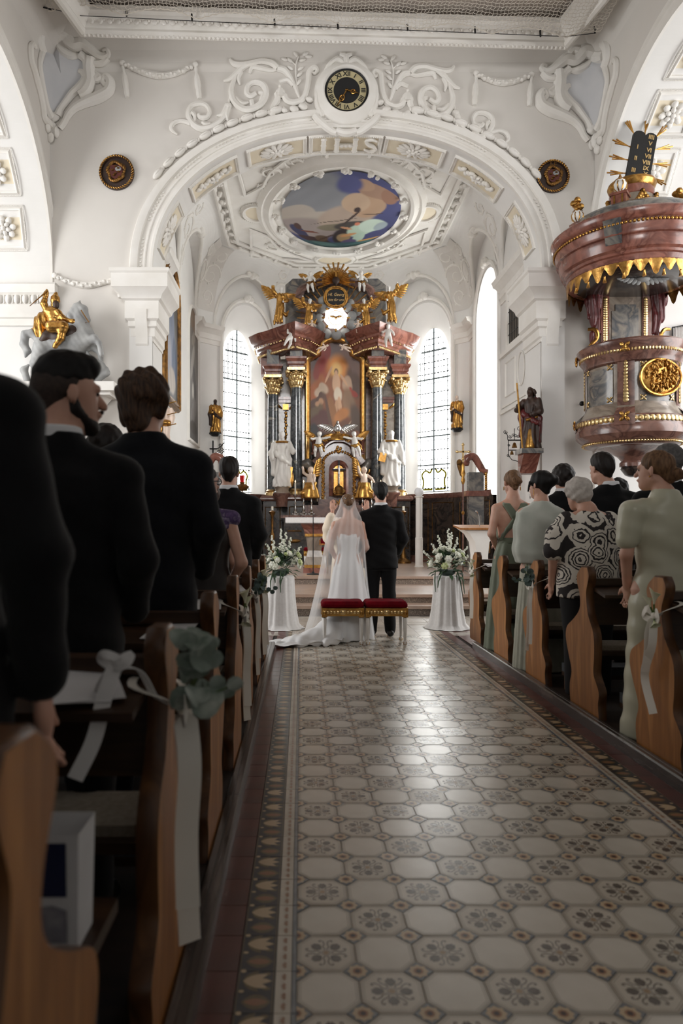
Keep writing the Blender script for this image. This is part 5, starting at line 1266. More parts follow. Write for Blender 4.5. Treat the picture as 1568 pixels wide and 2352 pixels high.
            h.ell(s.hp((.004, -.112, .010)), (.046*K, .036*K, .044*K), .012*K, s.R()); h.rc(s.hp((-.03, -.125, .03)), s.hp((.03, -.135, .0)), .018*K, .018*K, .01*K); d = strands(.0028, 110)
        elif kind == 'lowbun':
            h.ell(s.hp((0, -.018, .036)), (.086*K, .104*K, .090*K), .02*K, s.R()); h.rc(s.hp((0, -.06, 0)), s.hp((0, -.08, -.05)), .06*K, .042*K, .03*K); h.half(s.hp((0, .065, .04)), s.R() @ V((0, 1, -.4)), .01*K); h.half(s.hp((0, .015, -.01)), s.R() @ V((0, .8, -1)), .01*K)
            h.ell(s.hp((0, -.125, -.035)), (.044*K, .040*K, .040*K), .012*K, s.R()); h.rc(s.hp((-.02, -.15, -.02)), s.hp((.02, -.15, -.05)), .02*K, .018*K, .01*K); d = strands(.003, 90)
        elif kind == 'updo':
            h.ell(s.hp((0, -.02, .036)), (.092*K, .110*K, .095*K), .02*K, s.R()); h.ell(s.hp((.02, -.11, .035)), (.075*K, .055*K, .055*K), .03*K, s.R()); h.rc(s.hp((0, -.06, 0)), s.hp((0, -.065, -.06)), .058*K, .036*K, .03*K); h.half(s.hp((0, .07, .035)), s.R() @ V((0, 1, -.35)), .01*K)
            h.chain([s.hp((-.085, .045, .02)), s.hp((-.092, .055, -.06)), s.hp((-.080, .045, -.12)), s.hp((-.07, .055, -.16))], [.012*K, .008*K, .006*K, .003*K], .01*K); d = strands(.004, 80)
        else:   # soft curly cap
            h.ell(s.hp((0, -.022, .030)), (.104*K, .118*K, .106*K), .02*K, s.R()); h.ell(s.hp((0, -.06, -.035)), (.082*K, .068*K, .07*K), .03*K, s.R()); h.half(s.hp((0, .068, .03)), s.R() @ V((0, 1, -.4)), .01*K); d = curls(.009, 75) if kind == 'curly' else lambda X, Y, Z: .006*np.sin(X*70+4*np.sin(Z*20))*np.sin(Z*50+Y*40)
        o = h.build('hair', MT[mat], s.root, res*K, d, s.xf); return s
    def suit(s, mat='suit_black', res=.014, trousers=True, collar=True):
        K = s.s; w_ = s.w; j = SDF()
        j.stack([(0, (-.016*K if z > 1.48 else 0), z*K, rx*K*w_, ry*K) for z, rx, ry in ((.80, .205, .15), (.90, .20, .148), (1.08, .178, .132), (1.22, .195, .138), (1.33, .205, .138), (1.40, .188, .122), (1.45, .145, .10), (1.49, .098, .088), (1.525, .085, .082), (1.543, .081, .079))], .025*K, pw=2.35)
        for q in (-1, 1):
            a = [V(p) for p in s.arms[q]]; j.rc(s.k((q*.09, -.012, 1.455)), s.k(a[0]+V((q*.008, 0, -.005))), .058*K, .070*K, .03*K); j.chain([s.k(a[0]+V((q*.008, 0, -.01))), s.k(a[1]), s.k(a[2]+(a[1]-a[2]).normalized()*.02)], [.072*K, .060*K, .046*K], .018*K)
        fold = lambda X, Y, Z: .0035*np.sin(Z/K*26+8*X/K)*np.sin(X/K*11+1)+.002*np.sin(Z/K*55+X/K*30)
        j.build('jacket', MT[mat], s.root, res*K, fold, s.xf)
        if trousers:
            t = SDF(); t.stack([(0, 0, z*K, rx*K*w_, ry*K) for z, rx, ry in ((.78, .175, .125), (.90, .17, .122), (.98, .16, .118))], .03*K)
            for q in (-1, 1): t.chain([s.k((q*.088, 0, .84)), s.k((q*.10, .005, .48)), s.k((q*.108, -.015, .075))], [.098*K, .074*K, .064*K], .02*K)
            t.build('trousers', MT[mat], s.root, res*1.1*K, lambda X, Y, Z: .003*np.sin(Z/K*22+X/K*8), s.xf)
            for q in (-1, 1):
                h = SDF(); h.rc(s.k((q*.108, -.06, .045)), s.k((q*.13, .13, .038)), .042*K, .036*K, .02*K); h.half(s.k((0, 0, .004)), (0, 0, -1)); h.build('shoe', MT['leather'], s.root, .014*K, xf=s.xf)
        if collar:
            c = SDF(); c.stack([(0, -.014*K, z*K, rx*K, ry*K) for z, rx, ry in ((1.50, .082, .080), (1.54, .079, .077), (1.566, .075, .074))], .01*K); c.build('shirt_collar', MT['shirt'], s.root, .010*K, xf=s.xf)
        return s
    def shell(s, name, mat, secs, n=0, amp=0.0, arms=None, res=.014, fold=None, extra=None, k=.025):
        K = s.s; d = SDF(); d.stack([(x*K, y*K, z*K, rx*K, ry*K) for x, y, z, rx, ry in secs], k*K, n=n, amp=amp)
        for q, pts, rs in (arms or []): d.chain([s.k(p) for p in pts], [r*K for r in rs], .02*K)
        if extra: extra(d)
        return d.build(name, MT[mat], s.root, res*K, fold, s.xf)
GL, GR = 'wedding guests in the left pews', 'wedding guests in the right pews'
# ---- left side
p = Person('man in black suit cut by the left edge, arm hanging down beside the nearest pew', -.745, 1.27, .05, 1.80, wide=1.05, group=GL)
p.arm(1, (.268, -.02, 1.15), (.255, .05, .90)); p.hand[1] = ((.03, .12, -1), (-.35, .9, .1)); p.body('skin', .0085).suit('suit_black', .012).hair('hair_dark', 'short', .012)
p = Person('bearded man with dark faded haircut and black suit, head turned right', -.735, 2.12, .05, 1.735, hyaw=-.95, group=GL, hoff=(.02, .0, 0))
p.body('skin', .0085, hands=False, legs=False).suit('suit_black', .014).hair('hair_black', 'fade', .007)
K = p.s; h = SDF(); h.ell(p.hp((0, -.018, .028)), (.0775*K, .0955*K, .088*K), .02*K, p.R()); h.rc(p.hp((0, -.062, -.005)), p.hp((0, -.058, -.05)), .045*K, .038*K, .03*K); h.half(p.hp((0, .045, .02)), p.R() @ V((0, 1, -.2)), .008*K); h.half(p.hp((0, 0, -.048)), p.R() @ V((0, .3, -1)), .025*K); h.half(p.hp((0, .0, .0)), p.R() @ V((0, .6, -.45)), .012*K); h.build('hair_fade', MT['stubble'], p.root, .008, xf=p.xf)
h = SDF(); h.rc(p.hp((0, .052, -.088)), p.hp((0, .076, -.102)), .0385*K, .029*K, .02*K)
for q in (-1, 1): h.rc(p.hp((q*.053, .005, -.055)), p.hp((q*.02, .062, -.098)), .022*K, .024*K, .02*K); h.rc(p.hp((q*.06, .0, -.02)), p.hp((q*.053, .005, -.06)), .014*K, .02*K, .015*K)
h.rc(p.hp((-.024, .103, -.052)), p.hp((.024, .103, -.052)), .009*K, .009*K, .008*K); h.build('beard', MT['hair_dark'], p.root, .008, curls(.0015, 160), p.xf)
p = Person('man in black suit with wavy chin-length brown hair in the third left row', -.665, 2.98, .05, 1.875, hyaw=-.25, group=GL, wide=1.06)
p.body('skin', .013, legs=False, hands=False).suit('suit_navy', .014, collar=False).hair('hair_brown', 'wavy', .008)
p = Person('dark-haired guest almost hidden behind the wavy-haired man', -1.12, 4.02, .05, 1.80, group=GL); p.body('skin', .018, hands=False, legs=False).suit('suit_black', .018).hair('hair_dark', 'curly', .012)
p = Person('woman with glasses in a dark dress with purple lace shoulders', -.565, 4.05, .05, 1.585, hyaw=-.75, female=True, wide=1.12, group=GL)
p.arm(1, (.255, -.03, 1.14), (.16, .12, .98)); p.body('skin', .012, legs=False).hair('hair_dark', 'lowbun', .010)
p.shell('dress', 'dress_taupe', [(0, 0, .05, .21, .16), (0, 0, .5, .20, .15), (0, 0, .9, .20, .145), (0, 0, 1.08, .165, .12), (0, 0, 1.28, .185, .128), (0, 0, 1.38, .18, .118)], fold=lambda X, Y, Z: .003*np.sin(Z*30+X*12))
p.shell('lace_collar', 'lace_purple', [(0, -.005, 1.36, .196, .126), (0, -.005, 1.42, .190, .112), (0, -.005, 1.47, .125, .085), (0, -.01, 1.50, .075, .07)], arms=[(1, [(.10, -.01, 1.45), (.19, -.01, 1.43)], [.05, .058]), (-1, [(-.10, -.01, 1.45), (-.19, -.01, 1.43)], [.05, .058])], res=.011)
m = MB(); K = p.s
for q in (-1, 1): m.tube([p.xf @ V(p.hp((q*.036+.026*math.cos(a), .100, .004+.020*math.sin(a)))) for a in np.linspace(0, 2*PI, 14)], .0035, 5); m.tube([p.xf @ V(p.hp((q*.062, .098, .008))), p.xf @ V(p.hp((q*.083, .0, .0)))], .003, 5)
m.build('glasses', MT['black'], p.root)
m = MB(); m.ell(p.xf @ V(p.hp((.083, -.002, -.048))), (.006, .006, .006), 8, 6); m.build('earring', MT['silver'], p.root)
p = Person('brown curly-haired guest half hidden beside the woman with glasses', -.665, 4.98, .05, 1.535, female=True, group=GL); p.body('skin', .018, hands=False, legs=False).hair('hair_brown', 'curly', .011); p.shell('dress', 'dress_taupe', [(0, 0, .05, .21, .16), (0, 0, .9, .20, .145), (0, 0, 1.3, .185, .128), (0, 0, 1.46, .12, .09)], res=.018)
p = Person('man with neat dark grey hair in black suit in the front left rows', -.60, 5.84, .05, 1.80, group=GL, wide=1.02); p.body('skin', .013, legs=False).suit('suit_black', .014).hair('hair_dark', 'short', .008)
# ---- right side
p = Person('woman in backless green gown with crossed straps and blond bun', 2.11, 6.93, .05, 1.79, female=True, wide=1.08, group=GR, hyaw=.12)
p.arm(-1, (-.225, -.05, 1.16), (-.13, .14, 1.03)); p.arm(1, (.215, -.03, 1.15), (.12, .15, 1.03)); p.body('skin', .011, legs=False).hair('hair_blond', 'bun', .008)
p.shell('gown', 'dress_green', [(0, .01, .0, .28, .22), (0, 0, .4, .25, .19), (0, 0, .8, .205, .155), (0, 0, .95, .185, .135), (0, 0, 1.08, .143, .108), (0, 0, 1.11, .14, .105)], n=11, amp=.035, res=.013)
p.shell('bodice', 'dress_green', [(0, .045, 1.09, .145, .085), (0, .05, 1.25, .160, .09), (0, .06, 1.36, .14, .07)], res=.012)
K = p.s; d = SDF()
for q in (-1, 1):
    for o in (-.022, 0, .022): d.chain([p.k((q*.085+o*.6, .02, 1.475)), p.k((q*.085+o, -.085, 1.445)), p.k((q*.02+o, -.122, 1.34+o*.4)), p.k((-q*.07+o, -.118, 1.22+o*.5)), p.k((-q*.125+o*.3, -.07, 1.13+o))], [.016*K]*5, .004)
d.build('crossed_straps', MT['dress_green'], p.root, .008, xf=p.xf)
d = SDF(); d.stack([(0, 0, 1.055*K, .147*K, .112*K), (0, 0, 1.12*K, .146*K, .111*K)], .01); d.ell(p.k((.03, -.115, 1.08)), (.03, .02, .028), .01); d.chain([p.k((.03, -.12, 1.08)), p.k((.05, -.15, .95)), p.k((.045, -.18, .75))], [.014, .018, .012], .01); d.build('waist_sash', MT['dress_green'], p.root, .011, xf=p.xf)
m = MB()
for q in (-1, 1): m.tube([p.xf @ V(p.hp((q*.086+.004*math.cos(a), .0+.016*math.cos(a), -.062+.018*math.sin(a)))) for a in np.linspace(0, 2*PI, 12)], .0035, 5)
m.build('hoop_earring', MT['gold'], p.root)
p = Person('black-haired woman with sheer sage shawl over a pleated dress', 2.055, 5.96, .05, 1.70, female=True, hyaw=.55, group=GR, wide=1.08)
for q in (-1, 1): p.arm(q, (q*.20, -.01, 1.15), (q*.08, .15, 1.05))
p.body('skin', .012, legs=False, hands=False).hair('hair_black', 'updo', .009)
p.shell('pleated_dress', 'dress_sage', [(0, .01, .0, .25, .20), (0, 0, .5, .22, .17), (0, 0, .92, .18, .135), (0, 0, 1.08, .15, .115), (0, 0, 1.3, .165, .12), (0, 0, 1.4, .15, .10)], n=24, amp=.022, res=.012)
p.shell('shawl', 'shawl_sage', [(0, -.015, .96, .23, .155), (0, -.015, 1.05, .252, .165), (0, -.01, 1.2, .25, .158), (0, -.01, 1.35, .235, .142), (0, -.01, 1.42, .222, .122), (0, -.01, 1.465, .165, .098), (0, -.01, 1.49, .11, .085), (0, -.01, 1.52, .075, .072)], n=7, amp=.03, res=.012, fold=lambda X, Y, Z: .004*np.sin(Z*34+X*22))
m = MB(); m.tube([p.xf @ V(p.hp((-.084, .0, -.045))), p.xf @ V(p.hp((-.088, .0, -.10)))], .003, 5); m.build('drop_earring', MT['gold'], p.root)
p = Person('young man with brown hair in black suit behind the sage shawl', 2.60, 6.9, .05, 1.84, group=GR); p.body('skin', .016, hands=False, legs=False).suit('suit_black', .018).hair('hair_dark', 'curly', .010)
p = Person('elderly white-haired woman in black and cream rose-patterned blouse', 2.06, 5.0, .05, 1.60, female=True, wide=1.32, group=GR, hoff=(-.055, .05, -.035), hyaw=.25, htilt=-.2)
p.arm(-1, (-.285, -.02, 1.12), (-.25, .12, .90)); p.arm(1, (.29, -.02, 1.12), (.24, .12, .92)); p.body('skin', .013, legs=False).hair('hair_white', 'soft', .009)
p.shell('blouse', 'rose', [(0, 0, .80, .245, .185), (0, 0, .95, .245, .19), (0, 0, 1.15, .232, .175), (0, 0, 1.32, .228, .16), (0, 0, 1.41, .205, .13), (0, 0, 1.47, .13, .095), (0, 0, 1.50, .085, .078)], arms=[(q, [(q*.17, 0, 1.42), (q*.255, -.01, 1.30), (q*.285, -.02, 1.17)], [.075, .085, .080]) for q in (-1, 1)], res=.012)
p.shell('trousers', 'trousers_dark', [(0, 0, .02, .18, .12), (0, 0, .5, .19, .14), (0, 0, .82, .225, .17)], res=.02)
p = Person('tall dark-haired man in black suit behind the elderly woman', 2.62, 5.93, .05, 1.845, group=GR, hyaw=.3, hoff=(-.05, 0, 0)); p.body('skin', .014, hands=False, legs=False).suit('suit_black', .015).hair('hair_dark', 'short', .008)
p = Person('guest with dark curls between the tall man and the green satin dress', 3.14, 6.9, .05, 1.70, female=True, group=GR); p.body('skin', .02, hands=False, legs=False).hair('hair_black', 'curly', .012); p.shell('dress', 'dress_taupe', [(0, 0, .05, .21, .16), (0, 0, 1.3, .185, .128), (0, 0, 1.46, .12, .09)], res=.02)
p = Person('woman in shiny pale green satin dress with low brown bun', 2.115, 4.05, .05, 1.66, female=True, wide=1.2, group=GR, hyaw=.75, hoff=(-.045, .01, 0))
p.arm(-1, (-.25, -.02, 1.14), (-.19, .10, .93)); p.body('skin', .011, legs=False).hair('hair_blond', 'lowbun', .007)
p.shell('satin_dress', 'satin_sage', [(0, .01, .0, .26, .21), (0, 0, .5, .235, .19), (0, 0, .85, .21, .165), (0, 0, 1.07, .165, .128), (0, 0, 1.28, .195, .138), (0, 0, 1.40, .20, .125), (0, -.005, 1.46, .165, .11), (0, -.01, 1.50, .10, .092), (0, -.014, 1.55, .074, .074)], arms=[(q, [(q*.14, -.01, 1.44), (q*.21, -.015, 1.40), (q*.245, -.02, 1.24)], [.06, .080, .070]) for q in (-1, 1)], res=.012, fold=lambda X, Y, Z: .006*np.sin(X*34+2*np.sin(Z*5)+Y*12)*np.clip(1.1-Z, .12, 1)+.0025*np.sin(Z*44+X*20))
m = MB(); m.ell(p.xf @ V(p.hp((-.086, .0, -.045))), (.006, .006, .006), 8, 6); m.build('earring', MT['gold'], p.root)
p = Person('grey-haired man in black suit behind the satin dress at the right edge', 2.63, 4.98, .05, 1.80, group=GR, hyaw=.3); p.body('skin', .014, hands=False, legs=False).suit('suit_black', .015).hair('hair_grey', 'short', .008)
# ---- groom
p = Person('groom in black tuxedo standing before the steps, seen from behind', .935, 8.13, 0, 1.79, wide=1.0); p.arm(1, (.262, -.02, 1.13), (.21, .14, .97)); p.arm(-1, (-.262, -.02, 1.13), (-.21, .14, .97)); p.body('skin', .011).suit('suit_black', .012).hair('hair_black', 'short', .007)
# ---- bride
p = Person('bride in white gown, long veil and train, seen from behind', .545, 8.0, 0, 1.655, female=True, wide=1.03)
p.arm(-1, (-.225, -.02, 1.13), (-.15, .15, 1.0)); p.arm(1, (.225, -.01, 1.13), (.16, .15, 1.0)); p.body('skin', .011, legs=False).hair('hair_blond', 'bun', .008)
K = p.s
def train(d):
    # long train swept to the left on the floor, towards the camera
    for a, b, ra, rb in (((-.05, -.12, .30), (-.30, -.38, .06), .20, .10), ((-.30, -.38, .07), (-.62, -.50, .035), .16, .06), ((-.15, -.25, .12), (-.55, -.62, .03), .15, .05), ((-.1, -.2, .1), (-.28, -.62, .03), .16, .05), ((-.55, -.50, .03), (-.80, -.48, .02), .07, .04), ((-.55, -.60, .03), (-.86, -.60, .02), .07, .035)): d.rc(p.k(a), p.k(b), ra*K, rb*K, .10)
    d.half((0, 0, .004), (0, 0, -1))
p.shell('gown', 'gown', [(-.02, -.02, .005, .33, .30), (-.01, -.01, .25, .285, .25), (0, 0, .6, .225, .19), (0, 0, .9, .175, .145), (0, 0, 1.03, .138, .108), (0, 0, 1.10, .130, .102), (0, 0, 1.25, .150, .112), (0, .01, 1.30, .152, .110)], n=9, amp=.05, res=.012, fold=lambda X, Y, Z: .010*np.clip(1-Z*1.6, 0, 1)*np.sin(X*26+Y*20)+.006*np.clip(1-Z*4, 0, 1)*np.sin(X*48-Y*30), extra=train)
for q in (-1, 1):
    g_ = SDF(); a = p.arms[q]; g_.chain([p.k(a[0].lerp(a[1], .72)), p.k(a[1]), p.k(a[2])], [.047*K, .043*K, .031*K], .01); g_.build('sheer_glove', MT['veil'], p.root, .012, xf=p.xf)
# veil: one sheet from the crown of the head to the floor, spreading into the train
def veil(u, v):
    a = (u-.5)*2*2.05; z0 = 1.665
    zs = [1.662, 1.64, 1.58, 1.50, 1.38, 1.2, .95, .6, .25, .03]; rx = [.004, .055, .086, .098, .155, .205, .225, .265, .32, .36]; ry = [.004, .06, .105, .125, .150, .165, .185, .235, .31, .42]
    t = v*(len(zs)-1); z = np.interp(t, range(len(zs)), zs); x_ = np.interp(t, range(len(zs)), rx); y_ = np.interp(t, range(len(zs)), ry)
    w_ = 1+(.05*math.sin(a*7+1)+.03*math.sin(a*13))*min(v*1.6, 1); sh = max(0, v-.45)*.35
    return V((p.root.location.x+x_*math.sin(a)*w_-sh*.5*(1-math.sin(a)*.4), p.root.location.y+.01-y_*math.cos(a)*w_+.02-sh*.35, z))
m = MB(); m.grid(veil, 72, 60); m.build('veil', MT['veil'], p.root, ang=80)
m = MB(); 
def vt_(u, v): x = -.05-.80*v; return V((p.root.location.x+x-.05*math.sin(u*9), p.root.location.y-.38-.30*v*.4-.34*(u-.35)*(.6+.6*v), .012+.05*(1-v)*(1-abs(u-.5))+.010*(1+math.sin(u*19+v*7))+.008*(1+math.sin(v*23+u*5))))
m.grid(vt_, 40, 40); m.build('veil_train', MT['gown'], p.root, ang=80)
m = MB()
for k in range(7):
    a = -1.0+k*.33; m.ell(p.xf @ V(p.hp((.055*math.sin(a), -.085-.02*math.cos(a), .055+.01*math.cos(k)))), (.010, .006, .010), 7, 5)
m.build('hair_jewel', MT['silver'], p.root)
# ---- priest
p = Person('priest in cream vestment with both hands raised, mostly hidden behind the couple', .655, 9.5, 0, 1.68, yaw=PI, htilt=-.25)
p.arm(1, (.27, .10, 1.20), (.245, .20, 1.60)); p.arm(-1, (-.27, .10, 1.20), (-.245, .20, 1.60))
for q in (-1, 1): p.hand[q] = ((0, .05, 1), (-q, .15, 0))
p.body('skin', .009).hair('hair_grey', 'short', .01)
p.shell('vestment', 'robe', [(0, 0, .02, .30, .24), (0, 0, .5, .27, .21), (0, 0, 1.0, .23, .17), (0, 0, 1.35, .22, .14), (0, 0, 1.46, .14, .09), (0, 0, 1.52, .075, .07)], n=10, amp=.03, res=.013,
        arms=[(q, [(q*.17, 0, 1.42), (q*.28, .08, 1.22), (q*.29, .14, 1.36), (q*.265, .19, 1.52)], [.085, .10, .085, .06]) for q in (-1, 1)]+[(q, [(q*.28, .15, 1.50), (q*.31, .14, 1.34), (q*.30, .12, 1.20)], [.06, .075, .06]) for q in (-1, 1)])
# ================================================================= FIGURES
def figure(name, label, cat, base, h, robe='white_stone', skin='white_stone', arms=None, lean=0.0, yaw=0.0, res=None, hem=.17, headm=None, group=None, par=None, cloak=None, n=9, twist=.03):
    """robed standing figure facing the nave (-y), height h, feet at base"""
    base = V(base); rt_ = thing(name, label, cat, tuple(base), group) if par is None else par
    res = res or h*.013; xf = Matrix.Translation(base) @ Matrix.Rotation(yaw, 4, 'Z') @ Matrix.Rotation(lean, 4, 'Y') @ Matrix.Scale(h, 4); r_ = res/h
    arms = arms or [[(-.13, 0, .78), (-.17, -.03, .60), (-.08, -.13, .58)], [(.13, 0, .78), (.18, -.02, .60), (.16, -.08, .44)]]
    d = SDF(); d.stack([(0, 0, 0, hem, hem*.8), (twist*.5, -.01, .2, hem*.85, hem*.7), (twist, -.01, .45, .115, .09), (0, 0, .6, .10, .075), (0, 0, .74, .118, .08), (0, 0, .81, .10, .06), (0, 0, .845, .045, .04)], .03, n=n, amp=.09)
    for a in arms: d.chain(a[:2]+[tuple(V(a[1]).lerp(V(a[2]), .75))], [.05, .052, .042], .03)
    d.build('robe', MT[robe], rt_, r_, lambda X, Y, Z: .007*np.sin(X*70+Z*10+3*np.sin(Z*7)), xf)
    if cloak:
        d = SDF(); d.chain([(-.1, .02, .80), (-.16, .03, .55), (-.13, .0, .25), (-.02, -.06, .12)], [.045, .055, .055, .04], .03); d.chain([(.10, .02, .80), (.125, .03, .5), (.13, .02, .12)], [.045, .05, .05], .03); d.chain([(-.12, -.03, .62), (.0, -.09, .50), (.12, -.06, .42)], [.05, .045, .05], .03)
        d.build('cloak', MT[cloak], rt_, r_, lambda X, Y, Z: .008*np.sin(X*60-Z*14), xf)
    d = SDF(); d.ell((0, -.015, .93), (.052, .062, .070), .02); d.rc((0, 0, .88), (0, 0, .82), .035, .04, .02); d.rc((0, -.06, .925), (0, -.082, .912), .010, .012, .01); d.rc((0, -.05, .885), (0, -.06, .875), .02, .018, .02)
    for a in arms: d.rc(tuple(V(a[1]).lerp(V(a[2]), .7)), a[2], .03, .024, .01); d.ell(a[2], (.028, .028, .035), .01)
    d.rc((0, 0, .84), (0, 0, .7), .05, .06, .02)
    for a in arms: d.chain([(0, 0, .76), a[0], a[1]], [.04, .03, .03], .01)
    d.build('body', MT[headm or skin], rt_, r_, None, xf)
    d = SDF(); d.ell((0, .012, .945), (.058, .062, .062), .02); d.rc((0, .03, .92), (0, .04, .86), .04, .03, .02); d.half((0, -.045, .95), (0, -1, -.5), .01); d.build('hair', MT[robe if skin == 'white_stone' else 'dark_wood_carving' if robe != 'gold' else 'white_stone'], rt_, r_, curls(.006, 90), xf)
    return rt_
def wing(m, root, tip, width, up=(0, 0, 1), n=8, thick=.012):
    root, tip = V(root), V(tip); t = (tip-root); L_ = t.length; t = t.normalized(); dn = -V(up); dn = (dn-t*dn.dot(t)).normalized(); nn = t.cross(dn)
    m.tube([root, root.lerp(tip, .5)-dn*width*.18, tip-dn*width*.05], [thick*2.2, thick*1.8, thick], 6)
    for i in range(n):
        f = .12+.88*i/(n-1); b = root.lerp(tip, f*.9)-dn*width*.12*math.sin(PI*f); d = (dn*(1.0-.45*f)+t*(.25+.7*f)).normalized(); l = width*(.75+.35*math.sin(PI*f*.9))
        R = Matrix((d, nn, d.cross(nn))).transposed(); m.ell(b+d*l*.5, (l*.55, thick, L_/n*.62), 8, 5, R)
def putto(name, label, base, h, skin='white_stone', yaw=0.0, lean=0.0, arms=None, legs=None, drape=None, wings=None, group=None, cat='statue', par=None, parts=None):
    base = V(base); rt_ = thing(name, label, cat, tuple(base), group) if par is None else par
    xf = Matrix.Translation(base) @ Matrix.Rotation(yaw, 4, 'Z') @ Matrix.Rotation(lean, 4, 'Y') @ Matrix.Scale(h, 4); d = SDF()
    d.ell((0, 0, .53), (.125, .10, .15), .05); d.ell((0, .01, .68), (.115, .085, .10), .06); d.ell((0, -.01, .885), (.085, .095, .10), .02); d.rc((0, 0, .8), (0, 0, .74), .05, .05, .03); d.rc((0, -.09, .875), (0, -.11, .865), .014, .016, .01)
    for a in arms or [[(-.12, 0, .72), (-.22, -.05, .62), (-.30, -.08, .72)], [(.12, 0, .72), (.22, -.05, .60), (.26, -.12, .48)]]: d.chain(a, [.048, .045, .034], .02); d.ell(a[2], (.034, .034, .036), .01)
    for a in legs or [[(-.07, 0, .45), (-.10, -.06, .24), (-.08, 0, .04)], [(.07, 0, .45), (.12, -.08, .26), (.16, .02, .06)]]: d.chain(a, [.08, .06, .038], .03); d.rc(a[2], tuple(V(a[2])+V((0, -.07, -.02))), .035, .026, .02)
    d.build('body', MT[skin], rt_, .014, None, xf)
    d = SDF(); d.ell((0, .012, .905), (.092, .096, .09), .02); d.half((0, -.06, .91), (0, -1, -.4), .01); d.build('hair', MT[skin], rt_, .016, curls(.01, 70), xf)
    if drape:
        d = SDF(); d.chain([(-.14, -.02, .46), (0, -.11, .42), (.14, -.04, .48), (.2, .05, .40), (.24, .08, .25)], [.05, .06, .055, .05, .03], .03); d.chain([(-.1, .08, .5), (.12, .09, .55)], [.05, .05], .03); d.build('drapery', MT[drape], rt_, .016, lambda X, Y, Z: .01*np.sin(X*40+Z*50), xf)
    if wings:
        for q in (-1, 1):
            m = MB(); wing(m, xf @ V((q*.06, .08, .70)), xf @ V((q*.42, .10, .86+.1*(wings == 'up'))), h*.26, thick=h*.015); m.build('wing', MT['gold'], rt_)
    return rt_
def angel(label, base, h, flip=1, tall=False, group='gilded angels of the high altar'):
    """gilded angel with raised arm, pale flesh, big wings"""
    b = V(base); q = flip
    rt_ = figure('gilded_angel', label, 'statue', b, h, 'gold', 'flesh_stone', arms=[[(-q*.12, 0, .78), (-q*.22, -.05, .86), (-q*.24, -.08, 1.02)], [(q*.12, 0, .78), (q*.2, -.08, .62), (q*.10, -.16, .56)]], lean=.10*q, hem=.13, headm='white_stone', group=group)
    for s in (-1, 1):
        m = MB(); up = 1.04 if (s == -q) else .86; wing(m, b+V((s*.06*h, .05*h, .72*h)), b+V((s*.30*h, .10*h, up*h)), h*.26, thick=h*.014); m.build('wing', MT['gold'], rt_)
    d = SDF(); d.chain([(b.x+q*.10*h, b.y-.05*h, b.z+.3*h), (b.x+q*.22*h, b.y, b.z+.22*h), (b.x+q*.30*h, b.y, b.z+.34*h)], [.045*h, .05*h, .02*h], .03); d.chain([(b.x-q*.05*h, b.y-.04*h, b.z+.2*h), (b.x-q*.10*h, b.y-.02*h, b.z-.04*h)], [.05*h, .03*h], .02); d.build('drapery', MT['gold'], rt_, .016)
    return rt_
# ================================================================= HIGH ALTAR
YA = 18.2
def A(px, py, dy=0.0): return P(px, py, YA+dy)
SA = F/YA     # pixels per metre at the altar front
alt = thing('high_altar', 'tall marble and gold high altar filling the apse', 'altar', (.9, 18.2, .4))
ZB = PZ(1138, 18.0)
# --- pedestal zone and altar table
m = MB()
m.b2((PX(612, 18.2), 18.35, .4), (PX(930, 18.2), 19.6, ZB-.14))
for x0, x1, y0 in ((604, 648, 18.10), (660, 700, 17.78), (846, 886, 17.78), (897, 942, 18.10)): m.b2((PX(x0, y0), y0, .4), (PX(x1, y0), 19.0, ZB-.14))
m.build('pedestal', MT['marble_dark'], alt)
m = MB()
for x0, x1, y0 in ((601, 651, 18.04), (656, 704, 17.72), (842, 890, 17.72), (894, 945, 18.04)):
    X0, X1 = PX(x0, y0), PX(x1, y0); m.sweep([V((X0, 19.0, ZB-.14)), V((X0, y0, ZB-.14)), V((X1, y0, ZB-.14)), V((X1, 19.0, ZB-.14))], [(-.02, 0), (.0, .0), (.04, .04), (.04, .09), (.0, .14), (-.35, .14)])
m.b2((PX(640, 18), 18.0, ZB-.13), (PX(905, 18), 19.2, ZB-.01)); m.build('pedestal_cornice', MT['marble_brown'], alt)
for x0, x1, y0 in ((609, 643, 18.095), (665, 695, 17.775), (851, 881, 17.775), (902, 937, 18.095)):
    m = MB(); r = [V((PX(x, y0), y0-.004, z)) for x, z in ((x0, .75), (x1, .75), (x1, ZB-.3), (x0, ZB-.3))]; m.sweep(r, [(-.012, 0), (0, .012), (.012, 0)], up=(0, -1, 0), closed=True); m.build('gilt_panel_moulding', MT['gold_dark'], alt)
m = MB(); m.b2((PX(652, 17.6), 17.45, .4), (PX(892, 17.6), 17.9, PZ(1190, 17.6))); m.build('altar_table', MT['marble_dark'], alt)
m = MB(); zz = PZ(1190, 17.6); m.b2((PX(645, 17.6), 17.38, zz), (PX(898, 17.6), 17.9, zz+.07)); m.b2((PX(700, 17.6), 17.7, zz+.07), (PX(846, 17.6), 18.1, PZ(1160, 17.7))); m.build('altar_slab', MT['marble_brown'], alt)
for k, (x0, x1) in enumerate(((660, 692), (852, 884))):
    m = MB(); m.ell((PX((x0+x1)/2, 17.44), 17.44, .95), (.16, .03, .05)); m.tube([V((PX(x0, 17.44), 17.44, 1.2)), V((PX(x1, 17.44), 17.44, 1.2))], .02, 6); m.build('gilt_ornament', MT['gold_dark'], alt)
m = MB()
for k in range(3): m.b2((PX(650+8*k, 17), 16.6+.28*k, .399+.14*k-.02), (PX(900-8*k, 17), 17.8, .399+.14*k+.12))
m.build('altar_step', MT['marble_dark'], alt)
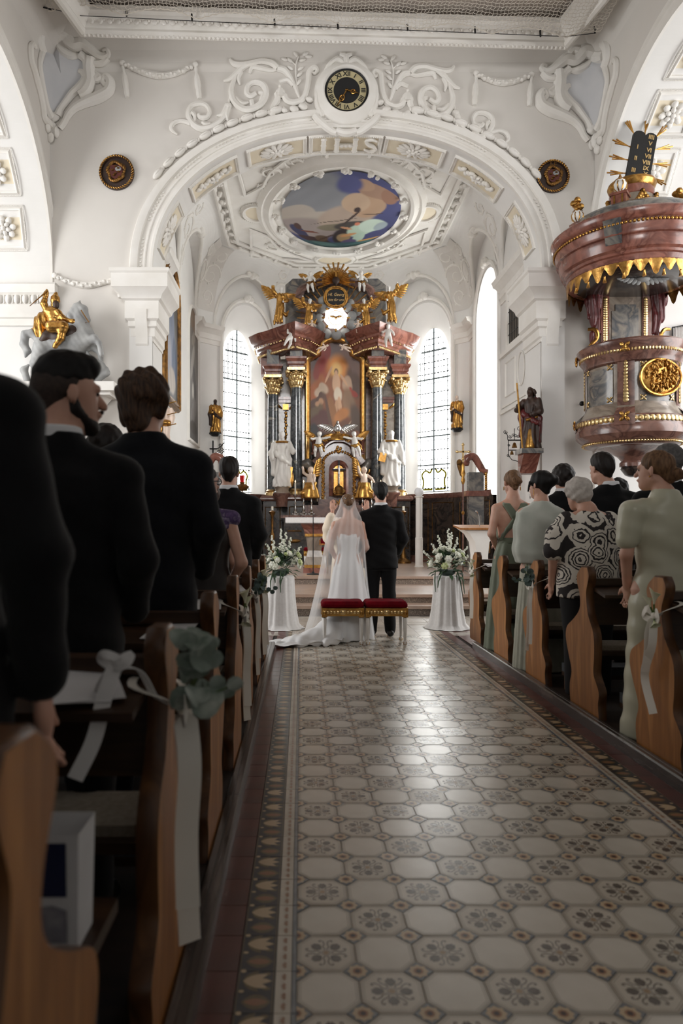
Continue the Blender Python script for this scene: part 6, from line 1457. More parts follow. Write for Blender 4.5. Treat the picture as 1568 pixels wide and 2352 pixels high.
# --- columns
def column(px, y0, ytop, rpx, outer):
    Y = y0; X = PX(px, Y); r = rpx*Y/F; zt = PZ(ytop, Y-r); par = MB()
    par.lathe([(r*1.02, ZB+.16), (r*1.04, ZB+.4), (r*1.0, (ZB+zt)/2), (r*.90, zt)], (X, Y, 0), 28); c = par.build('column_shaft', MT['marble_column'], alt, ang=60)
    m = MB(); m.lathe([(r*1.45, ZB-.0), (r*1.45, ZB+.045), (r*1.4, ZB+.06), (r*1.4, ZB+.09), (r*1.15, ZB+.11), (r*1.25, ZB+.14), (r*1.05, ZB+.17)], (X, Y, 0), 28); m.build('column_base', MT['gold_pale'], c)
    h = .46; m = MB(); m.lathe([(r*.92, zt-.02), (r*1.0, zt+.02), (r*.95, zt+.04), (r*1.0, zt+.25), (r*1.25, zt+h-.08)], (X, Y, 0), 24)
    for row, (nz, rr, hh, ww) in enumerate(((zt+.10, 1.06, .10, .07), (zt+.22, 1.15, .11, .075), (zt+.32, 1.32, .06, .06))):
        for i in range(8):
            a = 2*PI*(i+.5*row)/8; R = Matrix.Rotation(a, 3, 'Z') @ Matrix.Rotation(.28, 3, 'Y'); m.ell((X+rr*r*math.cos(a), Y+rr*r*math.sin(a), nz), (.03, ww, hh), 8, 6, R); m.ell((X+(rr*r+.05)*math.cos(a), Y+(rr*r+.05)*math.sin(a), nz+hh*.8), (.035, ww*.7, .03), 7, 5, R)
    for sx in (-1, 1):
        for sy in (-1, 1): m.ell((X+sx*r*1.45, Y+sy*r*1.45, zt+h-.10), (.06, .06, .06), 8, 6)
    m.box((X, Y, zt+h-.02), (r*1.5, r*1.5, .035)); m.build('column_capital', MT['gold_pale'], c, ang=50)
    ze = zt+h+.015
    m = MB(); m.sweep([V((X-r*1.1, Y+.6, ze)), V((X-r*1.1, Y-r*1.1, ze)), V((X+r*1.1, Y-r*1.1, ze)), V((X+r*1.1, Y+.6, ze))], [(0, 0), (.02, 0), (.02, .06), (.05, .09), (.05, .15), (.10, .22), (.10, .27), (-.2, .27)]); m.build('entablature_block', MT['marble_red'], alt, ang=35)
    m = MB(); m.b2((X-r*1.05, Y-r*1.05, ze+.27), (X+r*1.05, Y+.5, ze+.27+.40)); m.build('frieze_block', MT['marble_grey'], alt)
    return c
column(680, 18.0, 887, 13.5, False); column(866, 18.0, 887, 13.5, False); column(627, 18.45, 903, 13, True); column(917, 18.45, 903, 13, True)
# --- main cornice: broken forward over the inner columns
ZK = PZ(808, 18.0)
for s in (-1, 1):
    cx = 770
    def q(dpx, Y): return V((PX(cx+s*dpx, Y) if False else PX(cx, YA)+s*dpx/SA, Y, ZK))
    path = [q(178, 19.3), q(178, 18.75), q(160, 18.45), q(140, 18.25), q(118, 17.95), q(92, 17.62), q(66, 17.95), q(44, 18.45)]
    if s > 0: path = path[::-1]
    pr = [(-.3, 0), (.0, 0), (.02, .05), (.02, .12), (.06, .15), (.06, .22), (.14, .27), (.14, .33), (.22, .40), (.26, .50), (.28, .56), (-.35, .58)]
    m = MB(); m.sweep(path, pr); cn = m.build('cornice', MT['marble_red'], alt, ang=35)
    m = MB()
    for a, b in zip(path, path[1:]):
        L_ = (b-a).length; n = max(2, int(L_/.055)); nr = (b-a).normalized().cross(V((0, 0, 1)))
        for i in range(n):
            p_ = a.lerp(b, (i+.5)/n); m.ell(p_+nr*.03+V((0, 0, .03)), (.024, .024, .04), 6, 4); 
            if i % 2 == 0: m.ell(p_+nr*.12+V((0, 0, .245)), (.018, .018, .02), 6, 4)
    tag(m.build('gilt_beading', MT['gold_pale'], cn), kind='stuff')
    # outer return of the cornice, pale red block at the far side
    m = MB(); m.b2((q(150, 18.6).x-.26, 18.62, ZK-.45), (q(150, 18.6).x+.26, 19.4, ZK+.02)); m.build('frieze_block', MT['marble_red'], alt)
    m = MB(); m.b2((q(140, 0).x-.28, 18.75, .4), (q(140, 0).x+.28, 19.5, ZK-.3)); m.build('rear_pilaster', MT['marble_taupe'], alt)
    # niche strip between the columns with gilt drop ornament
    m = MB(); x_ = PX(770+s*114, 18.75); m.b2((x_-.30, 18.8, .4), (x_+.42*1, 19.2, ZK)); m.build('back_panel', MT['marble_taupe'], alt)
    m = MB(); m.b2((x_-.22, 18.70, PZ(925, 18.7)), (x_+.22, 18.85, PZ(918, 18.7))); m.b2((x_-.26, 18.66, PZ(918, 18.7)), (x_+.26, 18.85, PZ(912, 18.7))); m.build('bracket_cornice', MT['marble_red'], alt)
    m = MB(); m.box((x_, 18.70, PZ(935, 18.7)), (.075, .03, .075)); 
    for k in range(12): m.ell((x_+.012*math.sin(k*2), 18.72, PZ(948+k*7, 18.7)), (.045-.0012*k, .03, .045), 7, 5)
    for e in (-1, 1): m.tube([V((x_+e*.10, 18.72, PZ(938, 18.7))), V((x_+e*.2, 18.68, PZ(932, 18.7))), V((x_+e*.24, 18.7, PZ(926, 18.7)))], [.02, .035, .02], 6)
    m.build('gilt_drop', MT['gold'], alt)
# --- back board and the altar painting with its arched gilt frame
m = MB(); m.b2((PX(655, 18.9), 18.95, .4), (PX(884, 18.9), 19.3, PZ(790, 19))); m.build('back_wall', MT['marble_brown'], alt)
YPt = 18.75; X0, X1 = PX(707, YPt), PX(832, YPt); XM = (X0+X1)/2; ZL, ZH = PZ(1055, YPt), PZ(781, YPt); HW = (X1-X0)/2
def ptop(x):   # arched top: shoulders and central bow
    a = abs(x-XM)/HW
    return PZ(826, YPt)+(0 if a > .93 else (PZ(781, YPt)-PZ(826, YPt))*(math.sqrt(max(1-(a/.62)**2, 0))*.72+.28 if a < .60 else .28*(1-((a-.60)/.33))**1.0))
R_, O_, B_ = (150, 52, 34), (186, 104, 46), (64, 44, 36)
pb = [(.42, .93, .36, .10, 0, (112, 92, 88), .5), (.22, .86, .13, .10, .5, R_, .3), (.30, .80, .10, .11, -.5, (158, 46, 32), .3), (.36, .92, .06, .07, .4, (140, 44, 32), .3), (.75, .86, .18, .10, 0, (128, 96, 84), .6), (.55, .78, .20, .09, 0, (232, 150, 66), .9), (.52, .75, .10, .06, 0, (246, 200, 120), .8),
      (.85, .72, .15, .12, 0, (96, 66, 50), .6), (.15, .66, .18, .10, .2, (176, 96, 44), .6), (.25, .62, .13, .05, -.3, (206, 178, 150), .4), (.72, .66, .10, .06, .5, (196, 160, 130), .4), (.84, .63, .08, .03, 0, (176, 58, 36), .4), (.52, .64, .075, .085, .1, (224, 180, 142), .3), (.52, .735, .038, .030, 0, (120, 78, 52), .3), (.52, .725, .028, .024, 0, (224, 176, 136), .3), (.38, .72, .09, .018, .75, (218, 170, 132), .3), (.66, .68, .08, .018, -.5, (214, 168, 130), .3),
      (.55, .54, .075, .065, -.2, (232, 214, 190), .3), (.58, .46, .04, .07, .2, (216, 170, 132), .3), (.52, .44, .03, .06, -.1, (206, 160, 122), .3), (.76, .50, .13, .12, -.6, (148, 112, 82), .5), (.88, .40, .10, .14, .3, (104, 78, 60), .6),
      (.16, .54, .16, .06, 0, (96, 62, 44), .4), (.20, .57, .06, .035, 0, (88, 54, 36), .3), (.21, .52, .08, .035, -.3, (190, 142, 104), .4), (.12, .44, .16, .07, .1, (110, 84, 56), .4), (.22, .34, .22, .10, 0, (92, 44, 34), .5), (.48, .30, .085, .25, .38, (150, 98, 54), .15), (.40, .33, .03, .24, .38, (96, 62, 44), .2), (.62, .38, .14, .05, .3, (186, 118, 60), .6), (.68, .22, .17, .012, .85, (190, 160, 128), .3),
      (.20, .14, .20, .10, 0, (52, 40, 36), .5), (.36, .13, .06, .035, 0, (196, 146, 110), .4), (.30, .08, .12, .05, 0, (150, 100, 74), .5), (.83, .17, .10, .06, .3, (170, 112, 74), .5), (.80, .10, .13, .05, 0, (196, 142, 104), .4), (.90, .24, .06, .04, 0, (160, 96, 60), .4), (.72, .05, .12, .03, 0, (190, 136, 100), .5), (.1, .25, .1, .1, 0, (44, 34, 32), .5), (.55, .03, .3, .03, 0, (46, 34, 30), .6)]
def pfn(u, v): x = X0+(X1-X0)*u; return V((x, YPt, ZL+(ptop(x)-ZL)*v))
apt = painting('altar_painting', None, pfn, 90, 150, pb, [(50, 38, 34), (84, 54, 40), (130, 76, 44), (150, 88, 50), (142, 96, 66), (120, 100, 96)], .45, .03)
tag(apt, 'tall altar painting of a radiant risen figure with red banner in gilt frame', 'painting')
fr = [V((X0-.0, YPt-.01, ZL-.2)), V((X0, YPt-.01, PZ(830, YPt)))]+[V((x, YPt-.01, ptop(x))) for x in np.linspace(X0+.04, X1-.04, 41)]+[V((X1, YPt-.01, PZ(830, YPt))), V((X1, YPt-.01, ZL-.2))]
m = MB(); m.sweep(fr, [(-.09, 0), (-.09, .07), (-.05, .13), (0, .08), (.03, .12), (.07, .05), (.07, 0)], up=(0, -1, 0)); frm = m.build('painting_frame', MT['gold_pale'], alt, ang=50)
for s, x in ((-1, X0-.05), (1, X1+.05)):
    m = MB()
    for zz, e in ((PZ(826, YPt), .05), (PZ(1082, YPt), .03)):
        sp = spiral(x+s*e, zz, .10, .02, PI/2, -s*1.4, 20); m.tube([V((a, YPt-.08, b)) for a, b in sp], [.035, .03, .02], 7)
    m.tube([V((x, YPt-.05, ZL-.1)), V((x+s*.0, YPt-.08, PZ(1082, YPt)+.1))], .05, 7); m.tube([V((x, YPt-.06, PZ(1060, YPt))), V((x, YPt-.06, PZ(826, YPt)))], .025, 6); m.build('frame_scroll', MT['gold'], frm)
# --- attic: curved pediment, cloud ring with glowing window, oval plaque, sunburst
YT = 18.75
m = MB(); pts = [V((PX(x, 19.0), 19.0, PZ(y, 19.0))) for x, y in ((655, 780), (655, 655), (672, 640), (700, 640), (730, 628), (812, 628), (842, 640), (868, 640), (886, 655), (886, 780))]; m.prism(pts, (0, .25, 0)); m.build('attic_wall', MT['marble_grey'], alt)
m = MB(); ped = [V((PX(770+dx, YT), YT, PZ(y, YT))) for dx, y in ((-98, 690), (-82, 682), (-74, 668), (-40, 655), (0, 650), (40, 655), (74, 668), (82, 682), (98, 690))]
m.sweep(cr(ped, 4), [(-.14, 0), (-.14, .10), (-.08, .16), (-.02, .16), (.04, .24), (.10, .24), (.10, 0)], up=(0, -1, 0)); m.build('attic_pediment', MT['marble_brown'], alt, ang=40)
m = MB(); m.b2((PX(690, YT), YT+.02, PZ(775, YT)), (PX(850, YT), YT+.25, PZ(690, YT))); m.build('attic_panel', MT['marble_brown'], alt)
CLD = A(770, 736, .35); m = MB()
for ring_, n, rr, s in ((0, 11, .44, .13), (1, 14, .60, .12), (2, 16, .76, .10)):
    for i in range(n):
        a = 2*PI*(i+.37*ring_)/n+.2
        if ring_ == 2 and .25 < math.sin(a) or rr*math.sin(a) < -.50: continue
        m.ell(CLD+V((rr*math.cos(a), -.12+.07*ring_+.05*math.sin(i*3), rr*math.sin(a))), (s*(1+.2*math.sin(i*5)), .09, s), 9, 6)
m.build('cloud_ring', MT['grey_stone'], alt, ang=80)
gw = bpy.data.materials.new('lit_window'); gw.use_nodes = True; b = gw.node_tree.nodes['Principled BSDF']; b.inputs['Emission Color'].default_value = (1, .97, .9, 1); b.inputs['Emission Strength'].default_value = 2.2; MT['lit'] = gw
m = MB(); n = 48; m.add([CLD+V((0, -.22, 0))]+[CLD+V((.30*(1+.06*math.sin(8*2*PI*i/n))*math.cos(2*PI*i/n), -.22, .30*(1+.06*math.sin(8*2*PI*i/n))*math.sin(2*PI*i/n))) for i in range(n)], [(0, i+1, (i+1) % n+1) for i in range(n)]); gw_o = m.build('oval_light', MT['lit'], alt)
m = MB(); m.tube([CLD+V((.19*math.cos(a), -.235, .19*math.sin(a))) for a in np.linspace(0, 2*PI, 33)], .008, 5)
for i in range(8):
    a = 2*PI*i/8; m.ell(CLD+V((.325*math.cos(a), -.24, .325*math.sin(a))), (.05, .02, .03), 7, 5, Matrix.Rotation(-a, 3, 'Y'))
wing(m, CLD+V((0, -.245, .02)), CLD+V((-.12, -.245, .05)), .06, n=4, thick=.006); wing(m, CLD+V((0, -.245, .02)), CLD+V((.12, -.245, .05)), .06, n=4, thick=.006); m.ell(CLD+V((0, -.245, -.01)), (.02, .012, .05), 7, 5)
m.build('dove_emblem', MT['gold'], gw_o)
for i in range(22):
    a = -.1+i*(PI+.2)/21; 
    if abs(math.cos(a)) < .35: continue
    m = MB(); d = V((math.cos(a), 0, math.sin(a))); c = CLD+d*.86+V((0, -.02, 0)); m.box(c, (.16+.05*(i % 2), .012, .014), R=Matrix.Rotation(-a, 3, 'Y')); m.build('ray', MT['gold_dark'], alt)
PLQ = A(771, 683, .1)
m = MB(); n = 40; ov_ = [PLQ+V((.25*math.copysign(abs(math.cos(t))**.8, math.cos(t)), 0, .225*math.copysign(abs(math.sin(t))**.8, math.sin(t)))) for t in np.linspace(0, 2*PI, n, endpoint=False)]; m.prism(ov_, (0, .08, 0)); pl = m.build('plaque', MT['black'], alt)
m = MB()
for i in range(44):
    t = 2*PI*i/44; m.ell(PLQ+V((.30*math.cos(t), -.01, .275*math.sin(t))), (.055, .03, .028), 7, 5, Matrix.Rotation(-t-1.2, 3, 'Y'))
m.tube([p_+V((0, -.01, 0)) for p_ in ov_], .018, 6, closed=True); m.build('plaque_wreath', MT['gold'], pl)
def textmesh(body, size, shear=0.0, bold=0.0, name='lettering'):
    cu = bpy.data.curves.new(name, 'FONT'); cu.body = body; cu.size = size; cu.shear = shear; cu.align_x = 'CENTER'; cu.align_y = 'CENTER'; cu.offset = bold; cu.resolution_u = 3; cu.extrude = size*.02
    o = bpy.data.objects.new(name, cu); C.objects.link(o); dg = bpy.context.evaluated_depsgraph_get(); me = bpy.data.meshes.new_from_object(o.evaluated_get(dg)); bpy.data.objects.remove(o); return me
def put_text(body, size, loc, R, mat, parent, shear=0.0, bold=0.0, name='lettering'):
    me = textmesh(body, size, shear, bold, name); me.materials.clear(); me.materials.append(mat); me.transform(Matrix.Translation(V(loc)-WL[parent]) @ R.to_4x4()); return link(bpy.data.objects.new(name, me), parent)
RF = Matrix.Rotation(PI/2, 3, 'X')
put_text('Hl. Georg', .108, PLQ+V((0, -.012, .07)), RF, MT['gold_pale'], pl, .35); put_text('bitt für uns', .092, PLQ+V((0, -.012, -.07)), RF, MT['gold_pale'], pl, .35)
SB = A(771, 646, .05)
for i in range(27):
    a = -.35+i*(PI+.7)/26; m = MB(); d = V((math.cos(a), 0, math.sin(a))); L_ = .50 if i % 2 == 0 else .36; s = V((-math.sin(a), 0, math.cos(a)))
    m.add([SB+d*.08-s*.012, SB+d*.08+s*.012, SB+d*L_+s*.026, SB+d*L_-s*.026, SB+d*.08+V((0, -.03, 0)), SB+d*L_+V((0, -.015, 0))], [(0, 1, 4), (1, 2, 5, 4), (3, 0, 4, 5), (2, 3, 5), (0, 3, 2, 1)]); m.build('sun_ray', MT['gold'], alt, ang=0)
d = SDF(); d.ell(SB+V((0, -.06, .0)), (.10, .06, .10), .02); d.rc(SB+V((0, -.06, -.03)), SB+V((0, -.06, -.13)), .07, .02, .03); d.build('flaming_heart', MT['dark_wood_carving'], alt, .014)
m = MB(); m.box(SB+V((0, -.08, .20)), (.016, .012, .11)); m.box(SB+V((0, -.08, .23)), (.06, .012, .014)); m.build('small_cross', MT['gold'], alt)
# --- tabernacle
TX, TY = PX(778, 17.7), 17.75
m = MB(); nb, nt_ = PZ(1152, 17.6), PZ(1052, 17.6)
body_pts = [(-.52, PZ(1160, 17.6)), (-.52, PZ(1078, 17.6)), (-.44, PZ(1052, 17.6)), (-.36, PZ(1025, 17.6)), (-.22, PZ(1012, 17.6)), (.22, PZ(1012, 17.6)), (.36, PZ(1025, 17.6)), (.44, PZ(1052, 17.6)), (.52, PZ(1078, 17.6)), (.52, PZ(1160, 17.6))]
m.prism([V((TX+x, TY+.10, z)) for x, z in body_pts], (0, .8, 0)); m.build('tabernacle_body', MT['marble_brown'], alt)
nw = .24; ns = PZ(1078, 17.6); arc_ = [(-nw, PZ(1138, 17.6)), (-nw, ns)]+[(-nw*math.cos(t), ns+nw*math.sin(t)) for t in np.linspace(.15, PI-.15, 14)]+[(nw, ns), (nw, PZ(1138, 17.6))]
m = MB(); m.sweep([V((TX+x, TY+.09, z)) for x, z in arc_], [(-.01, 0), (-.01, .05), (.05, .09), (.10, .06), (.12, 0)], up=(0, -1, 0)); m.build('niche_surround', MT['marble_red'], alt, ang=40)
m = MB(); m.add([V((TX, TY+.085, ns-.3))]+[V((TX+x, TY+.085, z)) for x, z in arc_], [(0, i+1, i+2) for i in range(len(arc_)-1)]+[(0, len(arc_), 1)]); m.build('niche_back', MT['gold'], alt, ang=0)
m = MB()
for k in range(26):
    t = k/25; z = PZ(1145, 17.6)+(PZ(1062, 17.6)-PZ(1145, 17.6))*t
    for s in (-1, 1): m.ell((TX+s*(.40+.015*math.sin(k*2.2)), TY+.06, z), (.035, .03, .045), 7, 5, Matrix.Rotation(.6*(-1)**k, 3, 'Y'))
for t in np.linspace(.12, PI-.12, 18): m.ell((TX+.40*math.cos(t), TY+.05, PZ(1062, 17.6)+.30*math.sin(t)), (.04, .03, .03), 7, 5, Matrix.Rotation(-t, 3, 'Y'))
for q in range(5): m.ell((TX+.05*math.sin(q*2.5), TY+.02, PZ(1036, 17.6)+.03*q), (.04, .03, .04), 7, 5)
m.build('gilt_leaf_border', MT['gold'], alt)
m = MB(); m.sweep(cr([V((TX+x, TY+.12, z)) for x, z in ((-.62, PZ(1062, 17.6)), (-.5, PZ(1048, 17.6)), (-.4, PZ(1022, 17.6)), (-.2, PZ(1008, 17.6)), (0, PZ(1005, 17.6)), (.2, PZ(1008, 17.6)), (.4, PZ(1022, 17.6)), (.5, PZ(1048, 17.6)), (.62, PZ(1062, 17.6)))], 4), [(-.08, 0), (-.08, .10), (-.02, .14), (.05, .20), (.09, .20), (.09, 0)], up=(0, -1, 0)); m.build('tabernacle_pediment', MT['marble_brown'], alt, ang=40)
m = MB(); m.b2((TX-.5, TY+.02, PZ(1172, 17.6)), (TX+.5, TY+.5, PZ(1146, 17.6))); m.build('tabernacle_base', MT['marble_brown'], alt)
m = MB()
for i in range(8): m.ell((TX+.02+.07*math.cos(i*PI/4), TY-.0, PZ(1157, 17.6)+.07*math.sin(i*PI/4)), (.06, .02, .02), 7, 5, Matrix.Rotation(-i*PI/4, 3, 'Y'))
m.build('gilt_rosette', MT['gold'], alt)
for s in (-1, 1):     # flanking volute walls
    d = SDF(); x = TX+s*.78; d.chain([(x-s*.2, TY+.4, PZ(1150, 17.6)), (x-s*.2, TY+.4, PZ(1085, 17.6)), (x, TY+.4, PZ(1060, 17.6)), (x+s*.14, TY+.4, PZ(1062, 17.6))], [.14, .13, .12, .10], .05); d.build('volute_wall', MT['marble_grey'], alt, .03)
    m = MB(); m.lathe([(.09, PZ(1040, 17.6)), (.09, PZ(1036, 17.6)), (.06, PZ(1034, 17.6)), (.065, PZ(1012, 17.6)), (.10, PZ(1008, 17.6)), (.10, PZ(1005, 17.6))], (TX+s*.62, TY+.3, 0), 14); m.build('side_column', MT['marble_red'], alt)
# crucifix in the niche
cx = thing('altar_crucifix', 'dark crucifix standing in the gilded tabernacle niche', 'crucifix', (TX, TY-.06, PZ(1138, 17.6)+.0)); z0 = WL[cx].z
m = MB(); m.box((TX, TY-.05, z0+.50), (.022, .014, .40)); m.box((TX, TY-.05, z0+.66), (.17, .014, .02)); m.build('cross', MT['black'], cx)
d = SDF(); d.ell((TX, TY-.075, z0+.75), (.025, .025, .03), .01); d.chain([(TX, TY-.07, z0+.70), (TX, TY-.07, z0+.55), (TX, TY-.07, z0+.30)], [.03, .026, .016], .02)
for s in (-1, 1): d.rc((TX+s*.02, TY-.07, z0+.68), (TX+s*.15, TY-.07, z0+.68), .014, .010, .01)
d.build('corpus', MT['silver'], cx, .009)
m = MB(); m.lathe([(.15, 0), (.15, .03), (.10, .05), (.11, .20), (.07, .24), (.04, .26)], (TX, TY-.06, z0), 14); 
for s in (-1, 1): m.tube([V((a, TY-.1, b)) for a, b in spiral(TX+s*.11, z0+.10, .05, .01, 0, s*1.4, 14)], .014, 6)
m.build('cross_base', MT['gold_dark'], cx)
# --- figures on the altar
FG = 'white putti of the high altar'
st_w = dict(res=.018)
s1 = figure('saint_statue', 'white bearded saint statue between the left altar columns', 'statue', A(647, 1119, -.45), 1.42, arms=[[(-.13, 0, .78), (-.19, -.03, .60), (-.16, -.10, .50)], [(.13, 0, .78), (.20, -.04, .64), (.17, -.10, .70)]], cloak='white_stone', res=.018)
s2 = figure('saint_statue', 'white saint statue holding a gilt book between the right altar columns', 'statue', A(898, 1117, -.45), 1.42, arms=[[(-.13, 0, .78), (-.19, -.03, .62), (-.15, -.12, .56)], [(.13, 0, .78), (.19, -.02, .58), (.22, -.06, .40)]], cloak='white_stone', res=.018)
for o, b, s in ((s1, A(647, 1119, -.45), 1), (s2, A(898, 1117, -.45), -1)):
    m = MB(); m.tube([b+V((.15*math.cos(t), -.01+.11*math.sin(t), 1.145)) for t in np.linspace(0, 2*PI, 20)], .028, 6); m.build('gilt_collar', MT['gold'], o)
    m = MB(); m.lathe([(.22, -.16), (.22, -.13), (.17, -.10), (.18, -.03), (.20, 0)], b, 18); m.build('plinth', MT['marble_taupe'], alt); m = MB(); m.lathe([(.14, ZB-b.z-.3), (.16, -.3), (.24, -.2), (.24, -.16)], b, 18); m.build('statue_bracket', MT['marble_brown'], alt)
m = MB(); b = A(898, 1117, -.45); m.box(b+V((-.24, -.18, .72)), (.085, .02, .11), R=Matrix.Rotation(.25, 3, 'Y')); m.build('book', MT['gold'], s2)
m = MB(); b = A(647, 1119, -.45); m.box(b+V((.22, -.05, .25)), (.03, .03, .26), R=Matrix.Rotation(.12, 3, 'Y')); m.ell(b+V((.26, -.02, .2)), (.05, .05, .2)); m.build('attribute', MT['gold'], s1)
angel('large gilded angel with spread wings above the left outer column', A(638, 742, -.1), .93, 1); angel('large gilded angel with spread wings above the right outer column', A(900, 738, -.1), .93, -1)
angel('smaller gilded angel left of the glowing oval', A(705, 757, -.25), .80, 1); angel('smaller gilded angel right of the glowing oval', A(842, 757, -.25), .80, -1)
putto('putto', 'white putto perched at top left beside the sunburst', A(712, 672, .0), .56, 'white_stone', yaw=-.3, group=FG, drape='gold_dark', wings='up'); putto('putto', 'white putto perched at top right beside the sunburst', A(829, 670, .0), .56, 'white_stone', yaw=.3, group=FG, drape='gold_dark', wings='up')
putto('putto', 'white putto leaning out over the left cornice', A(655, 797, -.75), .55, 'white_stone', yaw=.5, lean=.5, group=FG); putto('putto', 'white putto standing against the right cornice', A(891, 797, -.75), .58, 'white_stone', yaw=-.2, group=FG)
putto('putto', 'flesh-toned putto head and torso left of the cloud ring', A(716, 765, -.35), .34, 'flesh_stone', group=FG); putto('putto', 'flesh-toned putto head and torso right of the cloud ring', A(822, 765, -.35), .34, 'flesh_stone', group=FG)
putto('putto', 'small flesh-toned putto lying on the frame, left of its arch', A(727, 806, -.5), .34, 'flesh_stone', lean=1.1, group=FG); putto('putto', 'small flesh-toned putto lying on the frame, right of its arch', A(806, 806, -.5), .34, 'flesh_stone', lean=-1.1, group=FG)
putto('putto', 'winged white putto left of the tabernacle roof', A(728, 1050, -.6), .66, 'white_stone', group=FG, wings='up', lean=.1, drape='gold', arms=[[(-.12, 0, .72), (-.24, -.05, .66), (-.3, -.08, .68)], [(.12, 0, .72), (.26, -.04, .76), (.40, -.06, .80)]]); putto('putto', 'winged white putto right of the tabernacle roof', A(818, 1050, -.6), .66, 'white_stone', group=FG, wings='up', lean=-.1, drape='gold', arms=[[(-.12, 0, .72), (-.26, -.04, .76), (-.40, -.06, .80)], [(.12, 0, .72), (.24, -.05, .66), (.3, -.08, .68)]])
for q, px, lb in ((1, 713, 'kneeling gilded angel with raised arm left of the niche'), (-1, 836, 'kneeling gilded angel with tall wing right of the niche')):
    b = A(px, 1143, -.75); o = putto('gilded_angel', lb, b, .78, 'flesh_stone', yaw=-q*.5, group='gilded angels of the high altar', arms=[[(-.12, 0, .72), (-.22, -.05, .80), (-.26, -.05, .98)], [(.12, 0, .72), (.2, -.12, .62), (.24, -.2, .5)]])
    d = SDF(); d.stack([(b.x, b.y, b.z-.02, .22, .2), (b.x, b.y-.02, b.z+.2, .17, .16), (b.x-q*.02, b.y, b.z+.38, .11, .10)], .03, n=6, amp=.12); d.chain([(b.x+q*.1, b.y, b.z+.35), (b.x-q*.2, b.y-.1, b.z+.1)], [.07, .06], .04); d.build('gilt_robe', MT['gold'], o, .018)
    m = MB(); wing(m, b+V((q*.08, .08, .5)), b+V((q*.17, .12, .95)), .18, up=(-q, 0, .1), thick=.014); m.build('wing', MT['gold'], o)
m = MB(); b = A(775, 1012, -.45); m.lathe([(.30, 0), (.30, .05), (.26, .08), (.22, .14), (.12, .18)], b, 18, sy=.6); pe = thing('pelican_group', 'silver bird with raised wings on a gilt base topping the tabernacle', 'sculpture', tuple(b)); m.build('base', MT['gold'], pe)
d = SDF(); d.ell(b+V((0, 0, .30)), (.10, .09, .13), .03); d.chain([b+V((0, -.02, .36)), b+V((0, -.07, .46)), b+V((0, -.12, .42))], [.05, .035, .015], .02); d.build('bird', MT['silver'], pe, .014)
for s in (-1, 1): m = MB(); wing(m, b+V((s*.06, 0, .30)), b+V((s*.40, .02, .42)), .18, thick=.012); m.build('wing', MT['silver'], pe)
# --- candlesticks on the altar slab
zt_ = PZ(1190, 17.6)+.07
fl_m = bpy.data.materials.new('flame'); fl_m.use_nodes = True; b_ = fl_m.node_tree.nodes['Principled BSDF']; b_.inputs['Emission Color'].default_value = (1, .62, .25, 1); b_.inputs['Emission Strength'].default_value = 6; MT['flame'] = fl_m
def candlestick(px, Y, zb, ztop_py, label, lit=True, metal='silver', group='tall candlesticks on the high altar', wide=1.0):
    X = PX(px, Y); h = PZ(1134, Y)-zb; o = thing('candlestick', label, 'candlestick', (X, Y, zb), group); m = MB(); c = (X, Y, zb); w_ = wide
    m.lathe([(.085*w_, 0), (.085*w_, .015), (.05*w_, .05), (.055*w_, .09), (.02*w_, .13), (.03*w_, .17), (.016*w_, .22), (.02*w_, h*.5), (.03*w_, h*.55), (.015*w_, h*.6), (.018*w_, h*.85), (.03*w_, h*.88), (.055*w_, h*.94), (.055*w_, h*.96), (.02*w_, h)], c, 12)
    for q in range(3): m.ell(V(c)+V((.075*w_*math.cos(q*2.1-.5), .075*w_*math.sin(q*2.1-.5), .025)), (.03*w_, .03*w_, .03), 7, 5)
    m.build('stick', MT[metal], o); m = MB(); zc = PZ(ztop_py, Y); m.lathe([(.021, zb+h), (.021, zc-.015), (.012, zc-.005)], (X, Y, 0), 10); cd = m.build('candle', MT['wax'], o)
    if lit: m = MB(); m.lathe([(.001, zc-.002), (.012, zc+.015), (.008, zc+.035), (.001, zc+.06)], (X, Y, 0), 8); m.build('flame', MT['flame'], cd)
    return o
for px, lb in ((678, 'leftmost tall silver candlestick with lit candle on the altar'), (697, 'middle of the three left silver candlesticks on the altar'), (715, 'third silver candlestick from the left, beside the kneeling angel'), (832, 'tall candlestick just left of the groom, by the raised hand'), (853, 'tall candlestick touching the left of the groom head'), (874, 'candlestick behind the groom, only its flame showing')): candlestick(px, 17.55, zt_, 1108, lb)
for px, lb in ((729, 'leftmost of three short white candles by the tabernacle'), (736, 'middle one of three short white candles by the tabernacle'), (746, 'rightmost of three short white candles by the tabernacle')):
    X = PX(px, 17.85); m = MB(); m.lathe([(.022, PZ(1152, 17.75)), (.022, PZ(1139, 17.85))], (X, 17.85, 0), 10); tag(m.build('short_candle', MT['wax']), lb, 'candle', 'short candles by the tabernacle')
for px, lb in ((625, 'dark floor candelabrum before the left altar pedestal'), (926, 'dark floor candelabrum before the right altar pedestal')):
    X = PX(px, 17.3); o = thing('floor_candlestick', lb, 'candlestick', (X, 17.3, .4), 'floor candlesticks flanking the high altar'); m = MB(); zt2 = PZ(1172, 17.3); m.lathe([(.2, .4), (.2, .44), (.08, .52), (.04, .7), (.06, .8), (.03, .95), (.07, 1.05), (.025, 1.2), (.03, zt2-.15), (.07, zt2-.08), (.08, zt2-.04), (.02, zt2)], (X, 17.3, 0), 12); m.build('stand', MT['gold_dark'], o)
    m = MB(); m.lathe([(.03, zt2), (.03, zt2+.1)], (X, 17.3, 0), 8); m.build('candle', MT['wax'], o)
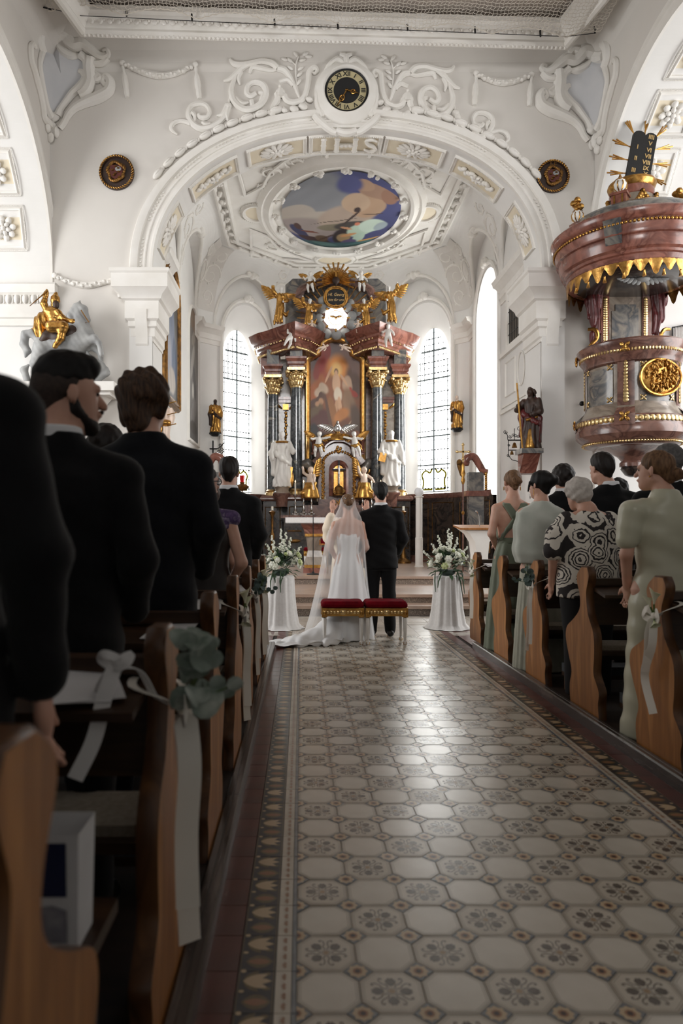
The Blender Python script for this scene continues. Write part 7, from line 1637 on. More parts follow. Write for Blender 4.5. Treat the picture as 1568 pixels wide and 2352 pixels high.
# ================================================================= PULPIT
PCX, PCY = PX(1450, 11.8), 11.8
PS = 11.8/F
pul = thing('pulpit', 'marble pulpit with gilt medallion and broad canopy on the right wall', 'pulpit', (PCX, PCY, PZ(1085, 11.8)))
def rz_(L): return [(r*PS, PZ(y, 11.8)) for r, y in L]
def plathe(name, L, mat, parent=pul, n=40, a0=0, a1=2*PI, fl=None):
    m = MB(); m.lathe(rz_(L), (PCX, PCY, 0), n, a0, a1, fl=fl); return m.build(name, MT[mat], parent, ang=35)
def pang(deg): return -PI/2+math.radians(deg)     # 0 faces the camera, positive to the right
def ppt(deg, rpx, y): a = pang(deg); return V((PCX+rpx*PS*math.cos(a), PCY+rpx*PS*math.sin(a), PZ(y, 11.8)))
# foot, bowl, rims, body
plathe('foot_boss', [(4, 1096), (14, 1092), (24, 1078), (20, 1070), (26, 1064)], 'marble_dark'); plathe('tapered_foot', [(20, 1074), (26, 1072), (26, 1064), (22, 1060), (30, 1050), (46, 1040), (70, 1031), (92, 1024)], 'marble_brown')
plathe('lower_rim', [(88, 1030), (98, 1027), (104, 1020), (112, 1014), (120, 1006), (121, 996), (118, 986)], 'marble_brown'); plathe('lower_band', [(118, 986), (117, 970), (112, 966)], 'marble_brown'); plathe('flared_base', [(112, 966), (106, 955), (99, 945), (97, 936)], 'marble_taupe')
plathe('drum', [(96, 938), (95, 900), (96, 850)], 'marble_taupe'); plathe('upper_rim', [(96, 852), (102, 848), (104, 838), (110, 832), (112, 822), (117, 815), (118, 806), (112, 801), (85, 799)], 'marble_brown'); plathe('floor_plate', [(112, 801), (1, 801)], 'marble_dark')
def ring_beads(name, rpx, y, n, s, mat='gold_pale', el=(1, 1, 1)):
    m = MB()
    for i in range(n):
        a = 2*PI*i/n; m.ell((PCX+rpx*PS*math.cos(a), PCY+rpx*PS*math.sin(a), PZ(y, 11.8)), (s*el[0], s*el[1], s*el[2]), 7, 5, Matrix.Rotation(a, 3, 'Z'))
    return tag(m.build(name, MT[mat], pul), kind='stuff')
ring_beads('gilt_rope_lower', 104, 1023, 110, .022); ring_beads('gilt_rope_upper', 110, 826, 100, .026, el=(.8, .9, 1.4))
m = MB()
for i in range(64):
    a = 2*PI*i/64; c = V((PCX+118.5*PS*math.cos(a), PCY+118.5*PS*math.sin(a), PZ(977, 11.8))); m.lathe([(.030, -.012), (.050, 0), (.030, .012)], c, 10, R=Matrix.Rotation(a, 3, 'Z') @ Matrix.Rotation(PI/2, 3, 'Y'))
tag(m.build('gilt_coin_band', MT['gold_pale'], pul), kind='stuff')
def star(m, c, n_, s):
    n_ = V(n_).normalized(); u = V((-n_.y, n_.x, 0)).normalized(); R = Matrix((u, V((0, 0, 1)), n_)).transposed()
    for i in range(4): m.ell(V(c)+R @ V((s*.55*math.cos(PI/4+i*PI/2), s*.55*math.sin(PI/4+i*PI/2), 0)), (s*.5, s*.3, s*.22), 7, 5, R @ Matrix.Rotation(PI/4+i*PI/2, 3, 'Z'))
    m.ell(V(c), (s*.3, s*.3, s*.3), 7, 5)
for d0 in (-112, -32, 48):
    a = pang(d0); nrm = V((math.cos(a), math.sin(a), 0)); w_ = 10
    m = MB(); m.grid(lambda u, v: ppt(d0-w_+2*w_*u, 99, 945-97*v), 7, 3); m.grid(lambda u, v: ppt(d0-w_+2*w_*u, 121, 990-24*v), 7, 3); m.grid(lambda u, v: ppt(d0-w_+2*w_*u, 120-22*v, 966-20*v), 7, 4); m.build('pilaster_strip', MT['marble_brown'], pul)
    m = MB()
    for k in range(13):
        y = 846+k*7.3; sz = .030+.0012*k; m.lathe([(.012, -.006), (sz, 0), (sz*.8, .010), (.008, .014)], ppt(d0, 100, y), 12, R=Matrix((V((-nrm.y, nrm.x, 0)), V((0, 0, 1)), nrm)).transposed())
    m.build('gilt_coin_chain', MT['gold_pale'], pul)
    for y, r in ((822, 118), (972, 122)): m = MB(); star(m, ppt(d0, r, y), nrm, .10); m.build('gilt_rosette', MT['gold'], pul)
for d0 in (-72, 8):
    m = MB(); m.grid(lambda u, v: ppt(d0-24+48*u, 97.5, 938-80*v), 13, 3); pn = m.build('drum_panel', MT['marble_grey'], pul)
    for dd, y in ((-20, 858), (20, 858), (-20, 930), (20, 930)):
        a = pang(d0+dd); m = MB(); star(m, ppt(d0+dd, 99, y), (math.cos(a), math.sin(a), 0), .06); m.build('gilt_corner_star', MT['gold_pale'], pul)
# relief medallion
a = pang(8); nrm = V((math.cos(a), math.sin(a), 0)); u = V((-nrm.y, nrm.x, 0)); Om = ppt(8, 99, 888); R3 = Matrix((u, V((0, 0, 1)), nrm)).transposed()
m = MB(); m.ell(Om, (.34, .28, .05), 28, 8, R3); med = m.build('medallion', MT['gold'], pul)
m = MB(); m.tube([Om+R3 @ V((.35*math.cos(t), .285*math.sin(t), .03)) for t in np.linspace(0, 2*PI, 36, endpoint=False)], .022, 6, closed=True)
rr = random.Random(5)
for k in range(60):
    t = rr.uniform(0, 2*PI); q = math.sqrt(rr.random())*.9; x, y = .30*q*math.cos(t), .245*q*math.sin(t); m.ell(Om+R3 @ V((x, y, .055)), (.022, .05, .03), 7, 5, R3 @ Matrix.Rotation(rr.uniform(-.5, .5), 3, 'Z')); m.ell(Om+R3 @ V((x, y+.055, .07)), (.018, .02, .02), 6, 5, R3)
m.build('medallion_relief', MT['gold'], med)
# back board, stone plate, gilt strips, carved curtains
YB = 12.45; pbx = lambda px: PX(px, YB); pbz = lambda y: PZ(y, YB)
m = MB(); m.b2((pbx(1378), YB, pbz(812)), (pbx(1500), YB+.3, pbz(672))); m.build('back_board', MT['marble_taupe'], pul)
for x0, x1 in ((1378, 1397), (1474, 1496)): m = MB(); m.b2((pbx(x0), YB-.03, pbz(812)), (pbx(x1), YB+.01, pbz(672))); m.build('back_strip', MT['marble_red'], pul)
m = MB(); pts = [(1404, 715), (1412, 715), (1412, 700), (1460, 700), (1460, 708), (1465, 708), (1465, 786), (1457, 786), (1457, 794), (1416, 794), (1416, 786), (1404, 786)]; m.prism([V((pbx(x), YB-.012, pbz(y))) for x, y in pts], (0, .03, 0)); m.build('stone_plate', MT['marble_grey'], pul)
for px in (1388, 1480):
    m = MB()
    for k in range(22): m.lathe([(.018, -.006), (.038, 0), (.018, .008)], V((pbx(px), YB-.04, pbz(688+k*5.4))), 10, R=RF)
    m.build('gilt_coin_chain', MT['gold_pale'], pul)
M('carved_red', (96, 34, 34), (72, 24, 26), 6, rough=.4)
for s, px in ((-1, 1362), (1, 1512)):
    d = SDF(); x = pbx(px); d.chain([(x-s*.05, YB, pbz(655)), (x, YB, pbz(690)), (x-s*.02, YB, pbz(730)), (x-s*.08, YB-.02, pbz(765))], [.16, .13, .10, .05], .04); d.chain([(x, YB, pbz(768)), (x-s*.03, YB, pbz(800)), (x+s*.02, YB, pbz(818))], [.06, .07, .04], .03); d.chain([(x+s*.0, YB, pbz(655)), (x-s*.25, YB, pbz(648))], [.14, .1], .05)
    cb = d.build('carved_curtain', MT['carved_red'], pul, .018, lambda X, Y, Z: .016*np.sin(X*70+2*np.sin(Z*6)))
    m = MB(); m.tube(cr([V((x+s*.14, YB-.1, pbz(760))), V((x+s*.02, YB-.14, pbz(763))), V((x-s*.02, YB-.12, pbz(780))), V((x+s*.10, YB-.1, pbz(800))), V((x+s*.06, YB-.08, pbz(820)))], 5), [.03, .035, .03, .035, .02], 7); m.build('gilt_fringe', MT['gold'], cb)
# canopy
plathe('canopy_soffit', [(1, 655), (120, 652), (140, 640)], 'marble_dark')
plathe('canopy_cornice', [(138, 650), (142, 645), (142, 634), (147, 632), (147, 626), (153, 622), (156, 612), (158, 604), (158, 598), (163, 596), (163, 588), (166, 582), (166, 569), (170, 567), (174, 561), (176, 553), (176, 549), (172, 545), (160, 543)], 'marble_red', n=56)
ring_beads('canopy_gilt_beading', 168, 574, 130, .026, 'gold', (.7, 1, 1))
for d0 in (-38,):
    m = MB(); m.grid(lambda u, v: ppt(d0-6+12*u, [157, 161, 163, 167, 169, 175][int(v*5+.01)], [612, 604, 592, 585, 574, 564][int(v*5+.01)]), 5, 6); m.build('canopy_cartouche', MT['marble_grey'], pul)
plathe('canopy_dome', [(160, 545), (152, 530), (140, 519), (122, 510), (100, 505), (88, 503)], 'marble_grey', n=48); plathe('canopy_neck', [(92, 505), (78, 501), (62, 493), (52, 482), (47, 468), (45, 440)], 'marble_taupe'); plathe('neck_band', [(46, 462), (48, 460), (48, 446), (45, 440)], 'marble_red'); plathe('neck_rim', [(45, 442), (49, 438), (52, 430), (50, 424), (44, 421), (1, 421)], 'gold')
for d0 in (-75, -25, 25, 75):
    m = MB()
    for k in range(13):
        t = k/12; y = 462+28*math.sin(PI*t); d_ = d0-25+50*t; r = 50+max(0, (y-470)*.35); m.ell(ppt(d_, r+2, y), (.04, .04, .036), 7, 5); m.ell(ppt(d_+2, r+3, y+3), (.03, .03, .03), 6, 4)
    for k in range(4): m.ell(ppt(d0-25, 51+k*.4, 462+k*7), (.03, .03, .035), 7, 5)
    m.build('gilt_garland', MT['gold'], pul)
for d0 in (-38, 78):   # pedestals of the urns on the dome
    b = ppt(d0, 104, 528); m = MB(); m.box(b+V((0, 0, .13)), (.11, .11, .15), math.radians(d0)); m.box(b+V((0, 0, .29)), (.13, .13, .02), math.radians(d0)); m.build('urn_pedestal', MT['marble_red'], pul)
    m = MB(); a = pang(d0); nn_ = V((math.cos(a), math.sin(a), 0))
    for s in (-1, 1): m.box(b+nn_*.115+V((-nn_.y, nn_.x, 0))*.06*s+V((0, 0, .14)), (.012, .012, .12), math.radians(d0))
    star(m, b+nn_*.18+V((0, 0, -.06)), nn_, .10); m.build('gilt_bracket', MT['gold'], pul)
def urn(b, h, label, flowers):
    o = thing('urn', label, 'urn', tuple(b), 'white and gilt urns on the pulpit canopy'); m = MB(); m.lathe([(r*h, z*h) for r, z in ((.16, 0), (.17, .03), (.10, .07), (.12, .10), (.26, .22), (.30, .40), (.24, .52), (.18, .58), (.22, .62))], b, 16, fl=lambda a: .04*math.cos(8*a)); m.build('vase', MT['white_stone'], o)
    m = MB()
    for i in range(8): m.tube([b+V((q*h*math.cos(i*PI/4), q*h*math.sin(i*PI/4), z*h)) for q, z in ((.14, .12), (.27, .22), (.31, .40), (.25, .52))], .012*h/.4, 5)
    m.lathe([(r*h, z*h) for r, z in ((.20, .60), (.24, .62), (.20, .66), (.10, .72), (.06, .80), (.01, .92))] if not flowers else [(.20*h, .60*h), (.25*h, .64*h), (.2*h, .66*h)], b, 14)
    if flowers:
        for k in range(12):
            t = V((.26*h*math.cos(k*2.4)*(k/12), .26*h*math.sin(k*2.4)*(k/12), h*(.8+.45*((k*7) % 5)/5))); m.tube([b+V((0, 0, .62*h)), b+t], .006, 4); m.ell(b+t, (.055, .055, .05), 7, 5)
    m.build('gilding', MT['gold'], o); return o
urn(ppt(-38, 104, 528)+V((0, 0, .312)), .36, 'white and gold ribbed urn on the canopy left of the tablet', False); urn(ppt(78, 104, 528)+V((0, 0, .312)), .36, 'white and gold ribbed urn on the canopy at the right edge', False)
urn(ppt(-72, 150, 548)+V((0, 0, .10)), .32, 'white urn with gilt flowers at the left rim of the canopy', True); urn(ppt(58, 96, 512)+V((0, 0, .02)), .28, 'small gilt flower urn right of the canopy neck', True)
m = MB(); m.box(ppt(-72, 150, 548)+V((0, 0, .04)), (.09, .09, .06), .3); m.build('urn_pedestal', MT['marble_brown'], pul)
# valance with tassels
m = MB(); vs = []; NV = 45
for i in range(NV*4+1):
    d_ = -180+360*i/(NV*4); ph = (i % 6)/6; dep = 12+(18 if int(i/6) % 2 else 27)*(0, .35, .85, 1, .85, .35)[i % 6]
    vs += [ppt(d_, 141, 641), ppt(d_, 140+(.8 if i % 2 else 0), 641+dep*.5), ppt(d_, 139, 641+dep)]
m.add(vs, [(i*3+j, (i+1)*3+j, (i+1)*3+j+1, i*3+j+1) for i in range(NV*4) for j in range(2)]); val = m.build('gilt_valance', MT['gold'], pul, ang=20)
for i in range(NV//1):
    d_ = -180+360*i/NV
    if not -100 < d_ < 100 or i % 1: continue
    if i % 2: continue
    c = ppt(d_+4.5, 140, 676); m = MB(); m.lathe([(.008, .06), (.018, .04), (.014, .03), (.032, -.05), (.001, -.05)], c, 8); m.build('tassel', MT['gold'], val)
m = MB(); b = ppt(10, 40, 655); m.ell(b, (.12, .08, .05)); wing(m, b, b+V((-.35, 0, .05)), .14, n=6); wing(m, b, b+V((.35, 0, .05)), .14, n=6); m.build('carved_dove', MT['grey_stone'], pul)
# tablet of the commandments with rays
TB = V((PCX+8*PS, PCY-.05, PZ(424, 11.8)+.02)); Rt = Matrix.Rotation(.20, 3, 'Y') @ Matrix.Rotation(-.05, 3, 'X')
tb = thing('commandment_tablet', 'black twin tablet with gold Roman numerals crowning the pulpit canopy', 'tablet', tuple(TB)); tf = lambda x, y, z: TB+Rt @ V((x, y, z))
prof_ = [(-.20, 0), (.20, 0), (.20, .80)]+[(.10+.10*math.cos(t), .80+.07*math.sin(t)) for t in np.linspace(.3, PI-.3, 6)]+[(0, .80)]+[(-.10+.10*math.cos(t), .80+.07*math.sin(t)) for t in np.linspace(.3, PI-.3, 6)]+[(-.20, .80)]
m = MB(); m.prism([tf(x, -.03, z) for x, z in prof_], Rt @ V((0, .06, 0))); m.build('tablet', MT['black'], tb)
for tx, x, z in (('I', -.10, .58), ('II', -.10, .38), ('III', -.10, .17), ('IIII', .10, .79), ('V', .10, .675), ('VI', .10, .56), ('VII', .10, .45), ('VIII', .09, .34), ('IX', .10, .24), ('X', .11, .14)):
    put_text(tx, .10, tf(x, -.034, z), Rt @ RF, MT['gold_pale'], tb, 0, .003, 'numeral')
for k, (x, z, an) in enumerate(((0, .90, 90), (-.19, .84, 128), (.19, .84, 58), (-.24, .60, 170), (.24, .64, 22), (-.24, .36, 180), (.24, .38, 8), (-.23, .12, 190), (.23, .14, -14))):
    m = MB()
    for q in (-9, 0, 9):
        t = math.radians(an+q); d = V((math.cos(t), 0, math.sin(t))); L_ = .26 if q == 0 else .21; m.tube([tf(x, .02, z)+Rt @ (d*-.05), tf(x, .02, z)+Rt @ (d*L_*1.1)], [.007, .013], 5)
    m.build('ray_bundle', MT['gold'], tb)
# ================================================================= CLOCK AND MEDALLIONS
CK = W(795, 217, .0); ck = thing('wall_clock', 'round black and gold clock with Roman numerals above the chancel arch', 'clock', tuple(CK)); r = 48.5*UPX
RW = Matrix((V((1, 0, 0)), V((0, 0, 1)), V((0, -1, 0)))).transposed()
m = MB(); m.lathe([(r*1.52, -.02), (r*1.52, .05), (r*1.42, .10), (r*1.30, .12), (r*1.22, .17), (r*1.10, .19), (r*1.04, .16), (r*1.03, .10)], CK, 56, R=RW)
m2 = m.build('clock_surround', MT['stucco'], wall_front, ang=40)
m = MB()    # crest, ears and lower cartouche
for pts, rr in (([(742, 185), (752, 155), (775, 135), (790, 150), (778, 160), (772, 152)], (4, 6, 7, 5, 3)), ([(850, 187), (838, 157), (815, 136), (800, 150), (812, 161), (818, 153)], (4, 6, 7, 5, 3)), ([(790, 150), (793, 130), (780, 124)], (7, 7, 4)), ([(797, 150), (796, 130), (808, 124)], (7, 7, 4)), ([(722, 265), (735, 280), (760, 300), (772, 305)], (8, 9, 8, 6)), ([(868, 266), (855, 281), (830, 300), (818, 305)], (8, 9, 8, 6)), ([(772, 300), (795, 306), (818, 300)], (7, 8, 7)), ([(735, 190), (728, 215), (730, 245), (740, 270)], (6, 7, 7, 6)), ([(856, 190), (863, 216), (860, 246), (850, 270)], (6, 7, 7, 6))): stroke(m, pts, rr, .05)
m.build('clock_crest', MT['stucco'], wall_front)
m = MB(); m.lathe([(r*1.04, .10), (r*1.0, .135), (r*.96, .12), (.001, .12)], CK, 56, R=RW); face = m.build('clock_face', MT['black'], ck, ang=30)
M('clock_ring', (188, 177, 138), (168, 156, 120), 12, rough=.5)
m = MB(); m.lathe([(r*.92, .123), (r*.62, .123)], CK, 56, R=RW, cap=False); m.build('numeral_ring', MT['clock_ring'], ck)
for i, tx in enumerate(('XII', 'I', 'II', 'III', 'IIII', 'V', 'VI', 'VII', 'VIII', 'IX', 'X', 'XI')):
    a = PI/2-i*PI/6; put_text(tx, .115, CK+RW @ V((r*.77*math.cos(a), r*.77*math.sin(a), .126)), RW @ Matrix.Rotation(a-PI/2, 3, 'Z'), MT['black'], ck, 0, .002, 'numeral')
for an, L_, nm in ((-16, .62, 'hour_hand'), (-121, .90, 'minute_hand')):
    t = math.radians(an); d = V((math.cos(t), math.sin(t), 0)); s = V((-d.y, d.x, 0)); m = MB(); f = lambda x, y: CK+RW @ (d*x*r+s*y*r+V((0, 0, .14)))
    m.tube([f(-.05, 0), f(L_*.35, 0)], .012, 5); m.tube([f(L_*(.5+.17*math.cos(q)), .10*math.sin(q)) for q in np.linspace(0, 2*PI, 14, endpoint=False)], .010, 5, closed=True); m.tube([f(L_*.35, 0), f(L_*.66, 0)], .006, 5); m.tube([f(L_*.5, -.1), f(L_*.5, .1)], .006, 5); m.tube([f(L_*.66, 0), f(L_, 0)], [.012, .014, .003], 5); m.ell(CK+RW @ V((0, 0, .14)), (.03, .03, .02)); m.build(nm, MT['gold'], ck)
M('shield_red', (96, 40, 32), (70, 30, 26), 12, rough=.5)
for px, py, rr, lab, right in ((269, 398, 40, 'round gilt coat-of-arms medallion left of the chancel arch', False), (1268, 407, 37.5, 'round coat-of-arms medallion with lettering right of the chancel arch', True)):
    c = W(px, py); r = rr*UPX; o = thing('coat_of_arms_medallion', lab, 'medallion', tuple(c), 'coats of arms flanking the arch')
    m = MB(); m.lathe([(r, .001), (r, .05), (r*.86, .06), (r*.82, .03), (.001, .05)], c, 40, R=RW); m.build('disc', MT['dark_wood_carving'], o)
    for k in range(40):
        t = 2*PI*k/40; 
        if k == 0: m = MB()
        m.ell(c+RW @ V((r*.93*math.cos(t), r*.93*math.sin(t), .062)), (.035, .014, .014), 7, 5, RW @ Matrix.Rotation(t+.9, 3, 'Z'))
    m.build('rope_rim', MT['gold'], o)
    sh = [(-.34, .34), (.34, .34), (.38, 0), (.26, -.34), (0, -.5), (-.26, -.34), (-.38, 0)]; m = MB(); m.prism([c+RW @ V((x*r, y*r, .055)) for x, y in sh], (0, -.03, 0)); m.build('shield', MT['shield_red'], o)
    m = MB()
    for k in range(26):
        t = 2*PI*k/26; m.ell(c+RW @ V((r*(.46+.05*math.sin(5*t))*math.cos(t), r*(.52+.05*math.cos(3*t))*math.sin(t), .075)), (.05, .028, .02), 7, 5, RW @ Matrix.Rotation(t+1.2, 3, 'Z'))
    for k in range(7): m.ell(c+RW @ V((r*.2*math.sin(k*2.4), r*(.25-.1*k), .09)), (.03, .03, .015), 6, 5)
    m.build('gilt_mantling', MT['gold_dark'], o)
    m = MB(); m.ell(c+RW @ V((r*.12, r*.12, .085)), (.06, .05, .01), 8, 5, RW); m.build('charge', MT['grey_stone'], o)
    if right: put_text('J·E', .13, c+RW @ V((0, r*.66, .062)), RW, MT['gold_dark'], o)
# ================================================================= FURNISHINGS
# ---- two velvet stools
def stool(x, y, lab, w_=.456, d=.36, h=.46, z=0.0, grp='red velvet stools of the couple'):
    o = thing('velvet_stool', lab, 'stool', (x, y, z), grp); g = SDF(); g.stack([(x, y, z+h-.055, w_/2, d/2), (x, y, z+h-.02, w_/2+.004, d/2+.004), (x, y, z+h+.015, w_/2-.02, d/2-.02)], .02, pw=9); g.build('cushion', MT['red_velvet'], o, .011)
    m = MB(); zz = z+h-.10; m.box((x, y, zz), (w_/2-.005, d/2-.005, .042)); m.build('apron', MT['gold'], o)
    m = MB()
    for k in range(12): m.ell((x-w_/2+.03+k*(w_-.06)/11, y-d/2, zz), (.020, .010, .022), 7, 5, Matrix.Rotation(.7*(-1)**k, 3, 'Y'))
    m.ell((x, y-d/2, zz), (.035, .014, .03)); m.build('apron_carving', MT['gold_pale'], o)
    for sx in (-1, 1):
        for sy in (-1, 1):
            c = (x+sx*(w_/2-.03), y+sy*(d/2-.03), z); m = MB(); m.lathe([(.012, 0), (.022, .02), (.022, .04), (.012, .055), (.014, .06), (.024, h-.17), (.016, h-.16)], c, 10, fl=lambda a: .06*math.cos(6*a)); lg = m.build('leg', MT['white_stone'], o)
            m = MB(); m.lathe([(.010, 0), (.021, .015), (.022, .035), (.013, .052)], V(c)+V((0, 0, .001)), 10); m.build('leg_foot', MT['gold'], lg); m = MB(); m.box(V(c)+V((0, 0, h-.105)), (.030, .030, .05)); m.ell(V(c)+V((0, sy*.03, h-.105)), (.02, .01, .03)); m.build('leg_block', MT['gold'], lg)
stool(PX(784, 7.72), 7.62, 'red velvet stool with gilt apron directly behind the bride'); stool(PX(881, 7.72), 7.62, 'red velvet stool with gilt apron directly behind the groom')
stool(PX(723, 14.3), 14.3, 'small red cushioned stool behind the free-standing altar', .46, .36, .46, .4, 'sanctuary seating')
# ---- flower arrangements on draped pedestals
M('petal_white', (240, 240, 230), (226, 228, 208), 20, rough=.6); M('petal_green', (190, 204, 138), (214, 220, 170), 12, rough=.6); M('leaf_green', (66, 92, 58), (46, 70, 46), 14, rough=.55); M('leaf_dark', (50, 66, 58), (74, 90, 80), 14, rough=.6)
def arrangement(px, lab1, lab2, seed):
    Y = 8.8; X = PX(px, Y); hz = PZ(1322, Y); r = random.Random(seed)
    m = MB(); N = 72; fo = lambda a: .05*math.sin(11*a+seed)+.03*math.sin(19*a); m.lathe([(.001, hz), (.155, hz), (.165, hz-.015)], (X, Y, 0), N); m.lathe([(.165, hz-.015), (.172, hz*.7), (.195, hz*.35), (.225, .06), (.27, .012), (.30, .006)], (X, Y, 0), N, fl=fo); m.lathe([(.17, 0), (.15, hz-.02)], (X, Y, 0), 16)
    tag(m.build('draped_pedestal', MT['linen'], ang=60), lab1, 'pedestal', 'draped flower pedestals')
    o = thing('flower_arrangement', lab2, 'flowers', (X, Y, hz), 'white altar flowers'); c = V((X, Y, hz))
    m = MB(); m.lathe([(.06, 0), (.10, .03), (.10, .07), (.05, .08)], c, 12); m.build('bowl', MT['leaf_dark'], o)
    for k in range(120):
        a = r.uniform(0, 2*PI); el = r.uniform(-.75, 1.2); q = r.uniform(.10, .27); p_ = c+V((q*math.cos(a)*math.cos(el)*1.05, q*math.sin(a)*math.cos(el)*.8, .13+q*math.sin(el)*.9)); m = MB(); d = (p_-c-V((0, 0, .08))).normalized(); s = d.cross(V((0, 0, 1))).normalized(); L_ = r.uniform(.07, .13); w_ = r.uniform(.018, .034)
        m.add([p_-d*L_*.5, p_+s*w_, p_+d*L_*.5-V((0, 0, .02)), p_-s*w_, p_+V((0, 0, .012))], [(0, 1, 4), (1, 2, 4), (2, 3, 4), (3, 0, 4)]); m.build('leaf', MT['leaf_green' if k % 3 else 'leaf_dark'], o, ang=60)
    for k in range(30):
        a = r.uniform(0, 2*PI); el = r.uniform(.0, 1.3); q = r.uniform(.22, .29); p_ = c+V((q*math.cos(a)*math.cos(el), q*math.sin(a)*math.cos(el)*.85, .12+q*math.sin(el)*.85)); s = r.uniform(.028, .05); m = MB()
        n_ = (p_-c-V((0, 0, .1))).normalized(); R = n_.to_track_quat('Z', 'Y').to_matrix()
        for ri, (nn, rr, ti) in enumerate(((6, .75, .9), (5, .45, .5), (3, .2, .2))):
            for i in range(nn): t = 2*PI*(i+.4*ri)/nn; m.ell(p_+R @ V((s*rr*math.cos(t), s*rr*math.sin(t), s*.25*ri)), (s*.5, s*.42, s*.14), 7, 4, R @ Matrix.Rotation(t, 3, 'Z') @ Matrix.Rotation(-ti, 3, 'Y'))
        m.build('blossom', MT['petal_green' if k % 4 == 0 else 'petal_white'], o, ang=80)
    for k in range(9):      # tall stock spikes
        a = [2.6, 2.2, 1.9, 1.55, 1.2, .75, .5, 2.9, 1.4][k]; L_ = [.42, .38, .44, .50, .42, .40, .34, .30, .46][k]; tip = c+V((L_*math.cos(a)*.85, r.uniform(-.1, .06), .10+L_*math.sin(a))); m = MB(); b = c.lerp(tip, .25)
        m.tube([b, tip], .004, 5); m.build('stem', MT['leaf_green'], o); m = MB()
        for j in range(16): t = .35+.65*j/16; m.ell(b.lerp(tip, t)+V((r.uniform(-.022, .022), r.uniform(-.022, .022), 0))*(1.4-t), (.017*(1.4-t)+.004, .017*(1.4-t)+.004, .014), 6, 4)
        m.build('flower_spike', MT['petal_white'], o, ang=80)
    for k in range(5):
        a = r.uniform(PI, 2*PI); m = MB(); p_ = c+V((.18*math.cos(a), .15*math.sin(a), .06)); m.tube([c+V((0, 0, .06)), p_, p_+V((.02*k-.05, -.02, -.12)), p_+V((.03*k-.06, -.02, -.20-.03*k))], [.005, .009, .009, .004], 5); m.build('trailing_stem', MT['leaf_green'], o)
arrangement(645, 'white draped pedestal under the flowers left of the bride', 'tall white and green flowers left of the bride', 3); arrangement(1027, 'white draped pedestal under the flowers right of the groom', 'tall white and green flowers right of the groom', 8)
# ---- free-standing altar
YV = 13.6; X = PX(722, YV); fa = thing('free_standing_altar', 'small marble altar table with lace cloth behind the bride', 'altar', (X, YV, .4)); zt_ = PZ(1190, YV)
m = MB(); m.b2((X-.22, YV-.2, .4), (X+.22, YV+.2, .50)); m.build('base', MT['marble_red'], fa); m = MB(); m.b2((X-.20, YV-.19, .50), (X+.20, YV+.19, .56)); m.build('gilt_band', MT['gold'], fa); m = MB(); m.b2((X-.19, YV-.18, PZ(1232, YV)), (X+.19, YV+.18, PZ(1226, YV))); m.build('gilt_band', MT['gold'], fa)
m = MB(); z0, z1 = .56, PZ(1232, YV); L4 = lambda w_, z: [V((X+sx*w_, YV+sy*w_*.9, z)) for sx, sy in ((-1, -1), (1, -1), (1, 1), (-1, 1))]; secs = [(.21, z0), (.16, z0+.15), (.13, (z0+z1)/2), (.165, z1)]
for (wa, za), (wb, zb) in zip(secs, secs[1:]):
    a, b = L4(wa, za), L4(wb, zb); [m.quad(a[i], a[(i+1) % 4], b[(i+1) % 4], b[i]) for i in range(4)]
m.build('pillar', MT['marble_taupe'], fa); m = MB(); secs = [(.19, PZ(1226, YV)), (.21, PZ(1216, YV)), (.26, PZ(1206, YV)), (.27, PZ(1200, YV))]
for (wa, za), (wb, zb) in zip(secs, secs[1:]):
    a, b = L4(wa, za), L4(wb, zb); [m.quad(a[i], a[(i+1) % 4], b[(i+1) % 4], b[i]) for i in range(4)]
m.build('pillar_head', MT['marble_red'], fa); m = MB(); m.b2((X-.54, YV-.34, PZ(1200, YV)), (X+.54, YV+.34, zt_)); m.build('table_slab', MT['marble_red'], fa)
m = MB(); m.b2((X-.56, YV-.36, zt_), (X+.56, YV+.36, zt_+.006)); nz_ = 56
for i in range(nz_): x0 = X-.56+1.12*i/nz_; x1 = x0+1.12/nz_; m.add([V((x0, YV-.362, zt_+.006)), V((x1, YV-.362, zt_+.006)), V((x1, YV-.366, zt_-.085)), V(((x0+x1)/2, YV-.367, zt_-.11)), V((x0, YV-.366, zt_-.085))], [(0, 1, 2, 3, 4)])
tag(m.build('altar_cloth', MT['linen'], ang=0), 'white lace-edged cloth on the free-standing altar', 'cloth')
m = MB(); m.tube([V((PX(719, 13.0), 13.0, .42)), V((PX(719, 13.0), 13.0, PZ(1182, 13.0)))], .008, 6); ms = thing('microphone_stand', 'thin dark microphone stand before the free-standing altar', 'microphone stand', (PX(719, 13), 13.0, .4)); m.build('pole', MT['iron'], ms); m = MB(); m.lathe([(.12, .40), (.12, .415), (.03, .43), (.012, .46)], (PX(719, 13), 13.0, 0), 16); m.build('foot', MT['black'], ms)
ml = thing('missal_stand', 'wooden stand with a red-ribboned open missal beside the altar', 'book stand', (PX(752, 13.3), 13.3, .4)); b = WL[ml]; zb = PZ(1246, 13.3)
m = MB(); m.box((b.x, b.y, zb), (.16, .12, .012), R=Matrix.Rotation(.3, 3, 'X')); m.build('desk', MT['oak'], ml); m = MB(); m.tube([V((b.x, b.y, .4)), V((b.x, b.y, zb))], .015, 6); m.build('post', MT['gold_dark'], ml); m = MB(); m.box((b.x, b.y-.01, zb+.03), (.13, .10, .02), R=Matrix.Rotation(.3, 3, 'X')); m.build('missal', MT['red_velvet'], ml)
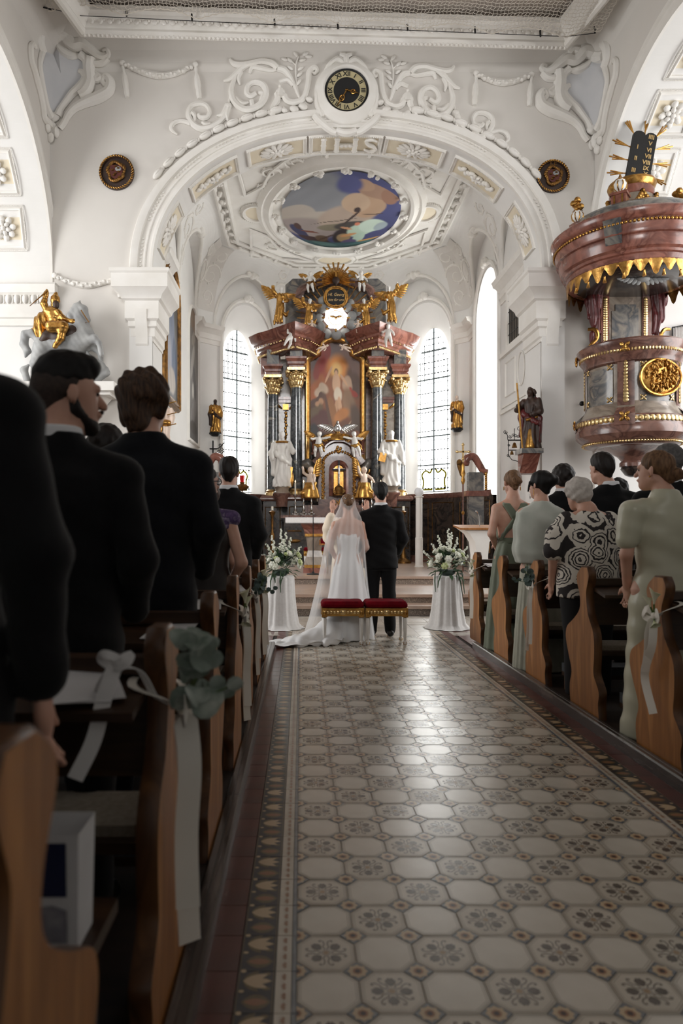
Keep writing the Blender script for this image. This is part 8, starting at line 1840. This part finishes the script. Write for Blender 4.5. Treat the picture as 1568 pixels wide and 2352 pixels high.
# ---- globe post, processional cross, ambo
X, Y = PX(962, 15.6), 15.6; gp = thing('globe_lamp_post', 'slender white post topped by a white globe right of the altar', 'lamp', (X, Y, .4)); m = MB(); m.lathe([(.10, .4), (.10, .42), (.085, .43), (.085, 1.05), (.075, 1.06), (.075, PZ(1143, Y)), (.10, PZ(1142, Y)), (.10, PZ(1140, Y)), (.05, PZ(1139, Y))], (X, Y, 0), 20); m.build('post', MT['stucco'], gp); m = MB(); m.ell((X, Y, PZ(1130, Y)), (.105, .105, .105), 20, 14); m.build('globe', MT['shirt'], gp, ang=80)
X, Y = PX(1063, 13.9), 13.9; pc = thing('processional_cross', 'processional cross with gilt knop on a red staff', 'cross', (X, Y, .4)); m = MB(); m.tube([V((X, Y, .4)), V((X, Y, PZ(1108, Y)))], .017, 8); m.build('staff', MT['marble_brown'], pc)
m = MB(); m.lathe([(.02, PZ(1112, Y)), (.045, PZ(1104, Y)), (.025, PZ(1096, Y)), (.05, PZ(1088, Y)), (.03, PZ(1078, Y)), (.035, PZ(1070, Y)), (.015, PZ(1064, Y))], (X, Y, 0), 12); m.build('knop', MT['gold'], pc); m = MB(); m.lathe([(.02, PZ(1182, Y)), (.035, PZ(1178, Y)), (.02, PZ(1174, Y))], (X, Y, 0), 10); m.build('knop', MT['gold'], pc)
m = MB(); zc = PZ(1040, Y); m.box((X, Y, zc-.02), (.016, .012, .17)); m.box((X, Y, zc+.02), (.11, .012, .016))
for dx, dz in ((0, .16), (-.115, .02), (.115, .02), (0, -.12)): m.ell((X+dx, Y, zc+dz), (.03, .018, .03)); m.ell((X+dx*1.25, Y, zc+dz*1.2), (.014, .012, .014))
m.build('crucifix', MT['gold_pale'], pc)
X, Y = PX(1098, 10.9), 10.9; ab = thing('ambo', 'curved white ambo with wooden desk top and gooseneck microphone', 'lectern', (X, Y, .26)); f = lambda dx, y: (X+dx, PZ(y, Y))
m = MB(); L_ = [(-.30, 1213), (-.18, 1226), (-.10, 1245), (-.075, 1275), (-.075, 1400), (.10, 1400), (.10, 1275), (.12, 1245), (.20, 1226), (.32, 1213)]; m.prism([V((*f(dx, y)[:1], Y-.2, max(f(dx, y)[1], .26))) for dx, y in L_], (0, .4, 0)); m.build('stem', MT['stucco'], ab, ang=30); m = MB(); m.box((X, Y, PZ(1211, Y)), (.34, .25, .014), R=Matrix.Rotation(.10, 3, 'X')); m.build('desk', MT['oak'], ab)
m = MB(); m.tube(cr([V((X+.02, Y, PZ(1209, Y))), V((X+.015, Y, PZ(1190, Y))), V((X-.01, Y, PZ(1178, Y))), V((X-.05, Y-.05, PZ(1174, Y)))], 4), [.007, .006, .006, .011], 6); m.build('microphone', MT['silver'], ab)
# ---- marble wainscot and choir-stall ends
for sd, pts in (('right', [V((2.75, 18.4, .4)), V((3.9, 17.3, .4)), V((4.42, 16.0, .4))]), ('left', [V((-2.62, 16.0, .4)), V((-2.1, 17.3, .4)), V((-.95, 18.4, .4))])):
    wz = PZ(1133, 17.3); o = thing('choir_panelling', 'dark marble choir panelling on the %s of the altar' % sd, 'panelling', tuple((pts[0]+pts[-1])/2), 'choir panelling'); m = MB(); m.sweep([p+V((0, 0, 0)) for p in pts], [(0, 0), (0, wz-.5), (-.1, wz-.5), (-.1, 0)]); m.build('panel_body', MT['marble_dark'], o)
    m = MB(); m.sweep([p+V((0, 0, wz-.5)) for p in pts], [(-.14, 0), (.03, 0), (.06, .05), (.06, .12), (-.14, .14)]); m.build('panel_cornice', MT['marble_brown'], o); m = MB(); m.sweep(pts, [(0, 0), (.04, 0), (.04, .15), (0, .17)]); m.build('panel_plinth', MT['marble_brown'], o)
    for a, b in zip(pts, pts[1:]):
        for k in range(2):
            d = (b-a); n_ = d.normalized().cross(V((0, 0, 1))); q = [a+d*t+n_*.01+V((0, 0, z)) for t, z in ((.08+.46*k, .3), (.46+.46*k, .3), (.46+.46*k, wz-.62), (.08+.46*k, wz-.62))]; m = MB(); m.sweep(q, [(-.01, 0), (0, .015), (.01, 0)], up=n_, closed=True); m.build('gilt_moulding', MT['gold_dark'], o)
for sd, px, s in (('right', 1092, 1), ('left', 487, -1)):
    Y = 14.6; X = PX(px, Y); o = thing('choir_stall_end', 'scrolled red marble choir stall end at the %s' % sd, 'stall', (X, Y, .4), 'choir stall ends'); zt_ = PZ(1052, Y); m = MB(); m.b2((X-.15, Y-.05, .4), (X+.16, Y+.15, PZ(1085, Y))); m.build('panel', MT['marble_grey'], o)
    m = MB(); pr_ = cr([V((X+s*.24, Y, PZ(1085, Y))), V((X+s*.16, Y, PZ(1082, Y))), V((X+s*.08, Y, PZ(1068, Y))), V((X-s*.04, Y, zt_+.03)), V((X-s*.17, Y, zt_)), V((X-s*.21, Y, zt_-.09)), V((X-s*.14, Y, zt_-.12))], 4); m.tube(pr_, [.07, .07, .075, .08, .085, .08, .05], 8); m.build('scroll_top', MT['marble_red'], o, ang=50); m = MB(); m.b2((X-.22, Y-.10, PZ(1140, Y)), (X+.26, Y+.18, PZ(1128, Y))); m.build('ledge', MT['marble_red'], o, ang=50)
    m = MB()
    for k in range(8): m.ell((X+s*.20, Y-.06, PZ(1088+k*5, Y)), (.03, .03, .035))
    m.build('gilt_drop', MT['gold'], o)
    d = SDF(); d.ell((X-s*.34, Y, PZ(1062, Y)), (.06, .06, .07), .02); d.rc((X-s*.34, Y-.05, PZ(1062, Y)), (X-s*.40, Y-.08, PZ(1066, Y)), .03, .02, .02); d.rc((X-s*.34, Y, PZ(1070, Y)), (X-s*.28, Y, PZ(1090, Y)), .05, .05, .03); d.build('carved_head', MT['gold_dark'], o, .016)
# ---- statues on brackets
def bracket(o, b, r, mat='iron', h=.10): m = MB(); m.lathe([(r*.55, -h), (r*.8, -h*.6), (r, -h*.35), (r, 0)], b, 8); m.build('bracket', MT[mat], o)
b = P(494, 994, 19.12); o = figure('saint_statue', 'gilt-robed saint statue on the wall left of the left window', 'statue', b, .92, 'gold', 'dark_wood_carving', headm='dark_wood_carving', cloak='dark_wood_carving', res=.015, yaw=.5); bracket(o, b, .17)
b = P(1049, 984, 19.0); o = figure('saint_statue', 'gilt-robed bearded saint statue on the wall right of the right window', 'statue', b, .90, 'gold', 'dark_wood_carving', headm='flesh_stone', cloak='dark_wood_carving', res=.015, yaw=-.5); bracket(o, b, .17)
b = P(1218, 1032, 12.75); o = figure('saint_statue', 'dark carved saint with staff and broad hat on the right pilaster', 'statue', b, 1.12, 'dark_wood_carving', 'dark_wood_carving', cloak='carved_red', res=.015, yaw=-.7, arms=[[(-.13, 0, .78), (-.19, -.05, .66), (-.14, -.14, .72)], [(.13, 0, .78), (.18, -.05, .60), (.06, -.13, .55)]])
m = MB(); m.tube([b+V((-.20, -.16, 0)), b+V((-.30, -.16, 1.18))], .016, 6); m.build('staff', MT['gold'], o); m = MB(); m.lathe([(.12, -.012), (.12, .012), (.06, .03), (.05, .07), (.001, .08)], b+V((.04, .05, 1.04)), 16, R=Matrix.Rotation(1.1, 3, 'Y')); m.build('hat', MT['dark_wood_carving'], o)
d = SDF(); d.rc(b+V((-.04, -.1, .04)), b+V((-.02, -.08, .32)), .09, .06, .03); d.rc(b+V((-.1, -.12, .52)), b+V((.08, -.10, .58)), .03, .03, .02); d.build('gilt_boot', MT['gold'], o, .015)
m = MB(); m.b2((b.x-.22, 12.55, b.z-.09), (b.x+.17, 12.95, b.z)); m.build('bracket_slab', MT['marble_grey'], o); m = MB(); m.prism([V((b.x-.17, y, b.z-.09-z)) for y, z in ((12.95, 0), (12.6, 0), (12.68, .12), (12.82, .28), (12.84, .34), (12.95, .36))], (.30, 0, 0)); m.build('bracket_console', MT['marble_red'], o)
b = P(380, 1018, 12.7); o = figure('saint_statue', 'pale saint statue with gilt loincloth and arrows behind the wavy-haired man', 'statue', b, .78, 'flesh_stone', 'flesh_stone', res=.016, hem=.10); m = MB(); m.ell(b+V((0, -.03, .36)), (.13, .10, .07)); m.ell(b+V((-.1, -.05, .26)), (.06, .05, .10))
for k in range(3): m.tube([b+V((.05, -.1, .3+.2*k)), b+V((.22, -.16, .33+.2*k))], .010, 5)
m.build('gilding', MT['gold'], o); bracket(o, b, .15, 'stucco')
# ---- mounted knight on rearing horse
YS = 12.56; sg = thing('equestrian_statue', 'gilded knight on a rearing grey horse over a dragon, on the left wall', 'statue', tuple(P(160, 880, YS))); U = YS/F
def chain(d, pts, rs, y=0.0, k=.04): d.chain([tuple(P(px, py, YS)+V((0, y+(q[0] if q else 0), 0))) for px, py, *q in pts], [r_*U for r_ in rs], k)
d = SDF(); chain(d, [(105, 797), (140, 790), (178, 786), (196, 774)], [25, 25, 27, 22]); chain(d, [(192, 768), (186, 745), (180, 722), (178, 708)], [23, 17, 13, 10]); chain(d, [(178, 706), (190, 712), (201, 735)], [11, 11, 7]); chain(d, [(182, 700), (184, 690)], [4, 2]); chain(d, [(190, 790), (222, 782, -.05), (232, 792, -.05), (238, 818, -.05)], [16, 9, 6, 6], -.08); chain(d, [(188, 796), (210, 795), (228, 808), (230, 830)], [14, 8, 6, 6], .06); chain(d, [(100, 802), (84, 838), (92, 858), (86, 880)], [22, 12, 7, 7], -.06); chain(d, [(108, 802), (118, 845), (108, 862), (114, 880)], [20, 11, 7, 7], .08); chain(d, [(88, 782), (72, 765), (58, 768), (55, 790), (63, 806), (58, 820)], [7, 8, 9, 9, 8, 3]); chain(d, [(170, 712), (163, 730), (168, 752)], [6, 8, 6], -.05)
d.build('horse', MT['grey_stone'], sg, .02, lambda X, Y, Z: .003*np.sin(X*60+Z*40))
d = SDF(); chain(d, [(118, 778), (140, 778), (170, 770), (194, 768)], [20, 22, 20, 9], -.04); chain(d, [(112, 778), (98, 800)], [10, 8], -.14); d.build('saddle_cloth', MT['dark_wood_carving'], sg, .02)
d = SDF(); chain(d, [(128, 758), (126, 738), (122, 722)], [16, 15, 17]); chain(d, [(110, 716), (103, 700), (108, 678), (110, 670)], [8, 7, 5, 4], -.05); chain(d, [(136, 720), (150, 736), (172, 742), (192, 742)], [8, 6, 5, 4], -.08); chain(d, [(130, 760), (156, 760), (151, 785), (138, 804)], [14, 12, 8, 6], -.26); chain(d, [(126, 700), (127, 690)], [9, 11]); chain(d, [(127, 682), (129, 672)], [8, 3]); d.build('knight_armour', MT['gold'], sg, .018, lambda X, Y, Z: .004*np.sin(Z*90))
d = SDF(); chain(d, [(110, 712, .08), (94, 735, .08), (88, 760, .06), (100, 780, .0)], [12, 17, 17, 9]); d.build('cape', MT['gold'], sg, .02, lambda X, Y, Z: .012*np.sin(X*60+Z*12))
d = SDF(); chain(d, [(130, 700), (130, 705)], [8, 7], -.04); d.build('face', MT['dark_wood_carving'], sg, .016)
m = MB(); m.tube([P(108, 668, YS-.1), P(68, 703, YS-.15)], [.016, .006], 5); m.tube([P(192, 742, YS-.1), P(204, 740, YS-.1), P(186, 712, YS-.12)], .010, 5); m.build('sword_and_bridle', MT['gold_dark'], sg)
d = SDF(); chain(d, [(90, 872), (140, 870), (200, 866), (225, 845), (210, 830), (196, 842)], [10, 14, 18, 17, 10, 6]); chain(d, [(222, 868), (244, 856), (246, 845)], [12, 8, 3]); chain(d, [(206, 822), (200, 808)], [6, 3]); chain(d, [(62, 872), (55, 850), (66, 838)], [8, 8, 3]); d.build('dragon', MT['grey_stone'], sg, .022)
m = MB(); x0, x1 = PX(58, YS), PX(268, YS); zs_ = PZ(881, YS); m.b2((x0, 12.35, zs_-.16), (x1, 12.95, zs_)); m.b2((x0+.1, 12.45, zs_-.22), (x1-.1, 12.95, zs_-.16)); m.lathe([(.30, zs_-.75), (.34, zs_-.7), (.34, zs_-.62), (.55, zs_-.3), (.62, zs_-.22)], (PX(165, YS), 12.9, 0), 24, PI, 2*PI, fl=lambda a: .02*math.cos(30*a)); m.build('wall_console', MT['stucco'], wall_front, ang=35)
# ---- pictures on the chancel walls
def wallpic(name, lab, wallx, ya, yb, za, zb, n_, blobs, bg, arched, frame):
    s = 1 if wallx < 0 else -1; o = thing(name, lab, 'painting', (wallx, (ya+yb)/2, za)); hw = (yb-ya)/2
    def top(u): return zb if not arched else zb-hw*.9+hw*.9*math.sqrt(max(1-(2*u-1)**2, 0))
    painting('canvas', o, lambda u, v: V((wallx+s*(.06 if frame else .015), ya+(yb-ya)*u, za+(top(u)-za)*v)), 40, 90, blobs, bg, .5, .06, 11)
    pts = [V((wallx, ya, za)), V((wallx, ya, top(0)))]+[V((wallx, ya+(yb-ya)*u, top(u))) for u in np.linspace(.04, .96, 17)]+[V((wallx, yb, top(1))), V((wallx, yb, za))]
    m = MB(); m.sweep(pts, [(.04, 0), (.04, .08), (-.02, .11), (-.05, .07), (-.10, .12), (-.14, .06), (-.14, 0)] if frame else [(0, 0), (-.02, .05), (-.08, .06), (-.11, 0)], up=(s, 0, 0), closed=True); m.build('frame', MT['gold_dark' if frame else 'stucco'], o, ang=40)
GY = [(60, 62, 66), (110, 112, 116), (90, 88, 86), (70, 64, 60)]
wallpic('gilt_framed_painting', 'tall gilt-framed dark painting on the left chancel wall', -2.8, 14.15, 15.55, 4.0, 6.8, 1, [(.5, .75, .15, .08, 0, (190, 170, 140)), (.5, .5, .2, .25, 0, (120, 130, 150)), (.3, .3, .15, .2, .3, (150, 150, 160)), (.7, .3, .2, .2, 0, (60, 80, 110)), (.5, .15, .3, .1, 0, (170, 160, 150))], GY, True, True)
wallpic('arched_fresco', 'narrow arched grey fresco panel on the left chancel wall', -2.8, 17.35, 19.0-.08, 3.55, 6.95, 1, [(.5, .78, .2, .05, .2, (150, 140, 130)), (.4, .6, .25, .08, .5, (170, 165, 160)), (.6, .45, .2, .1, -.4, (90, 88, 90)), (.45, .38, .1, .06, 0, (200, 196, 190)), (.5, .22, .3, .08, .2, (140, 138, 138)), (.5, .1, .4, .05, 0, (80, 78, 78)), (.5, .92, .3, .08, 0, (120, 96, 74))], [(88, 86, 86), (130, 128, 126), (110, 106, 102), (98, 84, 72)], True, False)
o = thing('window_4', None, None, (4.6, 14.8, 5.2), kind='structure'); m = MB(); ya, yb, za, zb = 14.25, 15.35, 5.25, 6.55; pts = [V((4.58, ya, za)), V((4.58, ya, zb))]+[V((4.58, (ya+yb)/2-.55*math.cos(t), zb+.5*math.sin(t))) for t in np.linspace(.2, PI-.2, 9)]+[V((4.58, yb, zb)), V((4.58, yb, za))]
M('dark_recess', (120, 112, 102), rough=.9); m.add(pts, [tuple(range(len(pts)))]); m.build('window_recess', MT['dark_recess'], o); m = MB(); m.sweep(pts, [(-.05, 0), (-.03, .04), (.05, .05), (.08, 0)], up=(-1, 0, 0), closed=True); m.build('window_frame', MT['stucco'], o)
m = MB(); [m.tube([V((4.56, ya+.12*k, za)), V((4.56, ya+.12*k, zb+.3))], .008, 4) for k in range(1, 9)]; [m.tube([V((4.56, ya, za+.25*k)), V((4.56, yb, za+.25*k))], .008, 4) for k in range(1, 6)]; m.build('window_grille', MT['iron'], o)
m = MB()    # relief panel under the oratory window
for z0, z1, e in ((5.12, 5.22, .07), (3.85, 3.93, .05), (3.98, 4.02, .03)): m.b2((4.6-e, 14.0, z0), (4.6, 15.9, z1))
m.sweep([V((4.6, y, z)) for y, z in ((14.9, 4.2), (14.9, 4.95), (15.6, 4.95), (15.6, 4.2))], [(-.02, 0), (0, .03), (.02, 0)], up=(-1, 0, 0), closed=True); m.tube([V((4.59, 14.5+.22*math.cos(t), 4.6+.35*math.sin(t))) for t in np.linspace(0, 2*PI, 20)], .02, 5); m.build('stucco_relief_panel', MT['stucco'], CW[4])
# ---- wrought iron
ir = thing('bell_rack', 'black wrought-iron rack with three brass bells by the right pilaster', 'bells', tuple(P(1180, 1060, 13.9)))
m = MB(); q = lambda L_: [P(x, y, 13.9) for x, y in L_]
for L_, r in (([(1166, 1011), (1196, 1011)], .014), ([(1168, 1034), (1196, 1034)], .010), ([(1196, 980), (1196, 1068)], .013), ([(1166, 1011), (1165, 1000), (1160, 992)], .008), ([(1167, 1011), (1167, 1046), (1175, 1056), (1190, 1060), (1196, 1066)], .008)): m.tube(q(L_), r, 6)
for cx, cy, r, s in ((1171, 1003, 4, 1), (1190, 1003, 4, -1), (1160, 992, 5, 1), (1192, 985, 6, -1), (1168, 1022, 3, 1), (1167, 1046, 4, 1), (1178, 1000, 4, -1), (1184, 1000, 4, 1), (1194, 996, 4, 1)): m.tube(q(spiral(cx, cy, r, .8, 0, s*1.3, 12)), .007, 5)
m.tube(q([(1181, 1010), (1181, 984)]), .007, 5); m.build('iron_frame', MT['iron'], ir)
for px, py, s in ((1181, 1017, 1), (1175, 1036, .72), (1188, 1036, .72)): m = MB(); m.lathe([(.055*s, -.10*s), (.045*s, -.07*s), (.034*s, -.03*s), (.022*s, 0), (.001, .01*s)], P(px, py, 13.9), 12); m.build('bell', MT['gold_dark'], ir)
ib = thing('iron_bracket', 'black iron cross bracket with vine scrolls left of the left window', 'bracket', tuple(P(490, 1060, 19.3))); m = MB(); q = lambda L_: [P(x, y, 19.3) for x, y in L_]
for L_, r in (([(489, 1012), (489, 1062)], .022), ([(478, 1031), (498, 1031)], .022), (cr([V((498, 1031, 0)), V((507, 1026, 0)), V((516, 1014, 0))], 4), .014), (cr([V((490, 1050, 0)), V((504, 1047, 0)), V((514, 1036, 0))], 4), .014)): m.tube(q([p_[:2] for p_ in L_]), r, 6)
for cx, cy in ((497, 1041), (503, 1036), (509, 1031), (506, 1022)): m.tube(q(spiral(cx, cy, 4.5, 1, 0, 1.2, 12)), .011, 5)
m.build('ironwork', MT['iron'], ib)
sl = thing('sanctuary_lamp', 'red glass sanctuary lamp on a gilt stand before the left window', 'lamp', tuple(P(556, 1128, 16))); m = MB(); c = P(556, 1128, 16); m.lathe([(.04, 0), (.13, .05), (.16, .10), (.12, .14), (.05, .17), (.07, .20)], c, 14); m.tube([c, V((c.x, c.y, .4))], .02, 6); m.build('lamp_bowl', MT['gold_dark'], sl); m = MB(); m.lathe([(.05, .20), (.055, .28), (.06, .36)], c, 14); m.build('red_glass', MT['red_glass'], sl)
m = MB(); m.ell(P(1336, 927, 12.6), (.045, .045, .045), 14, 10); m.tube([P(1336, 927, 12.6), P(1336, 929, 12.95)], .012, 6); tag(m.build('wall_camera', MT['iron'], ang=60), 'small dark globe fitting on the wall left of the pulpit drum', 'camera')
m = MB(); m.grid(lambda u, v: P(1546+40*u, 752-6*u+52*v, 12.85)+V((0, .02*math.sin(u*40), 0)), 40, 4); cu = thing('grey_curtain', 'grey curtain on a black rod at the right edge', 'curtain', tuple(P(1560, 804, 12.85))); m.build('cloth', MT['linen'], cu); m = MB(); m.tube([P(1544, 800, 12.84), P(1544, 752, 12.84), P(1590, 744, 12.84)], .014, 6); m.build('rod', MT['iron'], cu)
